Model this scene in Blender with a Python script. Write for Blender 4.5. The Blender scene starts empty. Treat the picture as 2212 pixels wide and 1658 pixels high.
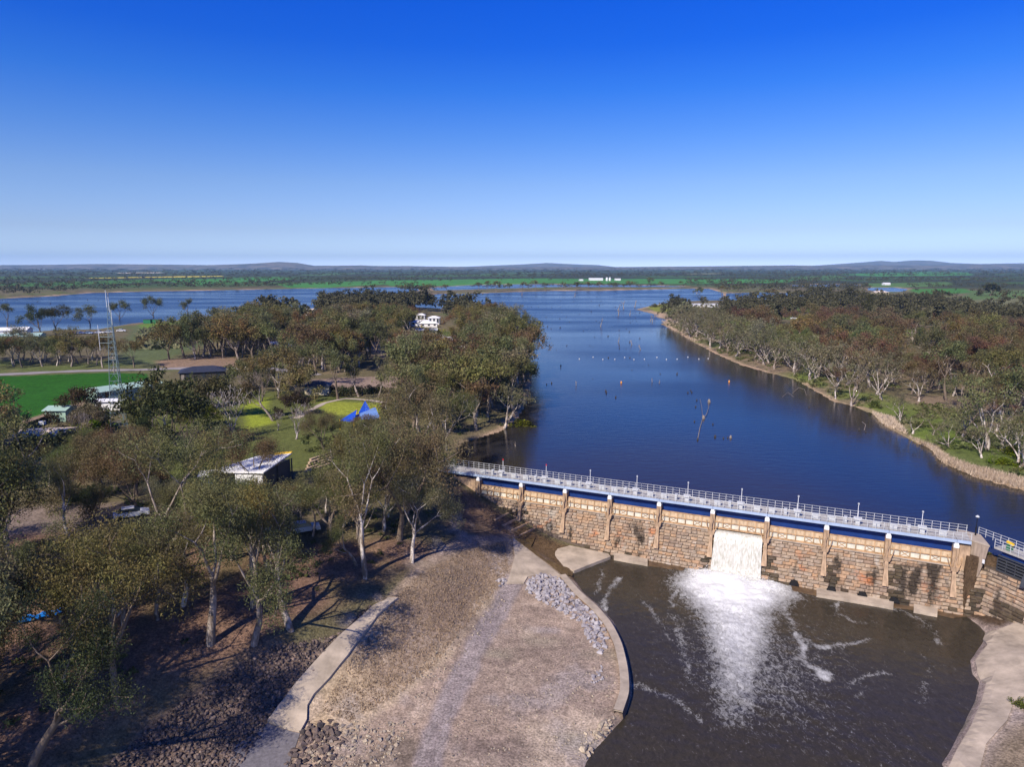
import bpy, bmesh, math, random
import numpy as np
from mathutils import Vector, noise as mnoise
from mathutils.geometry import tessellate_polygon
R = math.radians
rng = np.random.default_rng(7)
random.seed(7)
S = bpy.context.scene
COL = S.collection

# ------------------------------------------------------------------ camera, sky, sun, exposure
CAM_H = 36.0
FPX, CXP, CYP = 1475.0, 1106.0, 829.0           # focal length and centre on a 2212 x 1658 picture
PITCH = math.atan((CYP - 577) / FPX)
cam = bpy.data.cameras.new('camera')
camo = bpy.data.objects.new('camera', cam)
COL.objects.link(camo)
cam.sensor_width = 36.0
cam.lens = 36.0 * FPX / 2212.0
cam.clip_start = 0.5
cam.clip_end = 60000
camo.location = (0, 0, CAM_H)
camo.rotation_euler = (math.pi / 2 - PITCH, 0, 0)
S.camera = camo

SUN_EL, SUN_AZ = R(41), R(216)                  # azimuth clockwise from +Y: behind the camera, to its left
sun_dir = Vector((math.sin(SUN_AZ) * math.cos(SUN_EL), math.cos(SUN_AZ) * math.cos(SUN_EL), math.sin(SUN_EL)))
W = bpy.data.worlds.new('World')
S.world = W
W.use_nodes = True
wn, wl = W.node_tree.nodes, W.node_tree.links
wn.clear()
wout = wn.new('ShaderNodeOutputWorld')
wbg = wn.new('ShaderNodeBackground')
sky = wn.new('ShaderNodeTexSky')
sky.sky_type = 'NISHITA'
sky.sun_disc = False
sky.sun_elevation = SUN_EL
sky.sun_rotation = SUN_AZ
sky.altitude = 200
sky.air_density = 1.0
sky.dust_density = 0.3
sky.ozone_density = 3.0
tc = wn.new('ShaderNodeTexCoord')
sep = wn.new('ShaderNodeSeparateXYZ')
ramp = wn.new('ShaderNodeValToRGB')
mul = wn.new('ShaderNodeMix')
mul.data_type = 'RGBA'
mul.blend_type = 'MULTIPLY'
mul.inputs[0].default_value = 1.0
wl.new(tc.outputs['Generated'], sep.inputs[0])
wl.new(sep.outputs['Z'], ramp.inputs[0])
el = ramp.color_ramp.elements
SKY_TINT = [(0.0, (1.05, 1.3, 2.3)), (0.014, (0.66, 0.8, 1.25)), (0.05, (0.5257, 0.5852, 0.8864)), (0.114, (0.438, 0.5388, 0.8336)), (0.174, (0.251, 0.4575, 0.89)), (0.232, (0.0933, 0.3694, 0.9626)), (0.286, (0.0217, 0.2836, 1.0193)), (0.336, (0.0026, 0.2659, 1.0854)), (0.6, (0.0, 0.22, 0.85)), (1.0, (0.0, 0.16, 0.68))]
while len(el) < len(SKY_TINT): el.new(0.5)
for e, (p, c) in zip(el, SKY_TINT):
    e.position = p
for e, (p, c) in zip(el, SKY_TINT):
    e.position, e.color = p, (*c, 1)
wl.new(sky.outputs[0], mul.inputs[6])
wl.new(ramp.outputs[0], mul.inputs[7])
wl.new(mul.outputs[2], wbg.inputs[0])
wbg.inputs[1].default_value = 0.12
wl.new(wbg.outputs[0], wout.inputs[0])

sl = bpy.data.lights.new('sun', 'SUN')
sl.energy = 5.0
sl.angle = R(0.53)
sl.color = (1.0, 0.89, 0.73)
so = bpy.data.objects.new('sun', sl)
so.location = (-40, -40, 120)
so.rotation_euler = sun_dir.to_track_quat('Z', 'Y').to_euler()
COL.objects.link(so)
S.view_settings.view_transform = 'Standard'
S.view_settings.look = 'None'
S.view_settings.exposure = 0.40
S.view_settings.gamma = 1.0
S.view_settings.use_curve_mapping = False
S.render.engine = 'CYCLES'
S.cycles.max_bounces = 6
S.cycles.diffuse_bounces = 2
S.cycles.glossy_bounces = 3
S.cycles.transmission_bounces = 3
S.cycles.volume_bounces = 1
S.cycles.caustics_reflective = False
S.cycles.caustics_refractive = False
S.cycles.use_denoising = True
S.cycles.use_adaptive_sampling = False

# ------------------------------------------------------------------ small helpers
def un(x, y, z):
    r = (x - CXP) / FPX
    u = -(y - CYP) / FPX
    d = (r, math.cos(PITCH) + u * math.sin(PITCH), -math.sin(PITCH) + u * math.cos(PITCH))
    t = (z - CAM_H) / d[2]
    return d[0] * t, d[1] * t

def lin(r, g, b):
    f = lambda c: c / 12.92 if c <= 0.04045 else ((c + 0.055) / 1.055) ** 2.4
    return (f(r / 255), f(g / 255), f(b / 255))

def tag(o, label=None, cat=None, group=None, kind=None):
    if label: o['label'] = label
    if cat: o['category'] = cat
    if group: o['group'] = group
    if kind: o['kind'] = kind
    return o

ORG = {}
def thing(name, label, cat, loc, group=None):
    o = bpy.data.objects.new(name, None)
    o.empty_display_size = 0.5
    o.location = loc
    COL.objects.link(o)
    ORG[o] = tuple(loc)
    return tag(o, label, cat, group)

def mesh_np(name, v, f, n=4):
    """v (N,3) array, f (M,n) array -> mesh"""
    me = bpy.data.meshes.new(name)
    v = np.asarray(v, dtype=np.float32)
    f = np.asarray(f, dtype=np.int32)
    me.vertices.add(len(v))
    me.vertices.foreach_set('co', v.ravel())
    me.loops.add(f.size)
    me.loops.foreach_set('vertex_index', f.ravel())
    me.polygons.add(len(f))
    me.polygons.foreach_set('loop_start', np.arange(0, f.size, n, dtype=np.int32))
    me.update(calc_edges=True)
    return me

def link(name, me, parent=None, mat=None, loc=None):
    o = bpy.data.objects.new(name, me)
    if mat and not me.materials:
        me.materials.append(mat)
    if parent: o.parent = parent
    if loc is not None: o.location = loc
    COL.objects.link(o)
    return o

class MB:
    def __init__(s): s.v = []; s.f = []
    def add(s, vs, fs):
        b = len(s.v)
        s.v += [tuple(p) for p in vs]
        s.f += [tuple(i + b for i in q) for q in fs]
    def hexa(s, p):     # 8 points: bottom ring 0-3, top ring 4-7
        s.add(p, [(3, 2, 1, 0), (4, 5, 6, 7), (0, 1, 5, 4), (1, 2, 6, 5), (2, 3, 7, 6), (3, 0, 4, 7)])
    def box(s, c, sz, rz=0.0):
        ca, sa = math.cos(rz), math.sin(rz)
        p = []
        for dz in (-1, 1):
            for dx, dy in ((-1, -1), (1, -1), (1, 1), (-1, 1)):
                x, y = dx * sz[0] / 2, dy * sz[1] / 2
                p.append((c[0] + x * ca - y * sa, c[1] + x * sa + y * ca, c[2] + dz * sz[2] / 2))
        s.hexa(p)
    def tube(s, path, rad, n=6, cap=True):
        path = [Vector(p) for p in path]
        if not hasattr(rad, '__len__'): rad = [rad] * len(path)
        b = len(s.v)
        for i, p in enumerate(path):
            d = (path[min(i + 1, len(path) - 1)] - path[max(i - 1, 0)]).normalized()
            x = d.cross(Vector((0, 0, 1)))
            if x.length < 1e-3: x = d.cross(Vector((0, 1, 0)))
            x.normalize(); y = d.cross(x)
            for k in range(n):
                a = 2 * math.pi * k / n
                s.v.append(tuple(p + (x * math.cos(a) + y * math.sin(a)) * rad[i]))
        for i in range(len(path) - 1):
            for k in range(n):
                k2 = (k + 1) % n
                s.f.append((b + i * n + k, b + i * n + k2, b + (i + 1) * n + k2, b + (i + 1) * n + k))
        if cap:
            s.f.append(tuple(b + k for k in range(n))[::-1])
            s.f.append(tuple(b + (len(path) - 1) * n + k for k in range(n)))
    def prism(s, poly, z0, z1):
        n = len(poly)
        vs = [(x, y, z0) for x, y in poly] + [(x, y, z1) for x, y in poly]
        fs = [tuple(range(n))[::-1], tuple(range(n, 2 * n))]
        for i in range(n):
            j = (i + 1) % n
            fs.append((i, j, n + j, n + i))
        s.add(vs, fs)
    def build(s, name, mat, parent=None, smooth=False, kind=None):
        me = bpy.data.meshes.new(name)
        o0 = ORG.get(parent, (0, 0, 0))
        me.from_pydata([(x - o0[0], y - o0[1], z - o0[2]) for x, y, z in s.v], [], s.f)
        me.update()
        bm = bmesh.new(); bm.from_mesh(me)
        bmesh.ops.recalc_face_normals(bm, faces=bm.faces)
        bm.to_mesh(me); bm.free()
        if smooth: me.polygons.foreach_set('use_smooth', [True] * len(me.polygons))
        o = link(name, me, parent, mat)
        ORG[o] = o0
        if kind: o['kind'] = kind
        return o

class Frame:
    """s along, t across (positive to the front), z up"""
    def __init__(s, o, a, n): s.o = o; s.a = a; s.n = n
    def P(s, u, t, z): return (s.o[0] + s.a[0] * u + s.n[0] * t, s.o[1] + s.a[1] * u + s.n[1] * t, z)
    def box(s, mb, u0, u1, t0, t1, z0, z1):
        mb.hexa([s.P(u0, t1, z0), s.P(u1, t1, z0), s.P(u1, t0, z0), s.P(u0, t0, z0),
                 s.P(u0, t1, z1), s.P(u1, t1, z1), s.P(u1, t0, z1), s.P(u0, t0, z1)])
    def ang(s): return math.atan2(s.a[1], s.a[0])
    def st(s, x, y):
        dx, dy = x - s.o[0], y - s.o[1]
        return dx * s.a[0] + dy * s.a[1], dx * s.n[0] + dy * s.n[1]

# ------------------------------------------------------------------ materials
def newmat(name):
    m = bpy.data.materials.new(name)
    m.use_nodes = True
    return m, m.node_tree.nodes, m.node_tree.links, m.node_tree.nodes['Principled BSDF']

def N(nodes, t, **kw):
    n = nodes.new(t)
    for k, v in kw.items():
        if k in ('data_type', 'blend_type', 'attribute_name', 'attribute_type', 'operation', 'feature'): setattr(n, k, v)
        else: n.inputs[k.replace('_', ' ')].default_value = v
    return n

def noisy(name, c, rough=0.8, scale=2.0, amt=0.35, c2=None, bump=0.0, detail=5, spec=0.3, metal=0.0, stretch=None):
    """procedural material: colour broken up by two octaves of object-space noise"""
    m, n, l, b = newmat(name)
    co = n.new('ShaderNodeTexCoord')
    src = co.outputs['Object']
    if stretch:
        mp = n.new('ShaderNodeMapping'); mp.inputs['Scale'].default_value = stretch
        l.new(src, mp.inputs[0]); src = mp.outputs[0]
    t = N(n, 'ShaderNodeTexNoise', Scale=scale, Detail=detail, Roughness=0.65)
    l.new(src, t.inputs['Vector'])
    r = n.new('ShaderNodeValToRGB')
    k = c2 or tuple(x * (1 - amt) for x in c)
    r.color_ramp.elements[0].position = 0.33; r.color_ramp.elements[0].color = (*k, 1)
    r.color_ramp.elements[1].position = 0.66; r.color_ramp.elements[1].color = (*[min(1, x * (1 + amt * 0.4)) for x in c], 1)
    l.new(t.outputs[0], r.inputs[0])
    l.new(r.outputs[0], b.inputs['Base Color'])
    b.inputs['Roughness'].default_value = rough
    b.inputs['Specular IOR Level'].default_value = spec
    b.inputs['Metallic'].default_value = metal
    if bump:
        bp = N(n, 'ShaderNodeBump', Strength=bump, Distance=0.1)
        l.new(t.outputs[0], bp.inputs['Height']); l.new(bp.outputs[0], b.inputs['Normal'])
    return m

M = {}
M['concrete'] = noisy('concrete', (0.40, 0.335, 0.275), scale=0.6, amt=0.3, bump=0.2)
M['concrete_pale'] = noisy('concrete_pale', (0.45, 0.375, 0.30), scale=0.45, amt=0.38, bump=0.4, detail=8)
M['pier'] = noisy('pier_concrete', (0.45, 0.315, 0.21), scale=1.1, amt=0.5, bump=0.15, stretch=(1.5, 1.5, 0.5))
M['abutment'] = noisy('abutment_concrete', (0.34, 0.27, 0.22), scale=0.9, amt=0.4, stretch=(3, 3, 0.5))
M['steel_tan'] = noisy('tan_steel', (0.45, 0.285, 0.155), rough=0.6, scale=1.8, amt=0.5)
M['gate_white'] = noisy('gate_panel', (0.62, 0.59, 0.50), rough=0.6, scale=1.2, amt=0.2, stretch=(2, 2, 0.4))
M['gate_tan'] = noisy('gate_tan', (0.44, 0.325, 0.21), rough=0.6, scale=1.2, amt=0.45, stretch=(2, 2, 0.5))
M['girder'] = noisy('blue_girder', (0.008, 0.035, 0.17), rough=0.45, scale=0.7, amt=0.2)
M['fascia'] = noisy('pale_blue_steel', (0.34, 0.43, 0.60), rough=0.4, scale=0.7, amt=0.15)
M['deck'] = noisy('deck_grating', (0.40, 0.385, 0.365), rough=0.6, scale=3, amt=0.25)
M['galv'] = noisy('galvanised_steel', (0.50, 0.52, 0.55), rough=0.4, scale=4, amt=0.15)
M['white'] = noisy('white_paint', (0.74, 0.75, 0.78), rough=0.5, scale=3, amt=0.1)
M['cream'] = noisy('cream_wall', (0.62, 0.56, 0.40), rough=0.7, scale=1, amt=0.12)
M['dark'] = noisy('dark_opening', (0.012, 0.012, 0.014), rough=0.9, scale=2, amt=0.2)
M['darksteel'] = noisy('dark_steel', (0.055, 0.06, 0.075), rough=0.5, scale=2, amt=0.3)
M['black'] = noisy('black_paint', (0.012, 0.012, 0.018), rough=0.4, scale=2, amt=0.2)
M['red'] = noisy('red_lamp', (0.55, 0.03, 0.03), rough=0.4, scale=2, amt=0.1)
M['orange'] = noisy('orange_plastic', (0.75, 0.30, 0.05), rough=0.5, scale=2, amt=0.1)
M['yellow'] = noisy('yellow_paint', (0.75, 0.48, 0.03), rough=0.5, scale=2, amt=0.12)
M['roof_white'] = noisy('white_roof', (0.78, 0.79, 0.83), rough=0.45, scale=0.6, amt=0.1)
M['roof_green'] = noisy('green_roof', (0.33, 0.47, 0.42), rough=0.5, scale=0.5, amt=0.12)
M['wall_green'] = noisy('green_shed_wall', (0.30, 0.44, 0.36), rough=0.6, scale=0.8, amt=0.12)
M['roof_pink'] = noisy('pale_roof', (0.66, 0.55, 0.46), rough=0.6, scale=0.4, amt=0.18)
M['roof_dark'] = noisy('dark_roof', (0.035, 0.04, 0.06), rough=0.5, scale=0.6, amt=0.2)
M['roof_red'] = noisy('red_roof', (0.30, 0.075, 0.05), rough=0.6, scale=0.6, amt=0.2)
M['roof_grey'] = noisy('grey_roof', (0.50, 0.52, 0.56), rough=0.5, scale=0.6, amt=0.15)
M['blue'] = noisy('blue_cloth', (0.012, 0.075, 0.50), rough=0.7, scale=1, amt=0.2)
M['lightblue'] = noisy('pale_blue_cloth', (0.12, 0.22, 0.48), rough=0.7, scale=1, amt=0.2)
M['tarp'] = noisy('blue_tarpaulin', (0.015, 0.22, 0.72), rough=0.5, scale=2.5, amt=0.6, bump=0.6)
M['log'] = noisy('timber_sleeper', (0.42, 0.31, 0.22), rough=0.85, scale=2, amt=0.35)
M['wood'] = noisy('grey_timber', (0.32, 0.28, 0.24), rough=0.9, scale=3, amt=0.35)
M['deadwood'] = noisy('dead_wood', (0.30, 0.25, 0.21), rough=0.9, scale=3, amt=0.4)
M['deadwood_dark'] = noisy('wet_dead_wood', (0.06, 0.05, 0.045), rough=0.8, scale=3, amt=0.4)
M['glass'] = noisy('window_glass', (0.03, 0.04, 0.05), rough=0.15, scale=1, amt=0.2, spec=0.6)
M['fence_dark'] = noisy('dark_fence', (0.05, 0.045, 0.04), rough=0.8, scale=1.5, amt=0.3)
M['green_paint'] = noisy('green_paint', (0.02, 0.16, 0.07), rough=0.5, scale=2, amt=0.15)
M['tower'] = noisy('tower_steel', (0.20, 0.27, 0.27), rough=0.4, scale=1, amt=0.15)
M['track'] = noisy('gravel_track', (0.285, 0.25, 0.265), rough=0.95, scale=1.6, amt=0.22, bump=0.3)
M['gravel_dark'] = noisy('dark_gravel', (0.165, 0.155, 0.175), rough=0.95, scale=3.0, amt=0.3, bump=0.4)
M['road'] = noisy('bitumen_road', (0.27, 0.245, 0.255), rough=0.9, scale=0.3, amt=0.2)
M['path'] = noisy('park_path', (0.42, 0.36, 0.30), rough=0.9, scale=0.5, amt=0.2)

def island_mat(name, cols, rough=0.85, bump=0.3, scale=2.5, stain=None, stain_scale=0.35):
    """stones and rocks: every piece takes its own colour from the list"""
    m, n, l, b = newmat(name)
    g = n.new('ShaderNodeNewGeometry'); oi = n.new('ShaderNodeObjectInfo')
    ad = N(n, 'ShaderNodeMath', operation='ADD'); fr = N(n, 'ShaderNodeMath', operation='FRACT')
    l.new(g.outputs['Random Per Island'], ad.inputs[0]); l.new(oi.outputs['Random'], ad.inputs[1]); l.new(ad.outputs[0], fr.inputs[0])
    r = n.new('ShaderNodeValToRGB'); r.color_ramp.interpolation = 'LINEAR'
    e = r.color_ramp.elements
    while len(e) < len(cols): e.new(0.5)
    for i, c in enumerate(cols):
        e[i].position = i / (len(cols) - 1); e[i].color = (*c, 1)
    l.new(fr.outputs[0], r.inputs[0])
    t = N(n, 'ShaderNodeTexNoise', Scale=scale, Detail=5.0, Roughness=0.7)
    l.new(g.outputs['Position'], t.inputs['Vector'])
    mr = N(n, 'ShaderNodeMapRange'); mr.inputs[1].default_value = 0.3; mr.inputs[2].default_value = 0.7
    mr.inputs[3].default_value = 0.6; mr.inputs[4].default_value = 1.2
    l.new(t.outputs[0], mr.inputs[0])
    mx = N(n, 'ShaderNodeMix', data_type='RGBA', blend_type='MULTIPLY'); mx.inputs[0].default_value = 1
    l.new(r.outputs[0], mx.inputs[6]); l.new(mr.outputs[0], mx.inputs[7])
    out = mx.outputs[2]
    for sc, ssc, lo, hi in (stain or []):
        t2 = N(n, 'ShaderNodeTexNoise', Scale=1.0, Detail=4.0, Roughness=0.6)
        mp = n.new('ShaderNodeMapping'); mp.inputs['Scale'].default_value = ssc
        l.new(g.outputs['Position'], mp.inputs[0]); l.new(mp.outputs[0], t2.inputs['Vector'])
        m2 = N(n, 'ShaderNodeMapRange'); m2.inputs[1].default_value = lo; m2.inputs[2].default_value = hi
        l.new(t2.outputs[0], m2.inputs[0])
        x2 = N(n, 'ShaderNodeMix', data_type='RGBA'); l.new(m2.outputs[0], x2.inputs[0])
        l.new(out, x2.inputs[6]); x2.inputs[7].default_value = (*sc, 1)
        out = x2.outputs[2]
    l.new(out, b.inputs['Base Color'])
    b.inputs['Roughness'].default_value = rough; b.inputs['Specular IOR Level'].default_value = 0.25
    bp = N(n, 'ShaderNodeBump', Strength=bump, Distance=0.08)
    l.new(t.outputs[0], bp.inputs['Height']); l.new(bp.outputs[0], b.inputs['Normal'])
    return m

M['stone'] = island_mat('dam_stone', [(0.42, 0.275, 0.175), (0.37, 0.28, 0.205), (0.41, 0.315, 0.23), (0.28, 0.21, 0.165), (0.44, 0.285, 0.175), (0.39, 0.315, 0.25), (0.32, 0.25, 0.195), (0.37, 0.285, 0.21)],
    stain=[((0.22, 0.165, 0.13), (0.9, 0.9, 0.3), 0.56, 0.72), ((0.05, 0.038, 0.028), (0.42, 0.42, 0.14), 0.565, 0.66), ((0.46, 0.42, 0.37), (0.6, 0.6, 0.2), 0.60, 0.74), ((0.46, 0.165, 0.06), (0.22, 0.22, 0.3), 0.60, 0.72)])
M['stone_wet'] = island_mat('wet_mossy_stone', [(0.075, 0.055, 0.04), (0.11, 0.085, 0.055), (0.055, 0.045, 0.032), (0.15, 0.115, 0.08)], rough=0.5)
M['basalt'] = island_mat('basalt_boulder', [(0.045, 0.036, 0.038), (0.10, 0.078, 0.075), (0.17, 0.125, 0.11), (0.055, 0.047, 0.05), (0.24, 0.18, 0.155), (0.075, 0.06, 0.062)])
M['rubble'] = island_mat('grey_rubble', [(0.30, 0.285, 0.32), (0.40, 0.38, 0.41), (0.24, 0.22, 0.25), (0.36, 0.33, 0.35)])
M['palerock'] = island_mat('pale_rock', [(0.42, 0.34, 0.26), (0.22, 0.19, 0.18), (0.48, 0.40, 0.30), (0.13, 0.115, 0.115)])

def leaf_mat(name, vary=0.45):
    m, n, l, b = newmat(name)
    g = n.new('ShaderNodeNewGeometry'); oi = n.new('ShaderNodeObjectInfo')
    mr = N(n, 'ShaderNodeMapRange'); mr.inputs[3].default_value = 1.12 * (1 - vary); mr.inputs[4].default_value = 1.12 * (1 + vary)
    l.new(g.outputs['Random Per Island'], mr.inputs[0])
    t = N(n, 'ShaderNodeTexNoise', Scale=0.35, Detail=2.0)
    l.new(g.outputs['Position'], t.inputs['Vector'])
    hs = n.new('ShaderNodeHueSaturation'); hs.inputs['Saturation'].default_value = 1.18
    hm = N(n, 'ShaderNodeMapRange'); hm.inputs[1].default_value = 0.3; hm.inputs[2].default_value = 0.7
    hm.inputs[3].default_value = 0.47; hm.inputs[4].default_value = 0.53
    l.new(t.outputs[0], hm.inputs[0]); l.new(hm.outputs[0], hs.inputs['Hue'])
    l.new(mr.outputs[0], hs.inputs['Value']); l.new(oi.outputs['Color'], hs.inputs['Color'])
    l.new(hs.outputs[0], b.inputs['Base Color'])
    b.inputs['Roughness'].default_value = 0.6; b.inputs['Specular IOR Level'].default_value = 0.25
    tr = n.new('ShaderNodeBsdfTranslucent'); l.new(hs.outputs[0], tr.inputs[0])
    ms = n.new('ShaderNodeMixShader'); ms.inputs[0].default_value = 0.28
    out = n['Material Output']
    l.new(b.outputs[0], ms.inputs[1]); l.new(tr.outputs[0], ms.inputs[2]); l.new(ms.outputs[0], out.inputs[0])
    return m
M['leaf'] = leaf_mat('gum_leaves')

def bark_mat(name):
    m, n, l, b = newmat(name)
    g = n.new('ShaderNodeNewGeometry'); oi = n.new('ShaderNodeObjectInfo')
    t = N(n, 'ShaderNodeTexNoise', Scale=1.4, Detail=4.0, Roughness=0.7)
    mp = n.new('ShaderNodeMapping'); mp.inputs['Scale'].default_value = (1.5, 1.5, 0.4)
    l.new(g.outputs['Position'], mp.inputs[0]); l.new(mp.outputs[0], t.inputs['Vector'])
    mr = N(n, 'ShaderNodeMapRange'); mr.inputs[1].default_value = 0.42; mr.inputs[2].default_value = 0.62
    l.new(t.outputs[0], mr.inputs[0])
    x = N(n, 'ShaderNodeMix', data_type='RGBA'); x.inputs[6].default_value = (0.15, 0.115, 0.09, 1)
    l.new(mr.outputs[0], x.inputs[0]); l.new(oi.outputs['Color'], x.inputs[7])
    l.new(x.outputs[2], b.inputs['Base Color']); b.inputs['Roughness'].default_value = 0.85
    b.inputs['Specular IOR Level'].default_value = 0.2
    return m
M['bark'] = bark_mat('gum_bark')

# far woods: one colour range, no object colour needed
def wood_mat(name, c1, c2):
    m, n, l, b = newmat(name)
    g = n.new('ShaderNodeNewGeometry')
    t = N(n, 'ShaderNodeTexNoise', Scale=0.03, Detail=4.0)
    l.new(g.outputs['Position'], t.inputs['Vector'])
    ad = N(n, 'ShaderNodeMath', operation='MULTIPLY_ADD'); ad.inputs[1].default_value = 0.5
    l.new(g.outputs['Random Per Island'], ad.inputs[0]); l.new(t.outputs[0], ad.inputs[2])
    r = n.new('ShaderNodeValToRGB')
    r.color_ramp.elements[0].position = 0.4; r.color_ramp.elements[0].color = (*c1, 1)
    r.color_ramp.elements[1].position = 0.95; r.color_ramp.elements[1].color = (*c2, 1)
    l.new(ad.outputs[0], r.inputs[0]); l.new(r.outputs[0], b.inputs['Base Color'])
    b.inputs['Roughness'].default_value = 0.8; b.inputs['Specular IOR Level'].default_value = 0.1
    return m
M['farwood'] = wood_mat('far_wood_leaves', (0.030, 0.033, 0.020), (0.085, 0.080, 0.045))
M['drygrass'] = wood_mat('dry_grass', (0.20, 0.145, 0.105), (0.40, 0.30, 0.215))
M['reed'] = wood_mat('reed_stems', (0.36, 0.27, 0.20), (0.56, 0.46, 0.36))
M['vine'] = wood_mat('vine_leaves', (0.10, 0.10, 0.055), (0.17, 0.17, 0.09))

# ------------------------------------------------------------------ the dam's axis
d0, d1 = un(985, 1020, 2.2), un(2085, 1170, 2.2)
_l = math.hypot(d1[0] - d0[0], d1[1] - d0[1])
DA = ((d1[0] - d0[0]) / _l, (d1[1] - d0[1]) / _l)
DF = Frame(d0, DA, (DA[1], -DA[0]))
PIERS = [4.07, 11.79, 19.25, 26.46, 33.97, 41.64, 48.98, 56.50, 63.83, 71.35]
# the wing weir turns towards the camera at the right end
WO = un(2124, 1225, -1.0)
_e = un(2212, 1262, -1.0)
_w = math.hypot(_e[0] - WO[0], _e[1] - WO[1])
WA = ((_e[0] - WO[0]) / _w, (_e[1] - WO[1]) / _w)
WF = Frame(WO, WA, (WA[1], -WA[0]))

# ------------------------------------------------------------------ terrain function
def fbm(x, y, sc, oct=4, seed=0):
    """cheap vectorised value noise"""
    out = np.zeros_like(x, dtype=float); amp = 1.0; tot = 0
    for o in range(oct):
        fx, fy = x / sc * 2 ** o + 17.3 * o + seed, y / sc * 2 ** o + 9.1 * o + seed * 2
        ix, iy = np.floor(fx), np.floor(fy)
        ux, uy = fx - ix, fy - iy
        ux, uy = ux * ux * (3 - 2 * ux), uy * uy * (3 - 2 * uy)
        def hsh(a, b):
            q = np.sin(a * 127.1 + b * 311.7 + seed * 3.7) * 43758.5453
            return q - np.floor(q)
        v = (hsh(ix, iy) * (1 - ux) + hsh(ix + 1, iy) * ux) * (1 - uy) + (hsh(ix, iy + 1) * (1 - ux) + hsh(ix + 1, iy + 1) * ux) * uy
        out += amp * (v - 0.5) * 2; tot += amp; amp *= 0.5
    return out / tot

def sdf(X, Y, poly):
    """signed distance to a polygon, negative inside"""
    p = np.asarray(poly, float)
    d = np.full(X.shape, 1e18); ins = np.zeros(X.shape, bool)
    for i in range(len(p)):
        a, b = p[i], p[(i + 1) % len(p)]
        e = b - a
        w0, w1 = X - a[0], Y - a[1]
        t = np.clip((w0 * e[0] + w1 * e[1]) / max(e @ e, 1e-12), 0, 1)
        d = np.minimum(d, (w0 - e[0] * t) ** 2 + (w1 - e[1] * t) ** 2)
        c = (a[1] > Y) != (b[1] > Y)
        if b[1] != a[1]:
            ins ^= c & (X < (b[0] - a[0]) * (Y - a[1]) / (b[1] - a[1]) + a[0])
    return np.where(ins, -1, 1) * np.sqrt(d)

def line_d(X, Y, pts):
    d = np.full(X.shape, 1e18)
    for a, b in zip(pts[:-1], pts[1:]):
        ex, ey = b[0] - a[0], b[1] - a[1]
        t = np.clip(((X - a[0]) * ex + (Y - a[1]) * ey) / (ex * ex + ey * ey + 1e-12), 0, 1)
        d = np.minimum(d, (X - a[0] - ex * t) ** 2 + (Y - a[1] - ey * t) ** 2)
    return np.sqrt(d)

def sm(a, b, x):
    t = np.clip((x - a) / (b - a), 0, 1)
    return t * t * (3 - 2 * t)

def zpoly(pts, z=0.0): return [un(x, y, z) for x, y in pts]

LAKE = zpoly([(955, 1012), (978, 985), (1000, 958), (1040, 946), (1085, 932), (1118, 906), (1138, 872), (1148, 830), (1148, 790), (1132, 752),
    (1100, 722), (1060, 702), (1010, 680), (960, 668), (900, 666), (800, 668), (700, 670), (600, 672), (520, 676), (450, 684), (410, 690), (330, 696),
    (285, 699), (200, 714), (130, 713), (60, 720), (-60, 728), (-400, 760), (-400, 660), (-60, 650), (0, 646), (120, 640), (200, 633), (330, 630), (450, 628), (600, 625),
    (700, 623), (800, 621.5), (900, 620), (905, 628), (860, 635), (852, 638), (880, 640), (960, 635), (1040, 634), (1120, 631), (1200, 628.5),
    (1300, 628.5), (1400, 626), (1470, 624), (1530, 624), (1560, 633), (1560, 650), (1480, 652), (1420, 658), (1372, 669), (1400, 676), (1424, 681), (1417, 684),
    (1440, 692), (1428, 701), (1462, 718), (1500, 741), (1550, 767), (1600, 789), (1660, 806), (1715, 820), (1760, 845),
    (1800, 868), (1848, 880), (1886, 896), (1900, 914), (1955, 946), (2010, 972), (2030, 996), (2100, 1030), (2212, 1062)]) + [
    (100, 98), (140, 85), (140, 40), (64, 40), (63.5, 60), (62.5, 76), (61.3, 82), DF.P(72, -2.5, 0)[:2], DF.P(3, -2.5, 0)[:2]]
CHANNEL = zpoly([(930, 622), (1010, 617), (1120, 614.5), (1250, 615.5), (1400, 617), (1480, 619), (1480, 621), (1380, 621.5), (1200, 622), (1080, 625), (1000, 627), (940, 629)])
LAGOON = zpoly([(1570, 634), (1640, 632), (1770, 634), (1850, 640), (1840, 650), (1720, 652), (1570, 649)])
POND = zpoly([(1872, 622), (1930, 621.5), (1962, 625), (1950, 631), (1900, 631), (1876, 627)])
POND2 = zpoly([(1700, 617), (1790, 614), (1868, 616), (1830, 619), (1740, 620)])
PENINSULA_SPIT = None
WATERS = [LAKE, CHANNEL, LAGOON, POND, POND2]
POOL = zpoly([(1236, 1236), (1238, 1250), (1258, 1280), (1292, 1310), (1322, 1345), (1345, 1395), (1357, 1450), (1360, 1500), (1345, 1545), (1305, 1595), (1278, 1625), (1262, 1658)], -7) + [
    (3, 44), (0, 34), (0, 10), (40, 10), (37, 40)] + zpoly([(2045, 1658), (2068, 1620), (2098, 1570), (2120, 1515), (2129, 1476), (2110, 1458), (2104, 1432), (2131, 1397), (2141, 1372), (2118, 1352), (2075, 1330)], -7) + [
    DF.P(70.5, 0.5, 0)[:2], DF.P(34, 0.5, 0)[:2], DF.P(28, 1.9, 0)[:2]]

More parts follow.
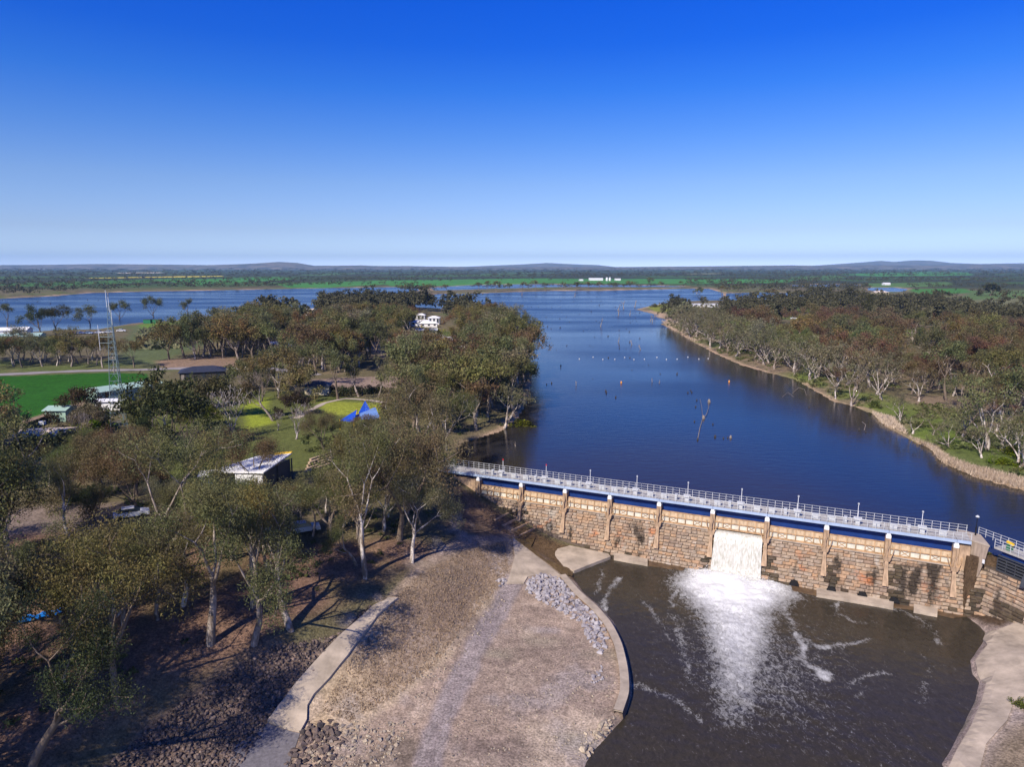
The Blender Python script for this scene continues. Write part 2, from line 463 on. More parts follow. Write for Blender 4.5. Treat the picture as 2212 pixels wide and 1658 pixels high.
_C = [(1000, 1500, -6.3), (1100, 1400, -6.3), (1200, 1310, -6.2), (1250, 1500, -6.4), (1150, 1600, -6.5), (950, 1600, -6.4), (1262, 1340, -6.2), (1310, 1450, -6.4), (1000, 1650, -6.6),
    (700, 1645, -6.5), (560, 1645, -6.5), (1230, 1620, -6.5), (1330, 1520, -6.4), (1150, 1225, -5.7), (1100, 1190, -5.1), (1200, 1246, -6.2), (1060, 1262, -5.9), (1120, 1262, -6.0),
    (900, 1480, -6.1), (960, 1420, -6.1), (1030, 1330, -6.0), (1075, 1268, -5.9), (830, 1540, -6.2), (850, 1290, -2.6), (930, 1235, -2.6), (1010, 1195, -3.3), (1075, 1172, -4.2),
    (940, 1330, -4.4), (860, 1400, -4.6), (800, 1450, -4.9), (740, 1520, -5.6), (680, 1560, -6.1), (1000, 1270, -4.6), (830, 1300, -2.5), (770, 1370, -3.4), (700, 1455, -4.6), (640, 1530, -5.7), (610, 1575, -6.3),
    (720, 1385, -2.9), (640, 1445, -3.7), (560, 1520, -4.8), (500, 1600, -5.9), (440, 1658, -6.2), (620, 1395, -2.2), (520, 1455, -2.8), (420, 1540, -4.0), (320, 1625, -5.1), (250, 1690, -5.4),
    (560, 1385, -1.3), (455, 1390, -1.1), (350, 1450, -1.4), (255, 1520, -1.8), (150, 1600, -2.3), (50, 1658, -2.6), (790, 1250, -1.7), (890, 1215, -2.2), (700, 1300, -1.5), (640, 1350, -1.4),
    (300, 1250, 0.2), (0, 1400, -0.2), (0, 1200, 1.0), (300, 1050, 1.2), (600, 1010, 1.0), (700, 1110, 0.5), (900, 1090, 0.0), (950, 1050, 0.8), (968, 1022, 1.6), (-400, 1300, 1.0), (-500, 1658, -1),
    (500, 1200, 0.2), (820, 1170, -0.6), (960, 1130, -1.6), (1010, 1140, -2.7), (1040, 1112, -2.8), (1075, 1130, -3.7), (1120, 1155, -4.9), (1150, 1172, -5.9), (1000, 1080, -1.0), (985, 1055, 0.3),
    (1220, 1215, -6.6), (1300, 1200, -7.0), (1170, 1180, -6.3), (2118, 1345, -6.3), (2160, 1342, -5.8), (2212, 1350, -5.4), (2212, 1420, -4.8), (2150, 1390, -6.0), (2140, 1430, -6.2), (2160, 1500, -5.9),
    (2212, 1500, -5.2), (2212, 1600, -5.2), (2130, 1620, -6.1), (2090, 1658, -6.2), (2500, 1600, -4), (2500, 1400, -3), (0, 1050, 1.2), (-300, 950, 1.5), (150, 960, 1.2), (500, 930, 1.2), (800, 960, 1.0),
    (900, 1000, 1.0), (200, 830, 1.5), (600, 840, 1.8), (850, 850, 1.6), (980, 940, 1.2)]
_cx = np.array([(*un(x, y, z), z) for x, y, z in _C] + [(*DF.P(s, 3, 0)[:2], -7.6) for s in (30, 38, 46, 54, 62, 69, 73)] + [(*WF.P(u, 1.2, 0)[:2], -6.4 + 0.05 * u) for u in (-1, 2, 5, 9, 14, 20)] +
    [(0, 40, -6.6), (-20, 40, -6.6), (-40, 30, -5), (-70, 30, -2), (20, 20, -8), (60, 40, -4), (75, 20, -2), (0, 0, -6), (-60, 0, -2), (60, 0, -3)])
def _k(ax, ay, bx, by): return np.sqrt((ax[:, None] - bx[None]) ** 2 + (ay[:, None] - by[None]) ** 2 + 4.0)
_A = _k(_cx[:, 0], _cx[:, 1], _cx[:, 0], _cx[:, 1]) - np.eye(len(_cx)) * 0.6
_w8 = np.linalg.solve(_A, _cx[:, 2] + 2.0)
def rbf(X, Y):
    out = np.zeros(X.size); x, y = X.ravel(), Y.ravel()
    for i in range(0, x.size, 40000):
        out[i:i + 40000] = _k(x[i:i + 40000], y[i:i + 40000], _cx[:, 0], _cx[:, 1]) @ _w8 - 2.0
    return out.reshape(X.shape)

def height(X, Y):
    X = np.asarray(X, float); Y = np.asarray(Y, float)
    shp = X.shape; X = X.ravel(); Y = Y.ravel()
    r = np.hypot(X, Y)
    d = np.full(X.shape, 1e9)
    for w in WATERS:
        p = np.asarray(w); c = p.mean(0); rad = np.hypot(*(p - c).T).max() + 60
        k = (np.abs(X - c[0]) < rad) & (np.abs(Y - c[1]) < rad)
        if k.any(): d[k] = np.minimum(d[k], sdf(X[k], Y[k], w))
    far = 1.2 + 0.9 * fbm(X, Y, 160, 3, 3) + np.clip(r - 1500, 0, 1e9) * 0.0002 + 5 * sm(350, 700, r) * sm(-90, -200, X) * sm(900, 600, r) * np.clip(fbm(X, Y, 260, 1, 5) + 0.3, 0, 1)
    near = np.zeros_like(X); k = r < 230
    near[k] = rbf(X[k], Y[k])
    w = sm(215, 140, r)
    land = far * (1 - w) + near * w
    land = land + 0.10 * fbm(X, Y, 3.0, 3, 1) * sm(600, 100, r) + 0.25 * fbm(X, Y, 14, 2, 2) * sm(900, 200, r)
    s, t = DF.st(X, Y)
    ws, wt = WF.st(X, Y)
    down = ((t > -1.2) & (s < 72.5) & (s > -12)) | ((ws > 0) & (ws < 60) & (wt > -0.8)) | ((s > 72.5) & (t > 2)) 
    down &= r < 130
    up = ~down
    sh = land.copy()
    rimw = np.where(r > 400, 10, 7)
    shore = np.where(d < 0, -0.25 - 2.5 * sm(0, 14, -d), 0.12 + (np.maximum(land, 0.7) - 0.12) * sm(0, 1, d / rimw))
    sh = np.where(up & (d < 12), shore, sh)
    sh = np.where(up & (d >= 12), np.maximum(land, np.where(s > -12, 0.5, -5)), sh)
    dp = np.full(X.shape, 1e9); k = r < 140
    dp[k] = sdf(X[k], Y[k], POOL)
    k2 = down & (dp < 1.0)
    sh = np.where(k2, -8.6 + (sh + 8.6) * sm(-2.2, 0.6, dp), sh)
    # deep lake bed just behind the wall so that nothing shows through it
    return sh.reshape(shp)

def h1(x, y): return float(height(np.array([x]), np.array([y]))[0])

def G(x, y, z=0.5):
    """where the sight line of a picture point meets the terrain"""
    for _ in range(12):
        p = un(x, y, z)
        z2 = h1(*p)
        if abs(z2 - z) < 0.02: break
        z = 0.5 * z + 0.5 * z2
    return (p[0], p[1], z2)

# ------------------------------------------------------------------ ground sheet
rad = [9.0]
while rad[-1] < 15500:
    q = rad[-1]
    rad.append(q * (1.0085 if q < 700 else 1.016))
rad = np.array(rad)
ang = np.radians(np.concatenate([np.arange(-66, -44, 0.8), np.arange(-44, 44, 0.21), np.arange(44, 66.1, 0.8)]))
RR, AA = np.meshgrid(rad, ang, indexing='ij')
GX, GY = RR * np.sin(AA), RR * np.cos(AA) - 4
GZ = height(GX, GY)

BASE = np.zeros(GX.shape + (3,))
def put(mask, c):
    m = np.clip(mask, 0, 1)[..., None]
    BASE[:] = BASE * (1 - m) + np.array(c) * m
dist = np.hypot(GX, GY)
n1 = fbm(GX, GY, 40, 4, 11); n2 = fbm(GX, GY, 9, 4, 12); n3 = fbm(GX, GY, 300, 4, 13)
BASE[:] = (0.135, 0.115, 0.065)
put(sm(0.0, 0.5, n1) * 0.8, (0.085, 0.125, 0.03))
put(sm(0.15, 0.6, n2) * 0.6, (0.20, 0.15, 0.10))
ds, dt = DF.st(GX, GY)
def zone(pts, c, z=None, soft=2.0, wob=2.0, amt=1.0):
    p = []
    for q in pts:
        g = G(*q) if z is None else (*un(q[0], q[1], z), z)
        p.append(g[:2])
    p = np.asarray(p); lo, hi = p.min(0) - soft * 4 - 5, p.max(0) + soft * 4 + 5
    k = (GX > lo[0]) & (GX < hi[0]) & (GY > lo[1]) & (GY < hi[1])
    if not k.any(): return
    m = np.zeros(GX.shape)
    d = sdf(GX[k], GY[k], p) + wob * n2[k]
    m[k] = sm(soft, -soft, d) * amt
    put(m, c)
# plains beyond the lake
put(sm(1150, 1500, dist), (0.042, 0.050, 0.026))
put(sm(1150, 1500, dist) * sm(0.1, 0.35, n3) * 0.75, (0.06, 0.13, 0.03))
FG = (0.06, 0.20, 0.045)
for pts, c in (([(0, 614), (180, 608), (430, 600), (420, 606), (200, 616), (0, 620)], (0.055, 0.14, 0.03)),
        ([(330, 606), (600, 599), (640, 604), (420, 616)], FG), ([(600, 614), (760, 609), (870, 607), (880, 612), (700, 622), (620, 622)], FG),
        ([(800, 607), (1000, 604), (1190, 602), (1200, 612), (1000, 617), (850, 619)], FG), ([(1180, 603), (1470, 603), (1720, 605), (1700, 612), (1480, 614), (1200, 613)], FG),
        ([(1800, 593), (2000, 588), (2090, 589), (2100, 595), (1900, 598)], FG), ([(1700, 600), (1800, 595), (1830, 600), (1740, 606)], (0.07, 0.15, 0.04)),
        ([(1860, 613), (2050, 610), (2060, 617), (1960, 622), (1880, 621)], (0.085, 0.16, 0.045)), ([(1960, 626), (2080, 624), (2110, 632), (1990, 640)], (0.06, 0.18, 0.035)),
        ([(2100, 630), (2300, 626), (2300, 646), (2060, 650)], (0.095, 0.15, 0.05)), ([(2080, 650), (2300, 640), (2300, 690), (2160, 664)], (0.15, 0.15, 0.075)),
        ([(2150, 662), (2300, 660), (2300, 690), (2190, 672)], (0.07, 0.17, 0.035)), ([(1040, 592), (1200, 589), (1200, 591), (1040, 594)], (0.07, 0.13, 0.05)),
        ([(640, 594), (760, 590), (780, 592), (680, 597)], (0.07, 0.13, 0.045)), ([(1480, 592), (1560, 590), (1560, 592.5), (1490, 594)], (0.16, 0.17, 0.08)),
        ([(190, 601.5), (376, 597.8), (480, 596.5), (480, 598), (380, 599.5), (190, 602.5)], (0.62, 0.50, 0.06)), ([(252, 590), (340, 588.6), (352, 590.2), (262, 591.6)], (0.62, 0.55, 0.46))):
    zone(pts, c, z=1.0, soft=6, wob=8)
# land near the lake
zone([(-400, 830), (-300, 815), (0, 813), (230, 806), (318, 808), (322, 832), (230, 850), (160, 872), (60, 908), (-20, 926), (-300, 960)], (0.022, 0.098, 0.008), soft=0.7, wob=0.6)
zone([(40, 912), (165, 872), (230, 852), (236, 858), (170, 880), (60, 925)], (0.26, 0.18, 0.13), soft=0.8, wob=0.6)
zone([(290, 705), (420, 690), (560, 664), (620, 670), (500, 720), (340, 790), (250, 785)], (0.10, 0.125, 0.055), soft=4)
zone([(300, 702), (390, 694), (395, 702), (310, 712)], (0.12, 0.20, 0.035), soft=2)
zone([(330, 780), (480, 768), (570, 788), (560, 796), (350, 796)], (0.23, 0.16, 0.115), soft=2)
zone([(300, 885), (520, 845), (700, 852), (835, 872), (840, 950), (720, 1010), (560, 1020), (430, 1075), (330, 1040)], (0.085, 0.125, 0.024), soft=3)
zone([(300, 885), (520, 845), (700, 852), (835, 872), (840, 950), (720, 1010), (560, 1020), (430, 1075), (330, 1040)], (0.13, 0.115, 0.05), soft=5, wob=9, amt=0.45)
zone([(985, 1050), (1050, 1092), (1165, 1160), (1110, 1172), (1035, 1155), (960, 1130)], (0.16, 0.105, 0.075), soft=0.8, wob=1)
zone([(520, 876), (580, 860), (590, 915), (530, 930)], (0.24, 0.29, 0.035), soft=1.5)
zone([(690, 868), (830, 872), (815, 898), (690, 898)], (0.25, 0.28, 0.04), soft=1.5)
zone([(665, 822), (870, 812), (900, 835), (690, 850)], (0.27, 0.20, 0.165), soft=1.5)
zone([(805, 690), (835, 690), (832, 775), (800, 775)], (0.32, 0.24, 0.19), soft=1.2)
zone([(110, 1090), (300, 1090), (260, 1130), (100, 1165), (-200, 1200), (-200, 1150)], (0.21, 0.165, 0.14), soft=1.5)
zone([(-300, 1180), (140, 1150), (640, 1190), (860, 1160), (930, 1190), (860, 1240), (700, 1320), (560, 1400), (330, 1490), (100, 1640), (-300, 1700)], (0.20, 0.125, 0.09), soft=2, wob=2)
put(sm(1.0, -4.0, sdf(GX, GY, zpoly([(-300, 1180), (140, 1150), (640, 1190), (860, 1160), (930, 1190), (860, 1240), (700, 1320), (560, 1400), (330, 1490), (100, 1640), (-300, 1700)], -1))) * sm(0.0, 0.5, n2) * 0.6, (0.10, 0.10, 0.035))
# river flat below the dam
zone([(480, 1690), (640, 1570), (830, 1300), (900, 1225), (1000, 1160), (1120, 1160), (1240, 1240), (1370, 1400), (1370, 1560), (1260, 1690)], (0.335, 0.255, 0.205), soft=0.6, wob=0.5)
zone([(1000, 1380), (1130, 1300), (1250, 1380), (1330, 1450), (1320, 1540), (1200, 1560), (1060, 1540), (980, 1480)], (0.25, 0.195, 0.165), soft=3, wob=3, amt=0.7)
zone([(1150, 1560), (1300, 1530), (1340, 1548), (1270, 1640), (1200, 1680), (1080, 1680)], (0.42, 0.34, 0.27), soft=1.5, wob=1.5, amt=0.8)
zone([(1000, 1600), (1120, 1620), (1100, 1690), (980, 1690)], (0.20, 0.155, 0.14), soft=1.5, wob=2, amt=0.7)
zone([(760, 1650), (880, 1590), (915, 1610), (850, 1690), (720, 1690)], (0.15, 0.12, 0.10), soft=1.2, wob=1.2, amt=0.8)
zone([(835, 1300), (900, 1240), (1000, 1190), (1090, 1165), (1120, 1180), (1100, 1240), (1075, 1262), (1030, 1330), (950, 1430), (870, 1500), (760, 1575), (665, 1590), (655, 1540), (700, 1470), (770, 1380)], (0.345, 0.265, 0.185), soft=0.8, wob=0.7)
zone([(860, 1330), (960, 1230), (1060, 1190), (1090, 1220), (1020, 1320), (900, 1460), (840, 1490), (800, 1460)], (0.22, 0.16, 0.125), soft=3.5, wob=3, amt=0.75)
zone([(870, 1480), (960, 1400), (1040, 1300), (1085, 1262), (1095, 1270), (1050, 1330), (970, 1425), (880, 1505), (760, 1590), (700, 1600)], (0.42, 0.33, 0.235), soft=0.7, wob=0.9, amt=0.85)
zone([(720, 1380), (800, 1310), (800, 1325), (700, 1445), (590, 1555), (500, 1680), (200, 1690), (330, 1560), (450, 1470), (600, 1395)], (0.15, 0.108, 0.09), soft=1, wob=1)
zone([(2100, 1340), (2300, 1335), (2300, 1690), (2030, 1690), (2100, 1570), (2130, 1476), (2100, 1432)], (0.375, 0.31, 0.285), soft=1)
zone([(2030, 1300), (2110, 1270), (2190, 1310), (2205, 1340), (2150, 1362), (2110, 1352), (2050, 1335)], (0.075, 0.05, 0.032), z=-6, soft=0.5, wob=0.4)
zone([(1105, 1150), (1150, 1158), (1330, 1192), (1335, 1215), (1240, 1245), (1150, 1195), (1115, 1172)], (0.115, 0.075, 0.042), z=-6, soft=0.5, wob=0.6)
zone([(2092, 1352), (2150, 1360), (2150, 1500), (2120, 1600), (2060, 1690), (2010, 1690), (2080, 1570), (2105, 1476), (2085, 1432)], (0.33, 0.265, 0.235), soft=0.6)
zone([(2165, 1560), (2300, 1490), (2300, 1690), (2120, 1690)], (0.21, 0.165, 0.12), soft=1.5, wob=2.5)
_tp = [un(x, y, -6.2) for x, y in [(1112, 1258), (1060, 1345), (1010, 1430), (965, 1520), (935, 1610), (915, 1690)]]
tdist = line_d(GX, GY, _tp) + 0.5 * fbm(GX, GY, 3.0, 3, 95)
flat = sm(0.5, -0.5, sdf(GX, GY, zpoly([(480, 1690), (830, 1300), (900, 1225), (1000, 1160), (1120, 1160), (1240, 1240), (1370, 1400), (1370, 1560), (1260, 1690)], -6)))
n5 = fbm(GX, GY, 5.0, 4, 91); n6 = fbm(GX, GY, 2.2, 4, 92); n7 = fbm(GX * 0.55 + GY * 0.3, GY * 1.0, 7.0, 4, 93)
put(flat * sm(0.12, 0.5, n5) * 0.55, (0.19, 0.145, 0.125)); put(flat * sm(0.15, 0.5, n6) * 0.5, (0.40, 0.32, 0.26)); put(flat * sm(0.2, 0.55, n7) * 0.4, (0.235, 0.225, 0.16)); put(flat * sm(-0.25, -0.55, n5) * 0.4, (0.30, 0.275, 0.29))
put(sm(1.7, 1.0, tdist) * 0.92, (0.262, 0.222, 0.225)); put(sm(0.35, 0.1, np.abs(tdist - 0.75)) * 0.3, (0.33, 0.29, 0.28))
# banks of the lake, right side: green clearings, brown litter
rb = sm(-3, 5, GX - 40) * sm(900, 500, dist) * sm(100, 130, dist)
put(rb * sm(0.0, 0.4, n1) * 0.8, (0.10, 0.135, 0.03))
put(rb * sm(0.05, 0.4, n2) * 0.7, (0.19, 0.14, 0.10))
zone([(1720, 815), (1850, 850), (1960, 860), (2080, 950), (2000, 960), (1890, 890), (1770, 845)], (0.13, 0.18, 0.03), soft=4, wob=7, amt=0.6)
zone([(1385, 664), (1440, 655), (1450, 672), (1420, 679)], (0.20, 0.22, 0.04), soft=1.5)
dl = np.full(GX.shape, 1e9)
for w in WATERS:
    k = dist < 2600
    dl[k] = np.minimum(dl[k], sdf(GX[k], GY[k], w))
shore_w = np.where(dist > 400, 9.0, 2.6)
put(sm(1.0, 0.35, (dl + 2.0 * n2) / shore_w) * ((dist > 118) | (GX > 75)) * (0.25 + 0.7 * sm(-0.35, 0.25, fbm(GX, GY, 22, 3, 97))), (0.40, 0.285, 0.20))
BASE *= (1 + 0.12 * n2 + 0.10 * n1)[..., None]
BASE = np.clip(BASE, 0.004, 1)

nr, na = GX.shape
idx = np.arange(nr * na).reshape(nr, na)
quads = np.stack([idx[:-1, :-1], idx[:-1, 1:], idx[1:, 1:], idx[1:, :-1]], -1).reshape(-1, 4)
gme = mesh_np('ground', np.stack([GX, GY, GZ], -1).reshape(-1, 3), quads[:, ::-1])
ca = gme.color_attributes.new('zone', 'FLOAT_COLOR', 'POINT')
ca.data.foreach_set('color', np.concatenate([BASE.reshape(-1, 3), np.ones((nr * na, 1))], 1).astype(np.float32).ravel())
gme.polygons.foreach_set('use_smooth', np.ones(len(gme.polygons), bool))
m, n, l, b = newmat('ground_earth')
at = N(n, 'ShaderNodeVertexColor'); at.layer_name = 'zone'
g = n.new('ShaderNodeNewGeometry')
ta = N(n, 'ShaderNodeTexNoise', Scale=0.9, Detail=8.0, Roughness=0.75)
tb = N(n, 'ShaderNodeTexNoise', Scale=4.5, Detail=4.0, Roughness=0.7)
for t in (ta, tb): l.new(g.outputs['Position'], t.inputs['Vector'])
ra = N(n, 'ShaderNodeMapRange'); rb_ = N(n, 'ShaderNodeMapRange')
for q, lo, hi in ((ra, 0.55, 1.4), (rb_, 0.45, 1.55)):
    q.inputs[1].default_value = 0.3; q.inputs[2].default_value = 0.7; q.inputs[3].default_value = lo; q.inputs[4].default_value = hi
l.new(ta.outputs[0], ra.inputs[0]); l.new(tb.outputs[0], rb_.inputs[0])
x1 = N(n, 'ShaderNodeMix', data_type='RGBA', blend_type='MULTIPLY'); x2 = N(n, 'ShaderNodeMix', data_type='RGBA', blend_type='MULTIPLY')
x1.inputs[0].default_value = 1; x2.inputs[0].default_value = 1
l.new(at.outputs[0], x1.inputs[6]); l.new(ra.outputs[0], x1.inputs[7]); l.new(x1.outputs[2], x2.inputs[6]); l.new(rb_.outputs[0], x2.inputs[7])
l.new(x2.outputs[2], b.inputs['Base Color'])
b.inputs['Roughness'].default_value = 0.95; b.inputs['Specular IOR Level'].default_value = 0.1
bp = N(n, 'ShaderNodeBump', Strength=0.7, Distance=0.15)
l.new(tb.outputs[0], bp.inputs['Height']); l.new(bp.outputs[0], b.inputs['Normal'])
ground = link('ground', gme, None, m)
tag(ground, 'earth, grass and gravel ground of the river valley and plain', kind='structure')

def drape(name, pts, mat, lift=0.06, z=None, kind='structure', step=0.8, thick=0.0):
    """a sheet laid on the terrain inside a picture polygon"""
    p = np.asarray([(G(*q) if z is None else un(q[0], q[1], z))[:2] for q in pts])
    lo, hi = p.min(0), p.max(0)
    bm = bmesh.new()
    f = bm.faces.new([bm.verts.new((x, y, 0)) for x, y in p])
    for ax in (0, 1):
        for c in np.arange(lo[ax] + step, hi[ax], step):
            co = [0, 0, 0]; co[ax] = c; no = [0, 0, 0]; no[ax] = 1
            bmesh.ops.bisect_plane(bm, geom=bm.verts[:] + bm.edges[:] + bm.faces[:], plane_co=co, plane_no=no)
    bm.verts.ensure_lookup_table()
    xy = np.array([v.co[:2] for v in bm.verts])
    hz = height(xy[:, 0], xy[:, 1])
    for v, q in zip(bm.verts, hz): v.co.z = q + lift
    if thick:
        r = bmesh.ops.extrude_face_region(bm, geom=bm.faces[:])
        for v in r['geom']:
            if isinstance(v, bmesh.types.BMVert): v.co.z -= thick
    bmesh.ops.recalc_face_normals(bm, faces=bm.faces)
    me = bpy.data.meshes.new(name); bm.to_mesh(me); bm.free()
    if not thick and len(me.polygons) and me.polygons[0].normal.z < 0: me.flip_normals()
    o = link(name, me, None, mat)
    o['kind'] = kind
    return o

def strip(name, line, width, mat, lift=0.06, kind='structure', sub=3.0):
    P = [G(*q)[:2] for q in line]
    pts = []
    for a, b2 in zip(P[:-1], P[1:]):
        k = max(1, int(math.dist(a, b2) / sub))
        pts += [(a[0] + (b2[0] - a[0]) * i / k, a[1] + (b2[1] - a[1]) * i / k) for i in range(k)]
    pts.append(P[-1])
    mb = MB(); K = 4
    xy = []
    for i, p in enumerate(pts):
        a, c = pts[max(i - 1, 0)], pts[min(i + 1, len(pts) - 1)]
        t = Vector((c[0] - a[0], c[1] - a[1])).normalized(); nn = (-t.y, t.x)
        w = width * (1 + 0.08 * math.sin(i * 1.7) + 0.07 * math.sin(i * 4.1 + 1))
        for k in range(K + 1):
            o = (k / K - 0.5) * w
            xy.append((p[0] + nn[0] * o, p[1] + nn[1] * o))
    xy = np.array(xy); hz = height(xy[:, 0], xy[:, 1]) + lift
    mb.v = [(x, y, z) for (x, y), z in zip(xy, hz)]
    for i in range(len(pts) - 1):
        for k in range(K):
            q = i * (K + 1) + k
            mb.f.append((q, q + 1, q + K + 2, q + K + 1))
    return mb.build(name, mat, kind=kind)

o = strip('road', [(-120, 826), (0, 810), (140, 803.5), (280, 800), (380, 797), (470, 797), (560, 797), (640, 802), (680, 812)], 5.5, M['road']); o['label'] = 'pale country road between the green crop and the tree row'
o = strip('path', [(640, 905), (700, 872), (745, 862), (800, 866), (835, 872)], 1.6, M['path']); o['label'] = 'curved pale footpath across the park lawn'
o = drape('concrete_ramp', [(806, 1313), (829, 1303), (838, 1296), (860, 1296), (845, 1308), (815, 1335), (785, 1375), (752, 1420), (712, 1470), (678, 1505), (664, 1530), (663, 1560), (650, 1584), (630, 1580), (578, 1562), (600, 1532), (640, 1480), (680, 1435), (720, 1392), (760, 1355)], M['concrete_pale'], lift=0.28, thick=0.35)
o['label'] = 'pale concrete boat ramp running down the bank'
o = drape('gravel_flat', [(578, 1564), (648, 1586), (640, 1610), (610, 1690), (490, 1690), (500, 1620)], M['gravel_dark'], lift=0.05); o['label'] = 'dark gravel flat at the foot of the ramp'
o = drape('concrete_apron', [(1107, 1162), (1122, 1172), (1150, 1196), (1176, 1216), (1213, 1248), (1205, 1252), (1160, 1244), (1140, 1248), (1132, 1262), (1094, 1262), (1102, 1243), (1112, 1205)], M['concrete_pale'], lift=0.15, thick=0.3)
o['label'] = 'pale concrete slab on the bank left of the stilling pool'

# ------------------------------------------------------------------ water
def lake_mat():
    m, n, l, b = newmat('lake_water')
    g = n.new('ShaderNodeNewGeometry')
    b.inputs['Base Color'].default_value = (0.007, 0.021, 0.066, 1)
    b.inputs['IOR'].default_value = 1.33
    b.inputs['Roughness'].default_value = 0.27
    mp = n.new('ShaderNodeMapping'); mp.inputs['Scale'].default_value = (0.35, 1.0, 1.0); mp.inputs['Rotation'].default_value = (0, 0, 0.25)
    l.new(g.outputs['Position'], mp.inputs[0])
    t1 = N(n, 'ShaderNodeTexNoise', Scale=0.9, Detail=4.0, Roughness=0.6)
    t2 = N(n, 'ShaderNodeTexNoise', Scale=0.02, Detail=3.0, Roughness=0.5)
    l.new(mp.outputs[0], t1.inputs['Vector']); l.new(mp.outputs[0], t2.inputs['Vector'])
    mr = N(n, 'ShaderNodeMapRange'); mr.inputs[1].default_value = 0.35; mr.inputs[2].default_value = 0.65; mr.inputs[3].default_value = 0.75; mr.inputs[4].default_value = 1.0
    l.new(t2.outputs[0], mr.inputs[0])
    bp = N(n, 'ShaderNodeBump', Distance=0.06); l.new(mr.outputs[0], bp.inputs['Strength'])
    l.new(t1.outputs[0], bp.inputs['Height']); l.new(bp.outputs[0], b.inputs['Normal'])
    # ripples are weaker in the lee of the banks and in lanes across the open water
    at = N(n, 'ShaderNodeAttribute', attribute_name='calm')
    r1 = N(n, 'ShaderNodeMapRange'); r1.inputs[1].default_value = 0.35; r1.inputs[2].default_value = 0.65; r1.inputs[3].default_value = 0.17; r1.inputs[4].default_value = 0.31
    l.new(t2.outputs[0], r1.inputs[0])
    r2 = N(n, 'ShaderNodeMapRange'); r2.inputs[3].default_value = 1.0; r2.inputs[4].default_value = 0.22
    l.new(at.outputs['Fac'], r2.inputs[0])
    mm = N(n, 'ShaderNodeMath', operation='MULTIPLY'); l.new(r1.outputs[0], mm.inputs[0]); l.new(r2.outputs[0], mm.inputs[1])
    l.new(mm.outputs[0], b.inputs['Roughness'])
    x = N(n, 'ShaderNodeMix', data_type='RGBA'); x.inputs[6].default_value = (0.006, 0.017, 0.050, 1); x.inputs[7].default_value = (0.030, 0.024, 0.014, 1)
    l.new(at.outputs['Fac'], x.inputs[0]); l.new(x.outputs[2], b.inputs['Base Color'])  # brown reflection of the bank trees painted into the colour near shore
    return m
M['lake'] = lake_mat()
sheet = [DF.P(-6, -2.2, 0)[:2], DF.P(72, -2.2, 0)[:2], (61.0, 82.2), (62.2, 76), (63.5, 62), (64, 30), (400, 30), (4000, 900), (4000, 3200), (-4000, 3200), (-1500, 250), (-60, 150), (-20, 125)]
me = bpy.data.meshes.new('lake_water')
bm = bmesh.new(); bm.faces.new([bm.verts.new((x, y, 0)) for x, y in sheet])
for ax, cuts in ((0, list(np.arange(-60, 180, 7.0)) + list(np.arange(180, 420, 20))), (1, list(np.arange(80, 260, 7.0)) + list(np.arange(260, 720, 20)))):
    for c in cuts:
        co = [0, 0, 0]; co[ax] = c; no = [0, 0, 0]; no[ax] = 1
        bmesh.ops.bisect_plane(bm, geom=bm.verts[:] + bm.edges[:] + bm.faces[:], plane_co=co, plane_no=no)
bmesh.ops.triangulate(bm, faces=bm.faces[:])
bmesh.ops.recalc_face_normals(bm, faces=bm.faces); bm.to_mesh(me); bm.free()
if me.polygons[0].normal.z < 0: me.flip_normals()
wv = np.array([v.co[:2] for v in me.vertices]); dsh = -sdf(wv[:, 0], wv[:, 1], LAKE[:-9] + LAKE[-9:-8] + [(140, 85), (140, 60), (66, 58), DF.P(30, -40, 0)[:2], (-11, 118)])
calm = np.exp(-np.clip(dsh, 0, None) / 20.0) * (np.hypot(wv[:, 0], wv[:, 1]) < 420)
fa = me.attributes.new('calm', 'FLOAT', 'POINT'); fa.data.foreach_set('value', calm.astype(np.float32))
o = link('lake_water', me, None, M['lake']); tag(o, 'calm blue lake water held back by the dam', kind='structure')

# stilling pool: a fine sheet with a foam amount painted where the water is broken
PX, PY = np.meshgrid(np.arange(-4, 66, 0.28), np.arange(28, 112, 0.28), indexing='ij')
pd_ = sdf(PX, PY, POOL)
foam = np.zeros(PX.shape)
WX = PX + 1.1 * fbm(PX, PY, 4.0, 3, 61) + 0.35 * fbm(PX, PY, 0.9, 2, 63); WY = PY + 1.1 * fbm(PX, PY, 4.0, 3, 62) + 0.35 * fbm(PX, PY, 0.9, 2, 64)
plume = [(1598, 1180, 60, 1.6), (1597, 1215, 78, 1.6), (1592, 1240, 102, 1.6), (1592, 1262, 122, 1.35), (1592, 1290, 108, 1.15), (1590, 1320, 86, 0.9), (1592, 1352, 80, 0.8), (1590, 1385, 70, 0.7), (1590, 1420, 64, 0.6), (1590, 1460, 55, 0.5), (1590, 1510, 45, 0.38), (1590, 1560, 40, 0.26)]
for (xa, ya, ha, fa), (xb, yb, hb, fb) in zip(plume[:-1], plume[1:]):
    for k in np.linspace(0, 1, 5):
        x, y, hw, f = xa + (xb - xa) * k, ya + (yb - ya) * k, ha + (hb - ha) * k, fa + (fb - fa) * k
        c = un(x, y, -7); e = un(x + hw, y, -7)
        rw = abs(e[0] - c[0]); q = np.exp(-(np.abs((WX - c[0]) / rw) ** 2.6) - ((WY - c[1]) / 2.2) ** 2)
        foam = np.maximum(foam, f * q)
foam = np.maximum(foam, 0.24 * np.exp(-((PX - un(1600, 1400, -7)[0]) / 9) ** 2 - ((PY - 68) / 12) ** 2))
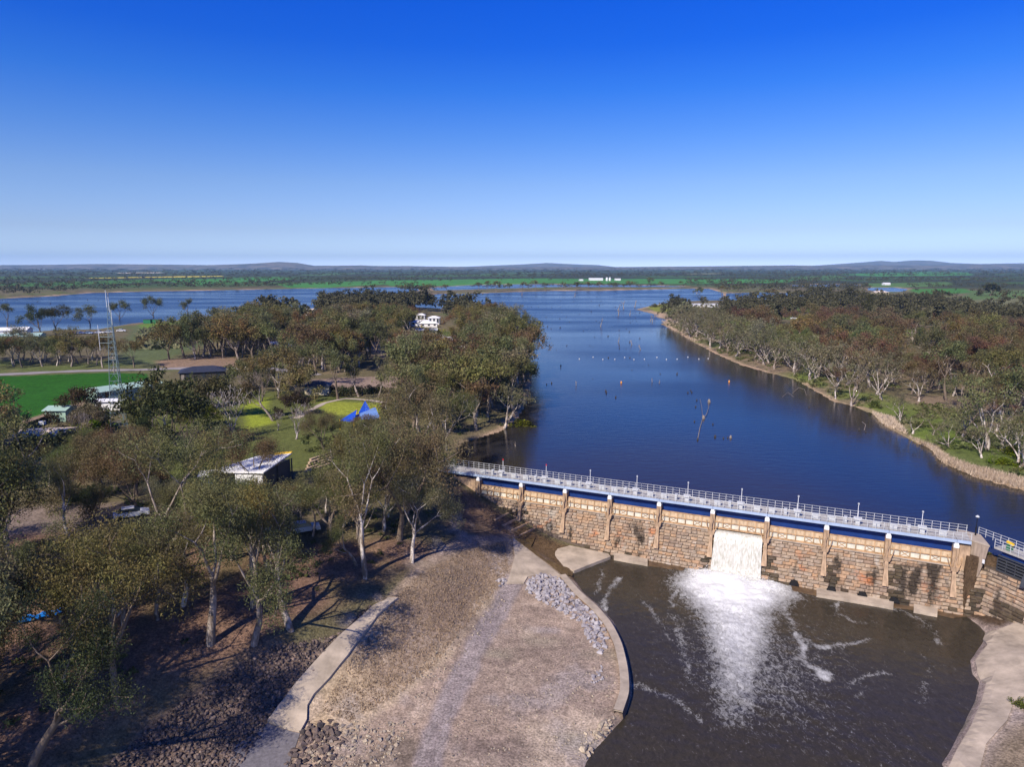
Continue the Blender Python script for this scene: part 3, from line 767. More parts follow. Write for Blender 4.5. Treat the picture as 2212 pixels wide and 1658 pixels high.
for pts, wd, f in (([(1292, 1232), (1300, 1262), (1285, 1290)], 0.5, 0.5), ([(1335, 1250), (1322, 1280), (1308, 1300), (1300, 1318)], 0.6, 0.6), ([(1240, 1250), (1262, 1290), (1300, 1322), (1325, 1350)], 0.45, 0.5),
        ([(1470, 1272), (1452, 1290), (1448, 1310)], 0.5, 0.55), ([(1725, 1375), (1735, 1400), (1722, 1430), (1760, 1452), (1790, 1462)], 0.6, 0.62),
        ([(1730, 1380), (1765, 1400), (1830, 1395), (1880, 1380)], 0.6, 0.42), ([(1800, 1300), (1815, 1330), (1850, 1345), (1900, 1350)], 0.5, 0.42), ([(1900, 1312), (1955, 1325), (2000, 1345), (2030, 1380)], 0.7, 0.55),
        ([(1990, 1350), (2010, 1365), (2030, 1392)], 0.6, 0.6), ([(1735, 1440), (1770, 1462), (1790, 1470)], 0.7, 0.65), ([(1840, 1480), (1870, 1465), (1920, 1455)], 0.6, 0.5), ([(1840, 1468), (1880, 1490), (1850, 1510)], 0.5, 0.42),
        ([(1880, 1300), (1930, 1310), (1945, 1320)], 0.4, 0.5), ([(1380, 1290), (1420, 1330), (1440, 1380)], 0.6, 0.36), ([(1460, 1330), (1470, 1400), (1500, 1480)], 1.2, 0.36), ([(1690, 1310), (1720, 1350), (1725, 1375)], 0.8, 0.42), ([(1380, 1480), (1450, 1500), (1520, 1560)], 0.7, 0.36), ([(2000, 1420), (2015, 1470), (1990, 1520)], 0.5, 0.33)):
    w = zpoly(pts, -7)
    foam = np.maximum(foam, (f * 1.05 - 0.02) * (0.72 + 0.5 * fbm(PX, PY, 2.0, 2, 65)) * np.exp(-(line_d(WX, WY, w) / (wd * 0.8)) ** 1.4))
foam = np.clip(foam, 0, 1.3) + 0.10 + 0.07 * fbm(PX, PY, 9, 3, 67)
chop = 0.10 * fbm(PX, PY, 2.2, 4, 21) + 0.05 * fbm(PX, PY, 0.8, 2, 22)
PZ = -7.0 + chop * (0.35 + 2.2 * np.clip(foam, 0, 1.2)) + 0.5 * np.clip(foam - 0.75, 0, 1)
ni, nj = PX.shape
ix = np.arange(ni * nj).reshape(ni, nj)
qd = np.stack([ix[:-1, :-1], ix[1:, :-1], ix[1:, 1:], ix[:-1, 1:]], -1).reshape(-1, 4)
cell = pd_[:-1, :-1].ravel() < 1.4
sS, tT = DF.st(PX[:-1, :-1], PY[:-1, :-1])
cell &= (tT.ravel() > 0.9)
qd = qd[cell]
used, inv = np.unique(qd, return_inverse=True)
pv = np.stack([PX, PY, PZ], -1).reshape(-1, 3)[used]
pme = mesh_np('pool_water', pv, inv.reshape(-1, 4))
fa = pme.attributes.new('foam', 'FLOAT', 'POINT'); fa.data.foreach_set('value', foam.ravel()[used].astype(np.float32))
pme.polygons.foreach_set('use_smooth', np.ones(len(pme.polygons), bool))
m, n, l, b = newmat('pool_water')
g = n.new('ShaderNodeNewGeometry'); at = N(n, 'ShaderNodeAttribute', attribute_name='foam')
t1 = N(n, 'ShaderNodeTexNoise', Scale=2.6, Detail=9.0, Roughness=0.76); t1.inputs['Distortion'].default_value = 0.9
t2 = N(n, 'ShaderNodeTexNoise', Scale=1.1, Detail=5.0, Roughness=0.6)
mp = n.new('ShaderNodeMapping'); mp.inputs['Scale'].default_value = (1.0, 0.6, 1.0)
l.new(g.outputs['Position'], mp.inputs[0])
l.new(mp.outputs[0], t1.inputs['Vector']); l.new(g.outputs['Position'], t2.inputs['Vector'])
ad = N(n, 'ShaderNodeMath', operation='MULTIPLY_ADD'); ad.inputs[1].default_value = 0.62
l.new(at.outputs['Fac'], ad.inputs[0]); l.new(t1.outputs[0], ad.inputs[2])
mr = N(n, 'ShaderNodeMapRange'); mr.inputs[1].default_value = 0.68; mr.inputs[2].default_value = 1.20
l.new(ad.outputs[0], mr.inputs[0])
pc = n.new('ShaderNodeValToRGB'); pc.color_ramp.elements[0].position = 0.40; pc.color_ramp.elements[0].color = (0.031, 0.026, 0.018, 1); pc.color_ramp.elements[1].position = 0.70; pc.color_ramp.elements[1].color = (0.054, 0.045, 0.033, 1)
l.new(t1.outputs[0], pc.inputs[0])
x = N(n, 'ShaderNodeMix', data_type='RGBA'); l.new(pc.outputs[0], x.inputs[6]); x.inputs[7].default_value = (0.70, 0.71, 0.73, 1)
l.new(mr.outputs[0], x.inputs[0]); l.new(x.outputs[2], b.inputs['Base Color'])
rr = N(n, 'ShaderNodeMapRange'); rr.inputs[3].default_value = 0.2; rr.inputs[4].default_value = 0.8
l.new(mr.outputs[0], rr.inputs[0]); l.new(rr.outputs[0], b.inputs['Roughness'])
b.inputs['IOR'].default_value = 1.33
bp = N(n, 'ShaderNodeBump', Strength=0.3, Distance=0.12); l.new(t2.outputs[0], bp.inputs['Height']); l.new(bp.outputs[0], b.inputs['Normal'])
o = link('pool_water', pme, None, m); tag(o, 'dark brown stilling pool with white foam below the spillway', kind='structure')

# ------------------------------------------------------------------ dam wall: core, crest, stones
NC, ZB, ZT = 13, -7.1, -1.45
CH = (ZT - ZB) / NC
def face_t(z, t_top=-0.30, t_bot=1.70): return t_top + (t_bot - t_top) * (ZT - z) / (ZT - ZB)

def stone_mesh(seed):
    r = random.Random(seed); mb = MB()
    j = lambda a: r.uniform(-a, a)
    # unit block: x -0.5..0.5 (along), y -0.5..0 back to face, z 0..1; face pushed out and edges dropped back
    back = [(-0.5, 0.6, 0), (0.5, 0.6, 0), (0.5, 0.6, 1), (-0.5, 0.6, 1)]
    mid = [(-0.5, 0.12 + j(.03), 0), (0.5, 0.12 + j(.03), 0), (0.5, 0.26 + j(.04), 1), (-0.5, 0.26 + j(.04), 1)]
    fr = [(-0.40 + j(.04), j(.06), 0.12 + j(.05)), (0.40 + j(.04), j(.06), 0.12 + j(.05)), (0.41 + j(.04), j(.06), 0.72 + j(.06)), (-0.41 + j(.04), j(.06), 0.72 + j(.06))]
    top = [(x, y, z) for x, y, z in fr]
    mb.add(back + mid + fr, [(0, 1, 5, 4), (1, 2, 6, 5), (2, 3, 7, 6), (3, 0, 4, 7), (4, 5, 9, 8), (5, 6, 10, 9), (6, 7, 11, 10), (7, 4, 8, 11), (8, 9, 10, 11)])
    return mb
SV = [stone_mesh(i) for i in range(8)]
SM = []
for i, mb in enumerate(SV):
    me = bpy.data.meshes.new('stone'); me.from_pydata(mb.v, [], mb.f); me.update()
    bm = bmesh.new(); bm.from_mesh(me); bmesh.ops.recalc_face_normals(bm, faces=bm.faces); bm.to_mesh(me); bm.free()
    if me.polygons[8].normal.y > 0: me.flip_normals()
    me.materials.append(M['stone']); SM.append(me)
SMW = []
for me in SM:
    m2 = me.copy(); m2.materials.clear(); m2.materials.append(M['stone_wet']); SMW.append(m2)

def stone_wall(frame, parent, spans, courses, n_single, ptop, near_key, z_floor=None, wet=None):
    """lays stones on a stepped face; the nearest ones as objects, the rest joined"""
    items = []
    r = random.Random(3)
    for ci in range(courses):
        z = ZB + ci * CH
        t = face_t(z + CH * 0.5, *ptop)
        for s0, s1 in spans:
            s = s0 + (0.0 if ci % 2 else -0.35)
            while s < s1:
                w = r.uniform(0.55, 1.25)
                a, b_ = max(s, s0), min(s + w, s1)
                if b_ - a > 0.2:
                    zf = z_floor(0.5 * (a + b_)) if z_floor else -99
                    if z + CH > zf: items.append(((a + b_) / 2, t + r.uniform(-0.05, 0.07), z, b_ - a - 0.012, CH * r.uniform(0.78, 0.90), r.randrange(8)))
                s += w
    items.sort(key=near_key)
    rot = math.atan2(frame.a[1], frame.a[0])
    org = ORG[parent]
    for (s, t, z, w, h, k) in items[:n_single]:
        p = frame.P(s, t, z)
        o = link('stone', (SMW if wet and wet(s, z, r) else SM)[k], parent)
        o.location = (p[0] - org[0], p[1] - org[1], p[2] - org[2]); o.rotation_euler = (0, 0, rot); o.scale = (w, 1.0, h)
    mb, mw = MB(), MB()
    for (s, t, z, w, h, k) in items[n_single:]:
        (mw if wet and wet(s, z, r) else mb).add([frame.P(s + x * w, t - y, z + zz * h) for x, y, zz in SV[k].v], SV[k].f)
    if mb.v:
        mb.build('stone_courses', M['stone'], parent, kind='stuff')
    if mw.v: mw.build('wet_stone_courses', M['stone_wet'], parent, kind='stuff')

def floor_s(s):
    return -7.6 if s > 27 else -7.0 + (27 - s) * 0.20

dam = thing('dam_wall', 'long stepped stone dam wall holding back the lake', 'dam', DF.P(36, 0, -7))
core = MB()
pf = [(-2.6, -8.5), (1.75, -8.5), (1.45, ZB), (-0.52, ZT), (-2.6, ZT)]
for s0, s1 in ((-6, 75.0),):
    v = [DF.P(s0, t, z) for t, z in pf] + [DF.P(s1, t, z) for t, z in pf]
    core.add(v, [(0, 1, 2, 3, 4), (9, 8, 7, 6, 5)] + [(i, (i + 1) % 5, 5 + (i + 1) % 5, 5 + i) for i in range(5)])
core.build('wall_core', noisy('joint_mortar', (0.10, 0.075, 0.06), scale=1.5, amt=0.4), dam)
mb = MB(); DF.box(mb, 4.4, 71.0, -2.4, -0.2, ZT + 0.002, ZT + 0.14); mb.build('crest', M['concrete'], dam)
mb = MB(); DF.box(mb, -6, 3.7, -2.6, 0.1, ZT + 0.002, 1.2); mb.build('end_wall', M['pier'], dam)
STONE_SPANS = [(-4, 75.2)]
stone_wall(DF, dam, STONE_SPANS, NC, 300, (-0.30, 1.70), lambda i: -i[0], floor_s, lambda s, z, r: r.random() < 0.82 and ((abs(s - 64.9) < 0.5 + 0.22 * (-2.6 - z) and z < -2.6) or (49.3 < s < 49.9 + 0.22 * (-2 - z) and z < -2) or (41.9 - 0.3 * (-3 - z) < s < 42 and z < -3) or (s > 73.0 and z < -3.2) or
    (abs(s - 57.6) < 0.3 + 0.15 * (-3 - z) and z < -3) or (s < 13 and z < -3.0 and r.random() < 0.5) or (z < -6.3 and r.random() < 0.2)))
# four drain arches in the foot of the wall
for px, py in ((1690, 1252), (1792, 1268), (1866, 1292), (1933, 1311)):
    s = {1690: 53.0, 1792: 57.6, 1866: 61.3, 1933: 65.0}[px]
    mb = MB()
    arc = [(s + 0.62 * math.cos(a), -6.75 + 0.62 * math.sin(a)) for a in np.linspace(0, math.pi, 9)]
    v0 = [DF.P(x, 1.80, z) for x, z in arc]; v1 = [DF.P(x, 0.9, z) for x, z in arc]
    mb.add(v0 + v1, [tuple(range(9)), tuple(range(17, 8, -1))] + [(i, i + 1, 10 + i, 9 + i) for i in range(8)])
    o = mb.build('drain_arch', M['dark'], dam)

# toe slabs
for pts, z, lab in (([(1157, 1163), (1314, 1197), (1319, 1203), (1290, 1214), (1240, 1234), (1215, 1225), (1176, 1209), (1147, 1183)], -6.55, 'wedge-shaped pale concrete apron between the wall and the pool'),
        ([(1327, 1193), (1399, 1200), (1399, 1219), (1326, 1206)], -6.6, 'small pale concrete toe slab left of the waterfall'),
        ([(1764, 1260), (1932, 1287), (1930, 1312), (1764, 1285)], -6.6, 'long pale concrete toe slab right of the waterfall'),
        ([(1974, 1297), (2026, 1304), (2025, 1328), (1974, 1318)], -6.6, 'pale concrete toe slab at the right end of the wall')):
    p = zpoly(pts, z)
    c = np.mean(p, 0)
    mb = MB(); mb.prism(p, -8.2, z)
    o = mb.build('toe_slab', M['concrete_pale']); tag(o, lab, 'concrete slab')
for pts, z in (([(1398, 1200), (1490, 1210), (1476, 1233), (1398, 1222)], -6.90), ([(1705, 1248), (1764, 1262), (1764, 1287), (1712, 1276)], -6.90), ([(1932, 1288), (1974, 1296), (1974, 1318), (1931, 1312)], -6.90), ([(2026, 1304), (2090, 1300), (2110, 1330), (2060, 1335), (2026, 1328)], -6.9)):
    mb = MB(); mb.prism(zpoly(pts, z), -8.3, z)
    o = mb.build('wet_ledge', noisy('wet_ledge', (0.13, 0.085, 0.05), rough=0.35, scale=0.8, amt=0.5)); o['kind'] = 'structure'
# brown trickle left of the apron
o = drape('stream_water', [(1092, 1163), (1130, 1168), (1156, 1164), (1147, 1184), (1177, 1211), (1216, 1227), (1238, 1236), (1236, 1248), (1214, 1246), (1176, 1214), (1150, 1194), (1108, 1164)], noisy('stream_water', (0.10, 0.065, 0.028), rough=0.15, scale=0.7, amt=0.4, spec=0.5), lift=0.20)
o['label'] = 'shallow brown trickle between the bank slab and the apron'
# diagonal footing beams at the left end of the wall
for i, (x0, y0, x1, y1) in enumerate(((1052, 1108, 1085, 1090), (1068, 1126, 1105, 1106), (1086, 1138, 1124, 1118), (1103, 1150, 1145, 1128), (1120, 1160, 1160, 1140))):
    z = -3.0 - 0.55 * i
    a, b_ = un(x0, y0, z), un(x1, y1, z + 0.1)
    mb = MB(); d = Vector((b_[0] - a[0], b_[1] - a[1])); c = ((a[0] + b_[0]) / 2, (a[1] + b_[1]) / 2, z - 0.25)
    mb.box(c, (d.length, 0.35, 0.9), math.atan2(d.y, d.x))
    o = mb.build('footing_beam', M['pier']); tag(o, 'low stone footing step at the left end of the dam wall', 'footing', 'footing steps at the left end of the dam')

# ------------------------------------------------------------------ piers
ordn = ['first', 'second', 'third', 'fourth', 'fifth', 'sixth', 'seventh', 'eighth', 'ninth', 'tenth']
for i, s in enumerate(PIERS):
    lab = ('tan concrete pier at the left edge of the waterfall' if i == 5 else 'tan concrete pier at the right edge of the waterfall' if i == 6 else
           f'tan concrete pier, {ordn[4 - i]} one left of the waterfall pier' if i < 5 else f'tan concrete pier, {ordn[i - 7]} one right of the waterfall pier')
    pt = thing('pier', lab, 'pier', DF.P(s, 0, -1.5), 'concrete piers carrying the footbridge')
    mb = MB(); DF.box(mb, s - 0.32, s + 0.32, -2.3, -0.02, -1.30, 1.15); mb.build('pier_stem', M['pier'], pt)
    mb = MB(); DF.box(mb, s - 0.30, s + 0.30, -1.9, 0.02, 1.152, 1.55); DF.box(mb, s - 0.22, s + 0.22, -1.5, -0.05, 1.552, 1.80); mb.build('bearing_block', M['white'], pt)
    mb = MB()
    mb.hexa([DF.P(s - 0.36, 0.42, -1.85), DF.P(s + 0.36, 0.42, -1.85), DF.P(s + 0.36, -0.6, -1.85), DF.P(s - 0.36, -0.6, -1.85),
             DF.P(s - 0.50, 0.55, -1.22), DF.P(s + 0.50, 0.55, -1.22), DF.P(s + 0.50, -0.6, -1.22), DF.P(s - 0.50, -0.6, -1.22)])
    mb.build('corbel', M['pier'], pt)
    mb = MB()
    prof = [(-1.85, 0.21, 0.38), (-2.6, 0.21, 0.55), (-3.4, 0.25, 0.82), (-4.3, 0.33, 1.16), (-4.9, 0.35, 1.34)]
    for (za, wa, ta_), (zb, wb, tb_) in zip(prof[:-1], prof[1:]):
        mb.hexa([DF.P(s - wb, tb_, zb), DF.P(s + wb, tb_, zb), DF.P(s + wb, -0.5, zb), DF.P(s - wb, -0.5, zb),
                 DF.P(s - wa, ta_, za), DF.P(s + wa, ta_, za), DF.P(s + wa, -0.5, za), DF.P(s - wa, -0.5, za)])
    mb.build('pilaster', M['pier'], pt)
    for sg in (-1, 1):
        for k in (0,):
            mb = MB()
            a0 = 0.80
            path = [DF.P(s + sg * a0, -0.35, 0.0), DF.P(s + sg * (a0 * 0.93), -0.05, -0.45), DF.P(s + sg * (a0 * 0.75), 0.2, -0.9), DF.P(s + sg * 0.40, 0.46, -1.28)]
            mb.tube(path, 0.06, 5); mb.build('gate_arm', M['steel_tan'], pt)
    mb = MB(); mb.tube([DF.P(s, 0.02, 0.95), DF.P(s + 0.1, 0.22, 0.2), DF.P(s - 0.05, 0.35, -0.5), DF.P(s, 0.52, -1.22)], 0.10, 5); mb.build('hoist_pipe', M['pier'], pt)

# ------------------------------------------------------------------ gates
for i in range(9):
    s0, s1 = PIERS[i] + 0.36, PIERS[i + 1] - 0.36
    lab = ('raised tan spillway gate with water pouring under it' if i == 5 else f'closed tan and white spillway gate, {ordn[4 - i]} one left of the open gate' if i < 5 else f'closed tan and white spillway gate, {ordn[i - 6]} one right of the open gate')
    up = 0.25 if i == 5 else 0.0
    gt = thing('spillway_gate', lab, 'gate', DF.P((s0 + s1) / 2, -0.5, ZT), 'spillway gates under the footbridge')
    w = s1 - s0; nb = 6
    mb = MB()
    for k in range(nb):
        a, b_ = s0 + w * k / nb + 0.05, s0 + w * (k + 1) / nb - 0.05
        mb.hexa([DF.P(a, -0.42, -0.28 + up), DF.P(b_, -0.42, -0.28 + up), DF.P(b_, -0.62, -0.28 + up), DF.P(a, -0.62, -0.28 + up),
                 DF.P(a, -0.62, 0.28 + up), DF.P(b_, -0.62, 0.28 + up), DF.P(b_, -0.78, 0.28 + up), DF.P(a, -0.78, 0.28 + up)])
    for k in range(nb):
        m2 = MB(); m2.v = mb.v[k * 8:k * 8 + 8]; m2.f = [tuple(q - 0 for q in f) for f in mb.f[:6]]
        m2.build('upper_panel', M['gate_tan'], gt)
        a, b_ = s0 + w * k / nb + 0.05, s0 + w * (k + 1) / nb - 0.05
        m3 = MB(); DF.box(m3, a, b_, -0.60, -0.50, -1.12 + up, -0.40 + up); m3.build('lower_panel', M['gate_white'], gt)
    for nm, t0, t1, z0, z1 in (('top_beam', -0.80, -0.58, 0.28, 0.40), ('middle_beam', -0.62, -0.34, -0.40, -0.28), ('bottom_beam', -0.62, -0.30, -1.32, -1.12)):
        mb = MB(); DF.box(mb, s0, s1, t0, t1, z0 + up + 0.002, z1 + up - 0.002); mb.build(nm, M['steel_tan'], gt)
    for k in range(nb + 1):
        a = s0 + w * k / nb
        a0, a1 = max(s0, a - 0.05), min(s1, a + 0.05)
        mb = MB()
        mb.hexa([DF.P(a0, -0.28, -1.12 + up), DF.P(a1, -0.28, -1.12 + up), DF.P(a1, -0.5, -1.12 + up), DF.P(a0, -0.5, -1.12 + up),
                 DF.P(a0, -0.30, -0.3 + up), DF.P(a1, -0.30, -0.3 + up), DF.P(a1, -0.5, -0.3 + up), DF.P(a0, -0.5, -0.3 + up)])
        mb.hexa([DF.P(a0, -0.30, -0.28 + up), DF.P(a1, -0.30, -0.28 + up), DF.P(a1, -0.5, -0.28 + up), DF.P(a0, -0.5, -0.28 + up),
                 DF.P(a0, -0.50, 0.28 + up), DF.P(a1, -0.50, 0.28 + up), DF.P(a1, -0.62, 0.28 + up), DF.P(a0, -0.62, 0.28 + up)])
        mb.build('upright', M['steel_tan'], gt)
    for k in (1, 4):
        for sg in (0, 1):
            a, b_ = s0 + w * k / nb + 0.05, s0 + w * (k + 1) / nb - 0.05
            if sg: a, b_ = b_, a
            mb = MB(); mb.tube([DF.P(a, -0.44, -1.1 + up), DF.P(b_, -0.44, -0.42 + up)], 0.035, 4); mb.build('cross_brace', M['steel_tan'], gt)

# ------------------------------------------------------------------ footbridge
br = thing('footbridge', 'long grey steel footbridge with white railings along the dam crest', 'footbridge', DF.P(36, -1.6, 2))
L0, L1 = -4.0, 72.9
edges = [L0] + PIERS + [L1]
for a, b_ in zip(edges[:-1], edges[1:]):
    mb = MB(); DF.box(mb, a + 0.02, b_ - 0.02, -3.2, -0.13, 2.0, 2.2); mb.build('deck_slab', M['deck'], br)
    mb = MB(); DF.box(mb, a + 0.02, b_ - 0.02, -0.12, 0.02, 1.86, 2.22); mb.build('edge_beam', M['fascia'], br)
    mb = MB(); DF.box(mb, a + 0.3, b_ - 0.3, -1.25, -1.05, 0.30, 1.995); mb.build('girder', M['girder'], br)
    mb = MB(); DF.box(mb, a + 0.3, b_ - 0.3, -3.0, -2.8, 0.80, 1.995); mb.build('girder', M['girder'], br)
for t in (-0.02, -3.12):
    for z in (2.55, 2.92, 3.28):
        mb = MB(); mb.tube([DF.P(L0, t, z), DF.P(L1, t, z)], 0.022, 5); mb.build('rail', M['galv'], br)
post = MB(); post.box((0, 0, 0.55), (0.055, 0.055, 1.1))
pm = bpy.data.meshes.new('rail_post'); pm.from_pydata(post.v, [], post.f); pm.materials.append(M['galv'])
o0 = ORG[br]
for t in (-0.02, -3.12):
    s = L0
    while s <= L1:
        p = DF.P(s, t, 2.2); o = link('rail_post', pm, br, loc=(p[0] - o0[0], p[1] - o0[1], p[2] - o0[2])); o.rotation_euler = (0, 0, DF.ang())
        s += 0.96
# hoists, cabinets, shafts and beacon masts standing on the deck
cabm = MB(); cabm.box((0, 0, 0.36), (0.85, 0.36, 0.68)); cabm.box((0, 0, 0.73), (0.92, 0.44, 0.05))
motor = MB(); motor.box((0, 0, 0.3), (0.55, 0.7, 0.6)); motor.box((0.0, -0.3, 0.78), (0.85, 0.4, 0.32)); motor.tube([(-0.5, 0.1, 0.75), (0.5, 0.1, 0.75)], 0.2, 8)
doorm = MB(); doorm.box((0, -0.20, 0.36), (0.66, 0.04, 0.52))
def mk(name, mb, mat):
    me = bpy.data.meshes.new(name); me.from_pydata(mb.v, [], mb.f); me.update(); me.materials.append(M[mat]); return me
cab_me, mot_me, cdoor_me = mk('cabinet_body', cabm, 'galv'), mk('motor', motor, 'galv'), mk('cabinet_door', doorm, 'galv')
polem = MB(); polem.tube([(0, 0, 0), (0, 0, 2.5)], [0.05, 0.035], 6); pole_me = mk('mast_pole', polem, 'white')
lampm = MB(); lampm.box((0, 0, 2.62), (0.16, 0.16, 0.22)); lampr_me = mk('beacon_lamp', lampm, 'red'); lampw_me = mk('beacon_lamp', lampm, 'galv')
for i in range(9):
    s0, s1 = PIERS[i], PIERS[i + 1]
    where = 'above the waterfall' if i == 5 else (f'{ordn[4 - i]} bay left of the waterfall' if i < 5 else f'{ordn[i - 6]} bay right of the waterfall')
    mid = (s0 + s1) / 2
    for k, (f, lb) in enumerate(((0.07, 'left'), (0.30, 'middle'), (0.80, 'right'))):
        p = DF.P(s0 + (s1 - s0) * f, -0.85, 2.2)
        t = thing('hoist_cabinet', f'grey hoist cabinet, {lb} of three on the footbridge {where}' if i == 5 else f'grey hoist cabinet, {lb} of three over the {where}', 'cabinet', p, 'hoist cabinets on the footbridge')
        o = link('cabinet_body', cab_me, t); o.rotation_euler = (0, 0, DF.ang()); link('cabinet_door', cdoor_me, o)
        if k == 1: 
            o.scale = (0.45, 1.2, 1.2)
    p = DF.P(mid, -1.0, 2.2)
    t = thing('hoist_motor', f'grey gate hoist motor on the footbridge, {where}', 'motor', p, 'gate hoist motors on the footbridge')
    o = link('motor', mot_me, t); o.rotation_euler = (0, 0, DF.ang())
    mb = MB(); mb.tube([DF.P(s0 + 0.9, -0.95, 2.92), DF.P(mid - 0.5, -0.95, 2.92)], 0.06, 6); mb.tube([DF.P(mid + 0.5, -0.95, 2.92), DF.P(s1 - 0.9, -0.95, 2.92)], 0.06, 6); mb.build('drive_shaft', M['galv'], t)
    t = thing('beacon_mast', f'thin white beacon mast on the footbridge, {where}', 'mast', DF.P(mid, -1.6, 2.2), 'beacon masts on the footbridge')
    link('mast_pole', pole_me, t); link('beacon_lamp', lampr_me if i in (0, 1) else lampw_me, t)

# ------------------------------------------------------------------ waterfall
ns, nt = 90, 34
s0, s1 = PIERS[5] + 0.46, PIERS[6] - 0.42
prof = [(-1.3, -1.28), (-0.35, -1.28), (0.05, -1.36), (0.42, -1.8), (0.75, -2.6), (1.02, -3.5), (1.32, -4.6), (1.62, -5.7), (1.95, -6.5), (2.6, -6.95), (3.4, -7.05)]
pt_, pz_ = np.array(prof).T
kk = np.linspace(0, 1, nt); par = np.linspace(0, 1, len(prof))
ft, fz = np.interp(kk, par, pt_), np.interp(kk, par, pz_)
U, K = np.meshgrid(np.linspace(s0, s1, ns), np.arange(nt), indexing='ij')
streak = fbm(U * 3, np.zeros_like(U), 1.1, 3, 31)
T = ft[K] + 0.10 * streak * kk[K] + 0.10 * fbm(U, K * 0.3, 0.7, 3, 33) * kk[K]
Z = fz[K] + 0.10 * fbm(U, K * 0.3, 0.9, 3, 34) * kk[K] ** 2
U = U + (U - 45.35) * 0.16 * np.clip(kk[K] - 0.35, 0, 1) ** 1.5
VV = np.stack([DF.o[0] + DF.a[0] * U + DF.n[0] * T, DF.o[1] + DF.a[1] * U + DF.n[1] * T, Z], -1).reshape(-1, 3)
ii = np.arange(ns * nt).reshape(ns, nt)
FQ = np.stack([ii[:-1, :-1], ii[:-1, 1:], ii[1:, 1:], ii[1:, :-1]], -1).reshape(-1, 4)
wme = mesh_np('waterfall', VV, FQ)
wme.polygons.foreach_set('use_smooth', np.ones(len(wme.polygons), bool))
m, n, l, b = newmat('falling_water')
g = n.new('ShaderNodeNewGeometry'); mp = n.new('ShaderNodeMapping'); mp.inputs['Scale'].default_value = (3.2, 3.2, 0.22)
t1 = N(n, 'ShaderNodeTexNoise', Scale=1.6, Detail=6.0, Roughness=0.6)
l.new(g.outputs['Position'], mp.inputs[0]); l.new(mp.outputs[0], t1.inputs['Vector'])
r = n.new('ShaderNodeValToRGB'); r.color_ramp.elements[0].position = 0.3; r.color_ramp.elements[0].color = (0.30, 0.29, 0.235, 1)
r.color_ramp.elements[1].position = 0.6; r.color_ramp.elements[1].color = (0.54, 0.54, 0.515, 1)
l.new(t1.outputs[0], r.inputs[0]); l.new(r.outputs[0], b.inputs['Base Color']); b.inputs['Roughness'].default_value = 0.5
o = link('waterfall', wme, None, m); tag(o, 'white sheet of water falling from the open gate', 'waterfall', kind='thing')
# spray: many small droplets clumps thrown up round the foot of the fall
sp_v, sp_f = [], []
rs = np.random.default_rng(5)
for _ in range(9000):
    u = rs.uniform(-1.45, 1.45); s = 45.3 + u * 3.9 + rs.normal(0, 0.5)
    e = max(0, abs(u) - 0.9)
    t = 1.9 + abs(rs.normal(0, 1.4)) + e * 1.2
    zz = -6.95 + abs(rs.normal(0, 0.42)) * (1.0 - min(0.8, e)) * math.exp(-max(0, t - 2) / 3.0) * 1.6
    q = rs.uniform(0.012, 0.045); c = np.array(DF.P(s, t, zz)); d1_, d2_ = rs.normal(size=3), rs.normal(size=3)
    d1_ /= np.linalg.norm(d1_); d2_ -= d1_ * (d2_ @ d1_); d2_ /= np.linalg.norm(d2_)
    k = len(sp_v)
    sp_v += [c - d1_ * q, c + d2_ * q, c + d1_ * q, c - d2_ * q]; sp_f.append((k, k + 1, k + 2, k + 3))
sme = mesh_np('spray', np.array(sp_v), np.array(sp_f))
o = link('spray', sme, None, noisy('spray_white', (0.70, 0.71, 0.73), rough=0.7, scale=1, amt=0.08)); tag(o, 'white spray thrown up at the foot of the waterfall', kind='stuff')

# ------------------------------------------------------------------ right abutment, wing weir, wing footbridge
ab = thing('abutment_block', 'blocky weathered concrete abutment at the right end of the footbridge', 'abutment', (58.8, 80.6, -1.6))
bl, brr = un(2091, 1163, 2.2), un(2137, 1178, 2.2)
back = [(brr[0] + 1.2, brr[1] + 3.4), (bl[0] + 0.6, bl[1] + 3.2)]
mb = MB(); poly = [bl, brr] + back
low = [bl, (brr[0] - 0.75, brr[1] + 0.3)] + back
mb.add([(x, y, -2.2) for x, y in low] + [(x + (p[0] - x) * 0.75, y + (p[1] - y) * 0.75, 0.4) for (x, y), p in zip(low, poly)] + [(x, y, 1.95) for x, y in poly],
    [(3, 2, 1, 0), (0, 1, 5, 4), (1, 2, 6, 5), (2, 3, 7, 6), (3, 0, 4, 7), (4, 5, 9, 8), (5, 6, 10, 9), (6, 7, 11, 10), (7, 4, 8, 11), (8, 9, 10, 11)])
mb.build('abutment_body', M['abutment'], ab)
mb = MB(); c = np.mean(poly, 0); mb.prism([(c[0] + (x - c[0]) * 1.04, c[1] + (y - c[1]) * 1.04) for x, y in poly], 1.952, 2.15); mb.build('coping', M['concrete'], ab)
q = un(2122, 1205, 0.5); mb = MB(); mb.box((q[0] - 0.05, q[1] - 0.35, 0.1), (0.06, 0.28, 0.5), 0.3); mb.build('gauge_plate', M['white'], ab)
mb = MB(); DF.box(mb, 71.75, 72.9, -2.2, -0.25, -1.9, 1.5); mb.build('return_wall', M['pier'], ab)

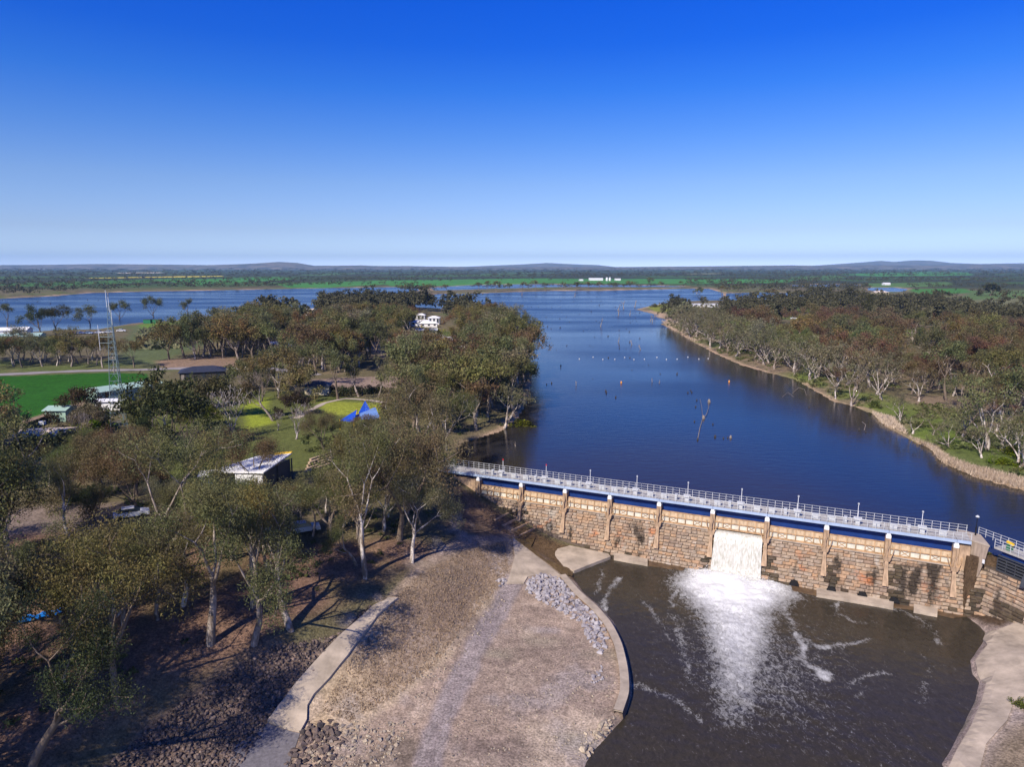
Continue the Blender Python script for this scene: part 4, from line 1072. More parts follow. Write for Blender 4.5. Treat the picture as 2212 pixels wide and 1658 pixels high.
wing = thing('wing_wall', 'stepped stone wing wall curving towards the camera right of the abutment', 'wing wall', WF.P(6, 0, -7))
pf = [(-2.0, -8.0), (1.95, -8.0), (1.60, ZB), (-0.40, ZT + 0.42), (-2.0, ZT + 0.42)]
mb = MB()
v = [WF.P(-1.5, t, z) for t, z in pf] + [WF.P(40, t, z) for t, z in pf]
mb.add(v, [(0, 1, 2, 3, 4), (9, 8, 7, 6, 5)] + [(i, (i + 1) % 5, 5 + (i + 1) % 5, 5 + i) for i in range(5)])
mb.build('wall_core', bpy.data.materials['joint_mortar'], wing)
stone_wall(WF, wing, [(-2.0, 40)], NC + 1, 200, (-0.18, 1.90), lambda i: i[0], None, lambda s, z, r: r.random() < 0.85 and ((s < 0.9 and z < -3.0) or (2.6 < s < 6.2 and z < -4.2)))
wb = thing('wing_footbridge', 'grey railed footbridge leading off to the right from the abutment', 'footbridge', WF.P(5, -1.2, 2))
mb = MB(); WF.box(mb, 0.9, 40, -2.2, -0.2, 1.75, 1.95); mb.build('deck_slab', M['deck'], wb)
mb = MB(); WF.box(mb, 1.6, 40, -0.9, -0.7, 0.8, 1.748); mb.build('girder', M['girder'], wb)
for t in (-0.25, -2.15):
    for z in (2.3, 2.62, 2.95):
        mb = MB(); mb.tube([WF.P(-2.6 if t < -1 else 0.9, t, z), WF.P(40, t, z)], 0.03, 5); mb.build('rail', M['galv'], wb)
    s = -2.6 if t < -1 else 0.9
    while s < 22:
        p = WF.P(s, t, 1.93); o = link('rail_post', pm, wb, loc=tuple(np.array(p) - np.array(ORG[wb]))); o.scale = (1, 1, 0.95); o.rotation_euler = (0, 0, WF.ang()); s += 0.95
ZW = ZT + 0.44
for k, (a, b_) in enumerate(((1.3, 4.7), (5.4, 8.9))):
    t = thing('slatted_gate', ('dark slatted steel gate beside the abutment' if k == 0 else 'dark slatted steel gate at the right edge, past its dark post'), 'gate', WF.P((a + b_) / 2, -0.5, ZW), 'dark slatted gates of the wing weir')
    mb = MB(); WF.box(mb, a, b_, -0.75, -0.65, ZW, 0.75); mb.build('backing_plate', M['dark'], t)
    for j in range(6):
        mb = MB(); WF.box(mb, a + 0.02, b_ - 0.02, -0.64, -0.42, ZW + 0.05 + j * 0.38, ZW + 0.19 + j * 0.38); mb.build('slat', M['darksteel'], t)
    for j in range(4):
        s = a + 0.06 + (b_ - a - 0.12) * j / 3
        mb = MB(); WF.box(mb, s - 0.04, s + 0.04, -0.418, -0.36, ZW, 0.75); mb.build('upright', M['darksteel'], t)
t = thing('gate_post', 'dark raking steel post between the two slatted gates', 'post', WF.P(5.05, 0, ZT))
mb = MB(); mb.hexa([WF.P(4.8, 0.5, ZW - 0.3), WF.P(5.3, 0.5, ZW - 0.3), WF.P(5.3, -0.8, ZW - 0.3), WF.P(4.8, -0.8, ZW - 0.3), WF.P(4.9, -0.3, 1.7), WF.P(5.2, -0.3, 1.7), WF.P(5.2, -0.8, 1.7), WF.P(4.9, -0.8, 1.7)]); mb.build('post_body', M['darksteel'], t)
mb = MB(); WF.box(mb, 4.85, 5.25, -0.82, -0.28, 1.702, 1.745); mb.build('post_cap', M['darksteel'], t)
lp = un(2107, 1157, 2.15)
t = thing('lamp_post', 'short black lamp post standing on the abutment', 'lamp post', (*lp, 2.15))
mb = MB(); mb.tube([(*lp, 2.15), (*lp, 3.3)], 0.10, 8); mb.tube([(*lp, 3.3), (*lp, 4.6)], 0.05, 8); mb.build('post', M['black'], t)
mb = MB(); mb.tube([(*lp, 4.6), (*lp, 4.68), (*lp, 4.82)], [0.24, 0.22, 0.05], 8); mb.build('lamp_head', M['galv'], t)
for k, sx in enumerate((2.2, 6.2)):
    p = WF.P(sx, -1.0, 1.95)
    t = thing('hoist_winch', ('dark green hoist winch on the wing footbridge nearest the abutment', 'dark green hoist winch on the wing footbridge at the right edge')[k], 'winch', p, 'winches on the wing footbridge')
    mb = MB(); mb.box((p[0], p[1], p[2] + 0.35), (0.5, 0.6, 0.7), WF.ang()); mb.build('winch_frame', M['green_paint'], t)
    mb = MB(); mb.tube([(p[0], p[1] - 0.45, p[2] + 0.85), (p[0], p[1] + 0.45, p[2] + 0.85)], 0.2, 8); mb.build('winch_drum', M['green_paint'] if k else M['yellow'], t)

# retaining wall round the left side of the pool
pts = [(1217, 1243), (1250, 1282), (1286, 1313), (1315, 1346), (1338, 1392), (1350, 1446), (1353, 1496), (1338, 1538)]
P = [un(x, y, -6.15) for x, y in pts]
dense = []
for a, b_ in zip(P[:-1], P[1:]):
    for k in range(5): dense.append((a[0] + (b_[0] - a[0]) * k / 5, a[1] + (b_[1] - a[1]) * k / 5))
dense.append(P[-1])
for _ in range(3): dense = [dense[0]] + [((a[0] + 2 * b_[0] + c[0]) / 4, (a[1] + 2 * b_[1] + c[1]) / 4) for a, b_, c in zip(dense[:-2], dense[1:-1], dense[2:])] + [dense[-1]]
rw = thing('pool_wall', 'curved brown concrete retaining wall along the left edge of the pool', 'retaining wall', (*dense[len(dense) // 2], -7))
mb = MB(); cop = MB()
for k in range(len(dense)):
    a, c = dense[max(k - 1, 0)], dense[min(k + 1, len(dense) - 1)]
    d = Vector((c[0] - a[0], c[1] - a[1])).normalized(); nn = (-d.y, d.x)
    if nn[0] < 0: nn = (-nn[0], -nn[1])
    x, y = dense[k]
    mb.v += [(x - nn[0] * 0.5, y - nn[1] * 0.5, -6.22), (x + nn[0] * 0.25, y + nn[1] * 0.25, -6.22), (x + nn[0] * 0.75, y + nn[1] * 0.75, -8.4), (x - nn[0] * 0.5, y - nn[1] * 0.5, -8.4)]
    cop.v += [(x - nn[0] * 0.58, y - nn[1] * 0.58, -6.05), (x + nn[0] * 0.33, y + nn[1] * 0.33, -6.05), (x + nn[0] * 0.33, y + nn[1] * 0.33, -6.218), (x - nn[0] * 0.58, y - nn[1] * 0.58, -6.218)]
for q in (mb, cop):
    for k in range(len(dense) - 1):
        for j in range(4): q.f.append((k * 4 + j, k * 4 + (j + 1) % 4, k * 4 + 4 + (j + 1) % 4, k * 4 + 4 + j))
mb.build('wall_body', noisy('wet_brown_concrete', (0.20, 0.125, 0.09), scale=0.8, amt=0.5), rw, smooth=False)
cop.build('coping', M['concrete'], rw)
# sculpted pale concrete bank at the right
o = drape('concrete_bank', [(2118, 1368), (2150, 1366), (2185, 1352), (2212, 1344), (2260, 1340), (2260, 1480), (2190, 1520), (2175, 1560), (2130, 1610), (2110, 1690), (2042, 1690), (2066, 1625), (2098, 1570), (2121, 1515), (2130, 1477), (2111, 1459), (2106, 1432), (2132, 1397)], M['concrete_pale'], lift=0.16, thick=0.5)
o['label'] = 'pale sculpted concrete bank at the right edge of the pool'

# ------------------------------------------------------------------ rocks
def rock_mesh(seed):
    bm = bmesh.new(); r = random.Random(seed)
    for _ in range(13):
        d = Vector((r.gauss(0, 1), r.gauss(0, 1), r.gauss(0, 1))).normalized(); bm.verts.new(d)
    h = bmesh.ops.convex_hull(bm, input=bm.verts[:])
    bmesh.ops.delete(bm, geom=[v for v in bm.verts if not v.link_faces], context='VERTS')
    sq = (r.uniform(0.8, 1.25), r.uniform(0.8, 1.2), r.uniform(0.55, 0.9))
    for v in bm.verts:
        q = 1 + r.uniform(-0.12, 0.25); v.co = Vector((v.co.x * sq[0] * q, v.co.y * sq[1] * q, v.co.z * sq[2] * q))
    me = bpy.data.meshes.new('rock'); bm.to_mesh(me); bm.free()
    return me
ROCK = [rock_mesh(i) for i in range(10)]
RV = [np.array([v.co[:] for v in me.vertices]) for me in ROCK]
RF = [np.array([p.vertices[:] for p in me.polygons]) for me in ROCK]
def sample_poly(pts, n, r, z=None):
    p = np.asarray([(G(*q) if z is None else un(q[0], q[1], z))[:2] for q in pts])
    lo, hi = p.min(0), p.max(0); out = np.zeros((0, 2))
    while len(out) < n:
        q = r.uniform(lo, hi, (n * 3, 2)); out = np.vstack([out, q[sdf(q[:, 0], q[:, 1], p) < 0]])
    return out[:n]
def scatter_rocks(name, stuffname, polys, sizes, mat, label, group, cat, single, lab2):
    r = np.random.default_rng(len(name))
    xy, sz = [], []
    for pts, nn, (s0, s1) in polys:
        q = sample_poly(pts, nn, r); xy.append(q); sz.append(s0 + (s1 - s0) * r.power(0.45, nn))
    xy = np.vstack(xy); sz = np.concatenate(sz)
    z = height(xy[:, 0], xy[:, 1])
    order = np.argsort(-sz / np.hypot(np.hypot(xy[:, 0], xy[:, 1]), CAM_H - z))
    mats = {}
    vs, fs, b0 = [], [], 0
    for c, i in enumerate(order):
        k = int(r.integers(10)); a = r.uniform(0, 6.28)
        if c < single:
            me = ROCK[k] if (k, mat) in mats else None
            if me is None:
                me = ROCK[k].copy(); me.name = name; me.materials.append(M[mat]); mats[(k, mat)] = me
            me = mats[(k, mat)]
            o = link(name, me, None, loc=(xy[i, 0], xy[i, 1], z[i] + sz[i] * 0.22)); o.rotation_euler = (r.uniform(-.4, .4), r.uniform(-.4, .4), a); o.scale = (sz[i],) * 3
            tag(o, label, cat, group)
        else:
            ca_, sa = math.cos(a), math.sin(a); v = RV[k] * sz[i]
            v = np.stack([v[:, 0] * ca_ - v[:, 1] * sa + xy[i, 0], v[:, 0] * sa + v[:, 1] * ca_ + xy[i, 1], v[:, 2] + z[i] + sz[i] * 0.2], -1)
            vs.append(v); fs.append(RF[k] + b0); b0 += len(v)
        mats.setdefault((k, mat), mats.get((k, mat)))
        if mats[(k, mat)] is None: del mats[(k, mat)]
    if vs:
        me = mesh_np(stuffname, np.vstack(vs), np.vstack(fs), 3)
        o = link(stuffname, me, None, M[mat]); tag(o, lab2, kind='stuff')
scatter_rocks('boulder', 'riprap_rubble', [([(730, 1372), (800, 1308), (800, 1318), (700, 1430), (590, 1545), (500, 1680), (180, 1690), (330, 1565), (450, 1480), (600, 1398)], 4600, (0.04, 0.25)),
    ([(640, 1606), (665, 1560), (720, 1560), (745, 1600), (700, 1690), (600, 1690)], 260, (0.10, 0.45))], None, 'basalt', 'dark basalt boulder in the rock slope left of the concrete ramp', 'boulders of the rock slope by the ramp', 'boulder', 300, 'dark rubble filling the rock slope left of the ramp')
scatter_rocks('rubble_block', 'grey_rubble', [([(1142, 1252), (1168, 1242), (1205, 1250), (1240, 1284), (1290, 1332), (1312, 1368), (1302, 1420), (1285, 1405), (1252, 1345), (1195, 1315), (1135, 1275)], 620, (0.14, 0.42)),
    ([(1070, 1255), (1092, 1248), (1100, 1262), (1076, 1272)], 30, (0.12, 0.3)), ([(1270, 1470), (1300, 1440), (1305, 1470), (1285, 1490)], 22, (0.12, 0.3))], None, 'rubble', 'pale grey quarry block in the rubble heap beside the pool wall', 'grey blocks of the rubble heap by the pool', 'rock', 300, 'pale grey rubble heap beside the pool wall')
scatter_rocks('river_stone', 'river_pebbles', [([(650, 1640), (700, 1580), (760, 1560), (900, 1560), (860, 1640), (760, 1690)], 480, (0.05, 0.24)), ([(940, 1560), (1330, 1430), (1330, 1540), (1250, 1640), (1000, 1690)], 520, (0.04, 0.13)), ([(1100, 1290), (1190, 1330), (1300, 1430), (1330, 1520), (1100, 1500), (1020, 1450)], 380, (0.03, 0.11)), ([(1260, 1590), (1320, 1548), (1338, 1552), (1290, 1620), (1255, 1650)], 60, (0.1, 0.35)), ([(880, 1480), (1060, 1270), (1100, 1290), (920, 1540)], 260, (0.05, 0.15))],
    None, 'palerock', 'loose pale stone lying on the gravel river flat', 'loose stones on the river flat', 'stone', 260, 'scattered pale pebbles on the gravel river flat')

def tufts(name, polys, mat, label, hgt, wid, seed=1, blades=5):
    r = np.random.default_rng(seed); vs, fs, k = [], [], 0
    for pts, nn in polys:
        xy = sample_poly(pts, nn, r); z = height(xy[:, 0], xy[:, 1])
        for (x, y), zz in zip(xy, z):
            for _ in range(blades):
                a = r.uniform(0, 6.28); h = hgt * r.uniform(0.5, 1.3); w = wid * r.uniform(0.6, 1.3)
                ox, oy = r.normal(0, wid, 2); c, s = math.cos(a), math.sin(a)
                lx, ly = r.normal(0, 0.35 * h, 2)
                vs += [(x + ox - c * w, y + oy - s * w, zz - 0.03), (x + ox + c * w, y + oy + s * w, zz - 0.03), (x + ox + lx, y + oy + ly, zz + h)]
                fs.append((k, k + 1, k + 2)); k += 3
    o = link(name, mesh_np(name, np.array(vs), np.array(fs), 3), None, M[mat]); tag(o, label, kind='stuff')
tufts('dry_grass', [([(840, 1310), (900, 1245), (1000, 1192), (1090, 1168), (1100, 1235), (1030, 1325), (950, 1425), (870, 1495), (760, 1560), (690, 1540), (780, 1390)], 5200)], 'drygrass', 'dry tan grass tussocks on the slope beside the ramp', 0.11, 0.07, 2)
tufts('reed_bed', [([(1960, 945), (2010, 966), (2050, 992), (2110, 1014), (2230, 1044), (2230, 1064), (2110, 1034), (2034, 1000), (2012, 974)], 1000), ([(1885, 893), (1930, 905), (1960, 940), (1905, 915)], 500), ([(1405, 672), (1470, 700), (1520, 735), (1500, 742), (1440, 705)], 500)], 'reed', 'dry pale reeds along the right shore of the lake', 0.85, 0.08, 4)

# ------------------------------------------------------------------ trees
def grow_tree(seed, H, fork, nl, spread, depth, lean=0.06, upward=0.25, clus=1.0):
    """returns tubes [(path, radii, level)] and tips [(pos, radius)]"""
    r = random.Random(seed)
    tubes, tips = [], []
    def branch(p, d, L, rad_, lev):
        k = 4 if lev == 0 else 3
        path, rr_ = [Vector(p)], [rad_]
        dd = d.copy()
        for i in range(k):
            dd = (dd + Vector((r.gauss(0, 0.14), r.gauss(0, 0.14), (upward if lev else 0) * 0.35 + r.gauss(0, 0.06)))).normalized()
            path.append(path[-1] + dd * L / k)
            rr_.append(rad_ * (1 - 0.45 * (i + 1) / k) if lev < depth else rad_ * (1 - 0.8 * (i + 1) / k))
        tubes.append((path, rr_, lev))
        if lev >= 1 and lev >= depth - 1:
            tips.append((path[-1], r.uniform(0.8, 1.2)))
            if r.random() < 0.6: tips.append((path[2] + Vector((r.gauss(0, .3), r.gauss(0, .3), 0.2)), r.uniform(0.6, 0.95)))
        if lev < depth:
            nn = nl if lev == 0 else r.choice((2, 2, 3))
            a0 = r.uniform(0, 6.28)
            for j in range(nn):
                a = a0 + 6.283 * j / nn + r.uniform(-0.5, 0.5)
                sp = spread * r.uniform(0.6, 1.3) * (1.0 if lev == 0 else 1.15)
                ax = dd.cross(Vector((math.cos(a), math.sin(a), 0.13))).normalized()
                nd = (dd * math.cos(sp) + ax * math.sin(sp)).normalized()
                at_ = path[-1] if (lev == 0 and j < 2) or lev else path[-1] - (path[-1] - path[-2]) * r.uniform(0, 1.2)
                LL = (H * (1 - fork) * 0.50 if lev == 0 else L * 0.68) * r.uniform(0.75, 1.15)
                branch(at_, nd, LL, rr_[-1] * (0.75 if nn < 3 else 0.66), lev + 1)
    branch(Vector((0, 0, -0.3)), Vector((r.gauss(0, lean), r.gauss(0, lean), 1)).normalized(), H * fork, H * 0.021, 0)
    zmax = max(t[0].z for t in tips)
    return tubes, tips, zmax

def trunk_mesh(name, tubes, maxlev, sides, fat=1.15):
    mb = MB()
    for path, rr_, lev in tubes:
        if lev <= maxlev: mb.tube(path, [max(q * fat, 0.04) for q in rr_], max(3, sides - lev), cap=False)
    me = bpy.data.meshes.new(name); me.from_pydata(mb.v, [], mb.f); me.update()
    me.polygons.foreach_set('use_smooth', [True] * len(me.polygons)); me.materials.append(M['bark'])
    return me

def leaf_arrays(tips, cr, per, ln, wd, r, flat=0.7, droop=0.5):
    cs = np.array([t[0][:] for t in tips]); cr_ = np.array([t[1] for t in tips]) * cr
    n_ = len(cs) * per
    ci = np.repeat(np.arange(len(cs)), per)
    d = r.normal(size=(n_, 3)); d /= np.linalg.norm(d, axis=1)[:, None]
    rad_ = r.power(2.2, n_) * cr_[ci]
    pos = cs[ci] + d * rad_[:, None] * np.array([1, 1, flat])
    u = r.normal(size=(n_, 3)); u[:, 2] -= droop; u /= np.linalg.norm(u, axis=1)[:, None]
    w = r.normal(size=(n_, 3)); w -= u * (w * u).sum(1)[:, None]; w /= np.linalg.norm(w, axis=1)[:, None]
    l_ = (ln * r.uniform(0.6, 1.3, n_))[:, None]; w_ = (wd * r.uniform(0.6, 1.3, n_))[:, None]
    v = np.stack([pos - u * l_ * 0.5, pos + w * w_ * 0.5, pos + u * l_ * 0.5, pos - w * w_ * 0.5], 1).reshape(-1, 3)
    return v, np.arange(n_ * 4).reshape(-1, 4)

def crown_mesh(name, *a):
    v, f = leaf_arrays(*a)
    me = mesh_np(name, v, f); me.materials.append(M['leaf'])
    return me

KINDS = {
    # H, fork, limbs, spread, depth, cluster radius
    'gum': [(16, 0.34, 4, 0.62, 3, 1.55), (17, 0.42, 3, 0.55, 3, 1.6), (15, 0.28, 4, 0.75, 3, 1.5), (18, 0.46, 4, 0.5, 3, 1.6), (14, 0.24, 5, 0.8, 3, 1.5), (16, 0.38, 3, 0.68, 3, 1.7)],
    'river': [(14, 0.16, 4, 0.62, 3, 1.35), (13, 0.12, 5, 0.72, 3, 1.3), (15, 0.22, 4, 0.6, 3, 1.35), (14, 0.14, 3, 0.8, 3, 1.4)],
    'round': [(11, 0.16, 6, 0.85, 3, 1.5), (10, 0.14, 6, 0.95, 3, 1.45)],
}
PROTO = {}
FAT = {'river': 1.9, 'gum': 1.25}
for kd, rows in KINDS.items():
    for vi, (H, fk, nl, spd, dep, cr) in enumerate(rows):
        tubes, tips, zm = grow_tree(100 + vi * 7 + len(kd), H, fk, nl, spd, dep)
        top = zm + cr * 0.6
        r = np.random.default_rng(vi + 40)
        per0 = {'gum': 105, 'river': 40, 'round': 120}[kd]
        PROTO[kd, 0, vi] = (trunk_mesh('trunk', tubes, 9, 7, FAT.get(kd, 1.15)), crown_mesh('crown', tips, cr, int(per0 * 3.2), 0.235, 0.085, r, 1.0, 0.9), top)
        PROTO[kd, 1, vi] = (trunk_mesh('trunk', tubes, 2, 5, FAT.get(kd, 1.15) * 1.1), crown_mesh('crown', tips, cr, int(per0 * 0.62), 0.55, 0.24, r, 0.9, 0.8), top)
        PROTO[kd, 2, vi] = (trunk_mesh('trunk', tubes, 1, 4, FAT.get(kd, 1.15) * 1.2), crown_mesh('crown', tips, cr * 1.1, 11, 1.3, 0.75, r), top)
        if kd == 'gum' and vi == 0: print('TRI', [2 * len(PROTO[kd, q, vi][1].polygons) for q in (0, 1, 2)], len(tips))
        if kd == 'gum':
            PROTO['far', vi] = leaf_arrays(tips[::3], cr * 1.5, 2, 2.6, 2.0, r)
            PROTO['mid', vi] = leaf_arrays(tips, cr * 1.1, 6, 1.7, 1.1, r)

def pick(r, pal):
    c = pal[int(r.integers(len(pal)))]
    q = r.uniform(0.8, 1.25)
    return tuple(min(1, x * q * r.uniform(0.93, 1.07)) for x in c)
OLIVE = [(0.128, 0.128, 0.060), (0.115, 0.120, 0.060), (0.140, 0.126, 0.058), (0.098, 0.104, 0.050), (0.140, 0.114, 0.054)]
BROWN = [(0.128, 0.096, 0.056), (0.116, 0.098, 0.055), (0.134, 0.092, 0.053)]
RUST = [(0.125, 0.088, 0.060), (0.130, 0.080, 0.058), (0.112, 0.092, 0.058), (0.105, 0.098, 0.058)]
GREY = [(0.160, 0.150, 0.096), (0.138, 0.132, 0.080), (0.158, 0.138, 0.088)]
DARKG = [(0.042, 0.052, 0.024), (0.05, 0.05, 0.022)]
WHITEBARK = (0.62, 0.56, 0.52); GREYBARK = (0.36, 0.31, 0.28); BROWNBARK = (0.19, 0.15, 0.12)
TREES = []     # (x, y) of everything placed, for spacing
tr = np.random.default_rng(99)
def tree(name, kd, xyz, H, col, bark, label, group, cat='tree', lod=None, rot=None, vi=None):
    d = math.hypot(xyz[0], xyz[1])
    if lod is None: lod = 0 if d < 135 else 1 if d < 420 else 2
    nv = len(KINDS[kd])
    vi = int(tr.integers(nv)) if vi is None else vi
    tm, cm, top = PROTO[kd, lod, vi]
    t = thing(name, label, cat, xyz, group)
    s = H / top
    t.scale = (s * tr.uniform(0.9, 1.12), s * tr.uniform(0.9, 1.12), s)
    t.rotation_euler = (0, 0, tr.uniform(0, 6.28) if rot is None else rot)
    a = link('trunk', tm, t); a.color = (*bark, 1)
    c = link('crown', cm, t); c.color = (*col, 1)
    TREES.append((xyz[0], xyz[1]))
    return t

def height_to(px, py, top):
    """tree height so that its tip reaches picture row top"""
    g = G(px, py)
    fw = g[1] * math.cos(PITCH) - (g[2] - CAM_H) * math.sin(PITCH)
    return g, (py - top) * fw / FPX / math.cos(math.atan((py - CYP) / FPX) + PITCH) * 0.97

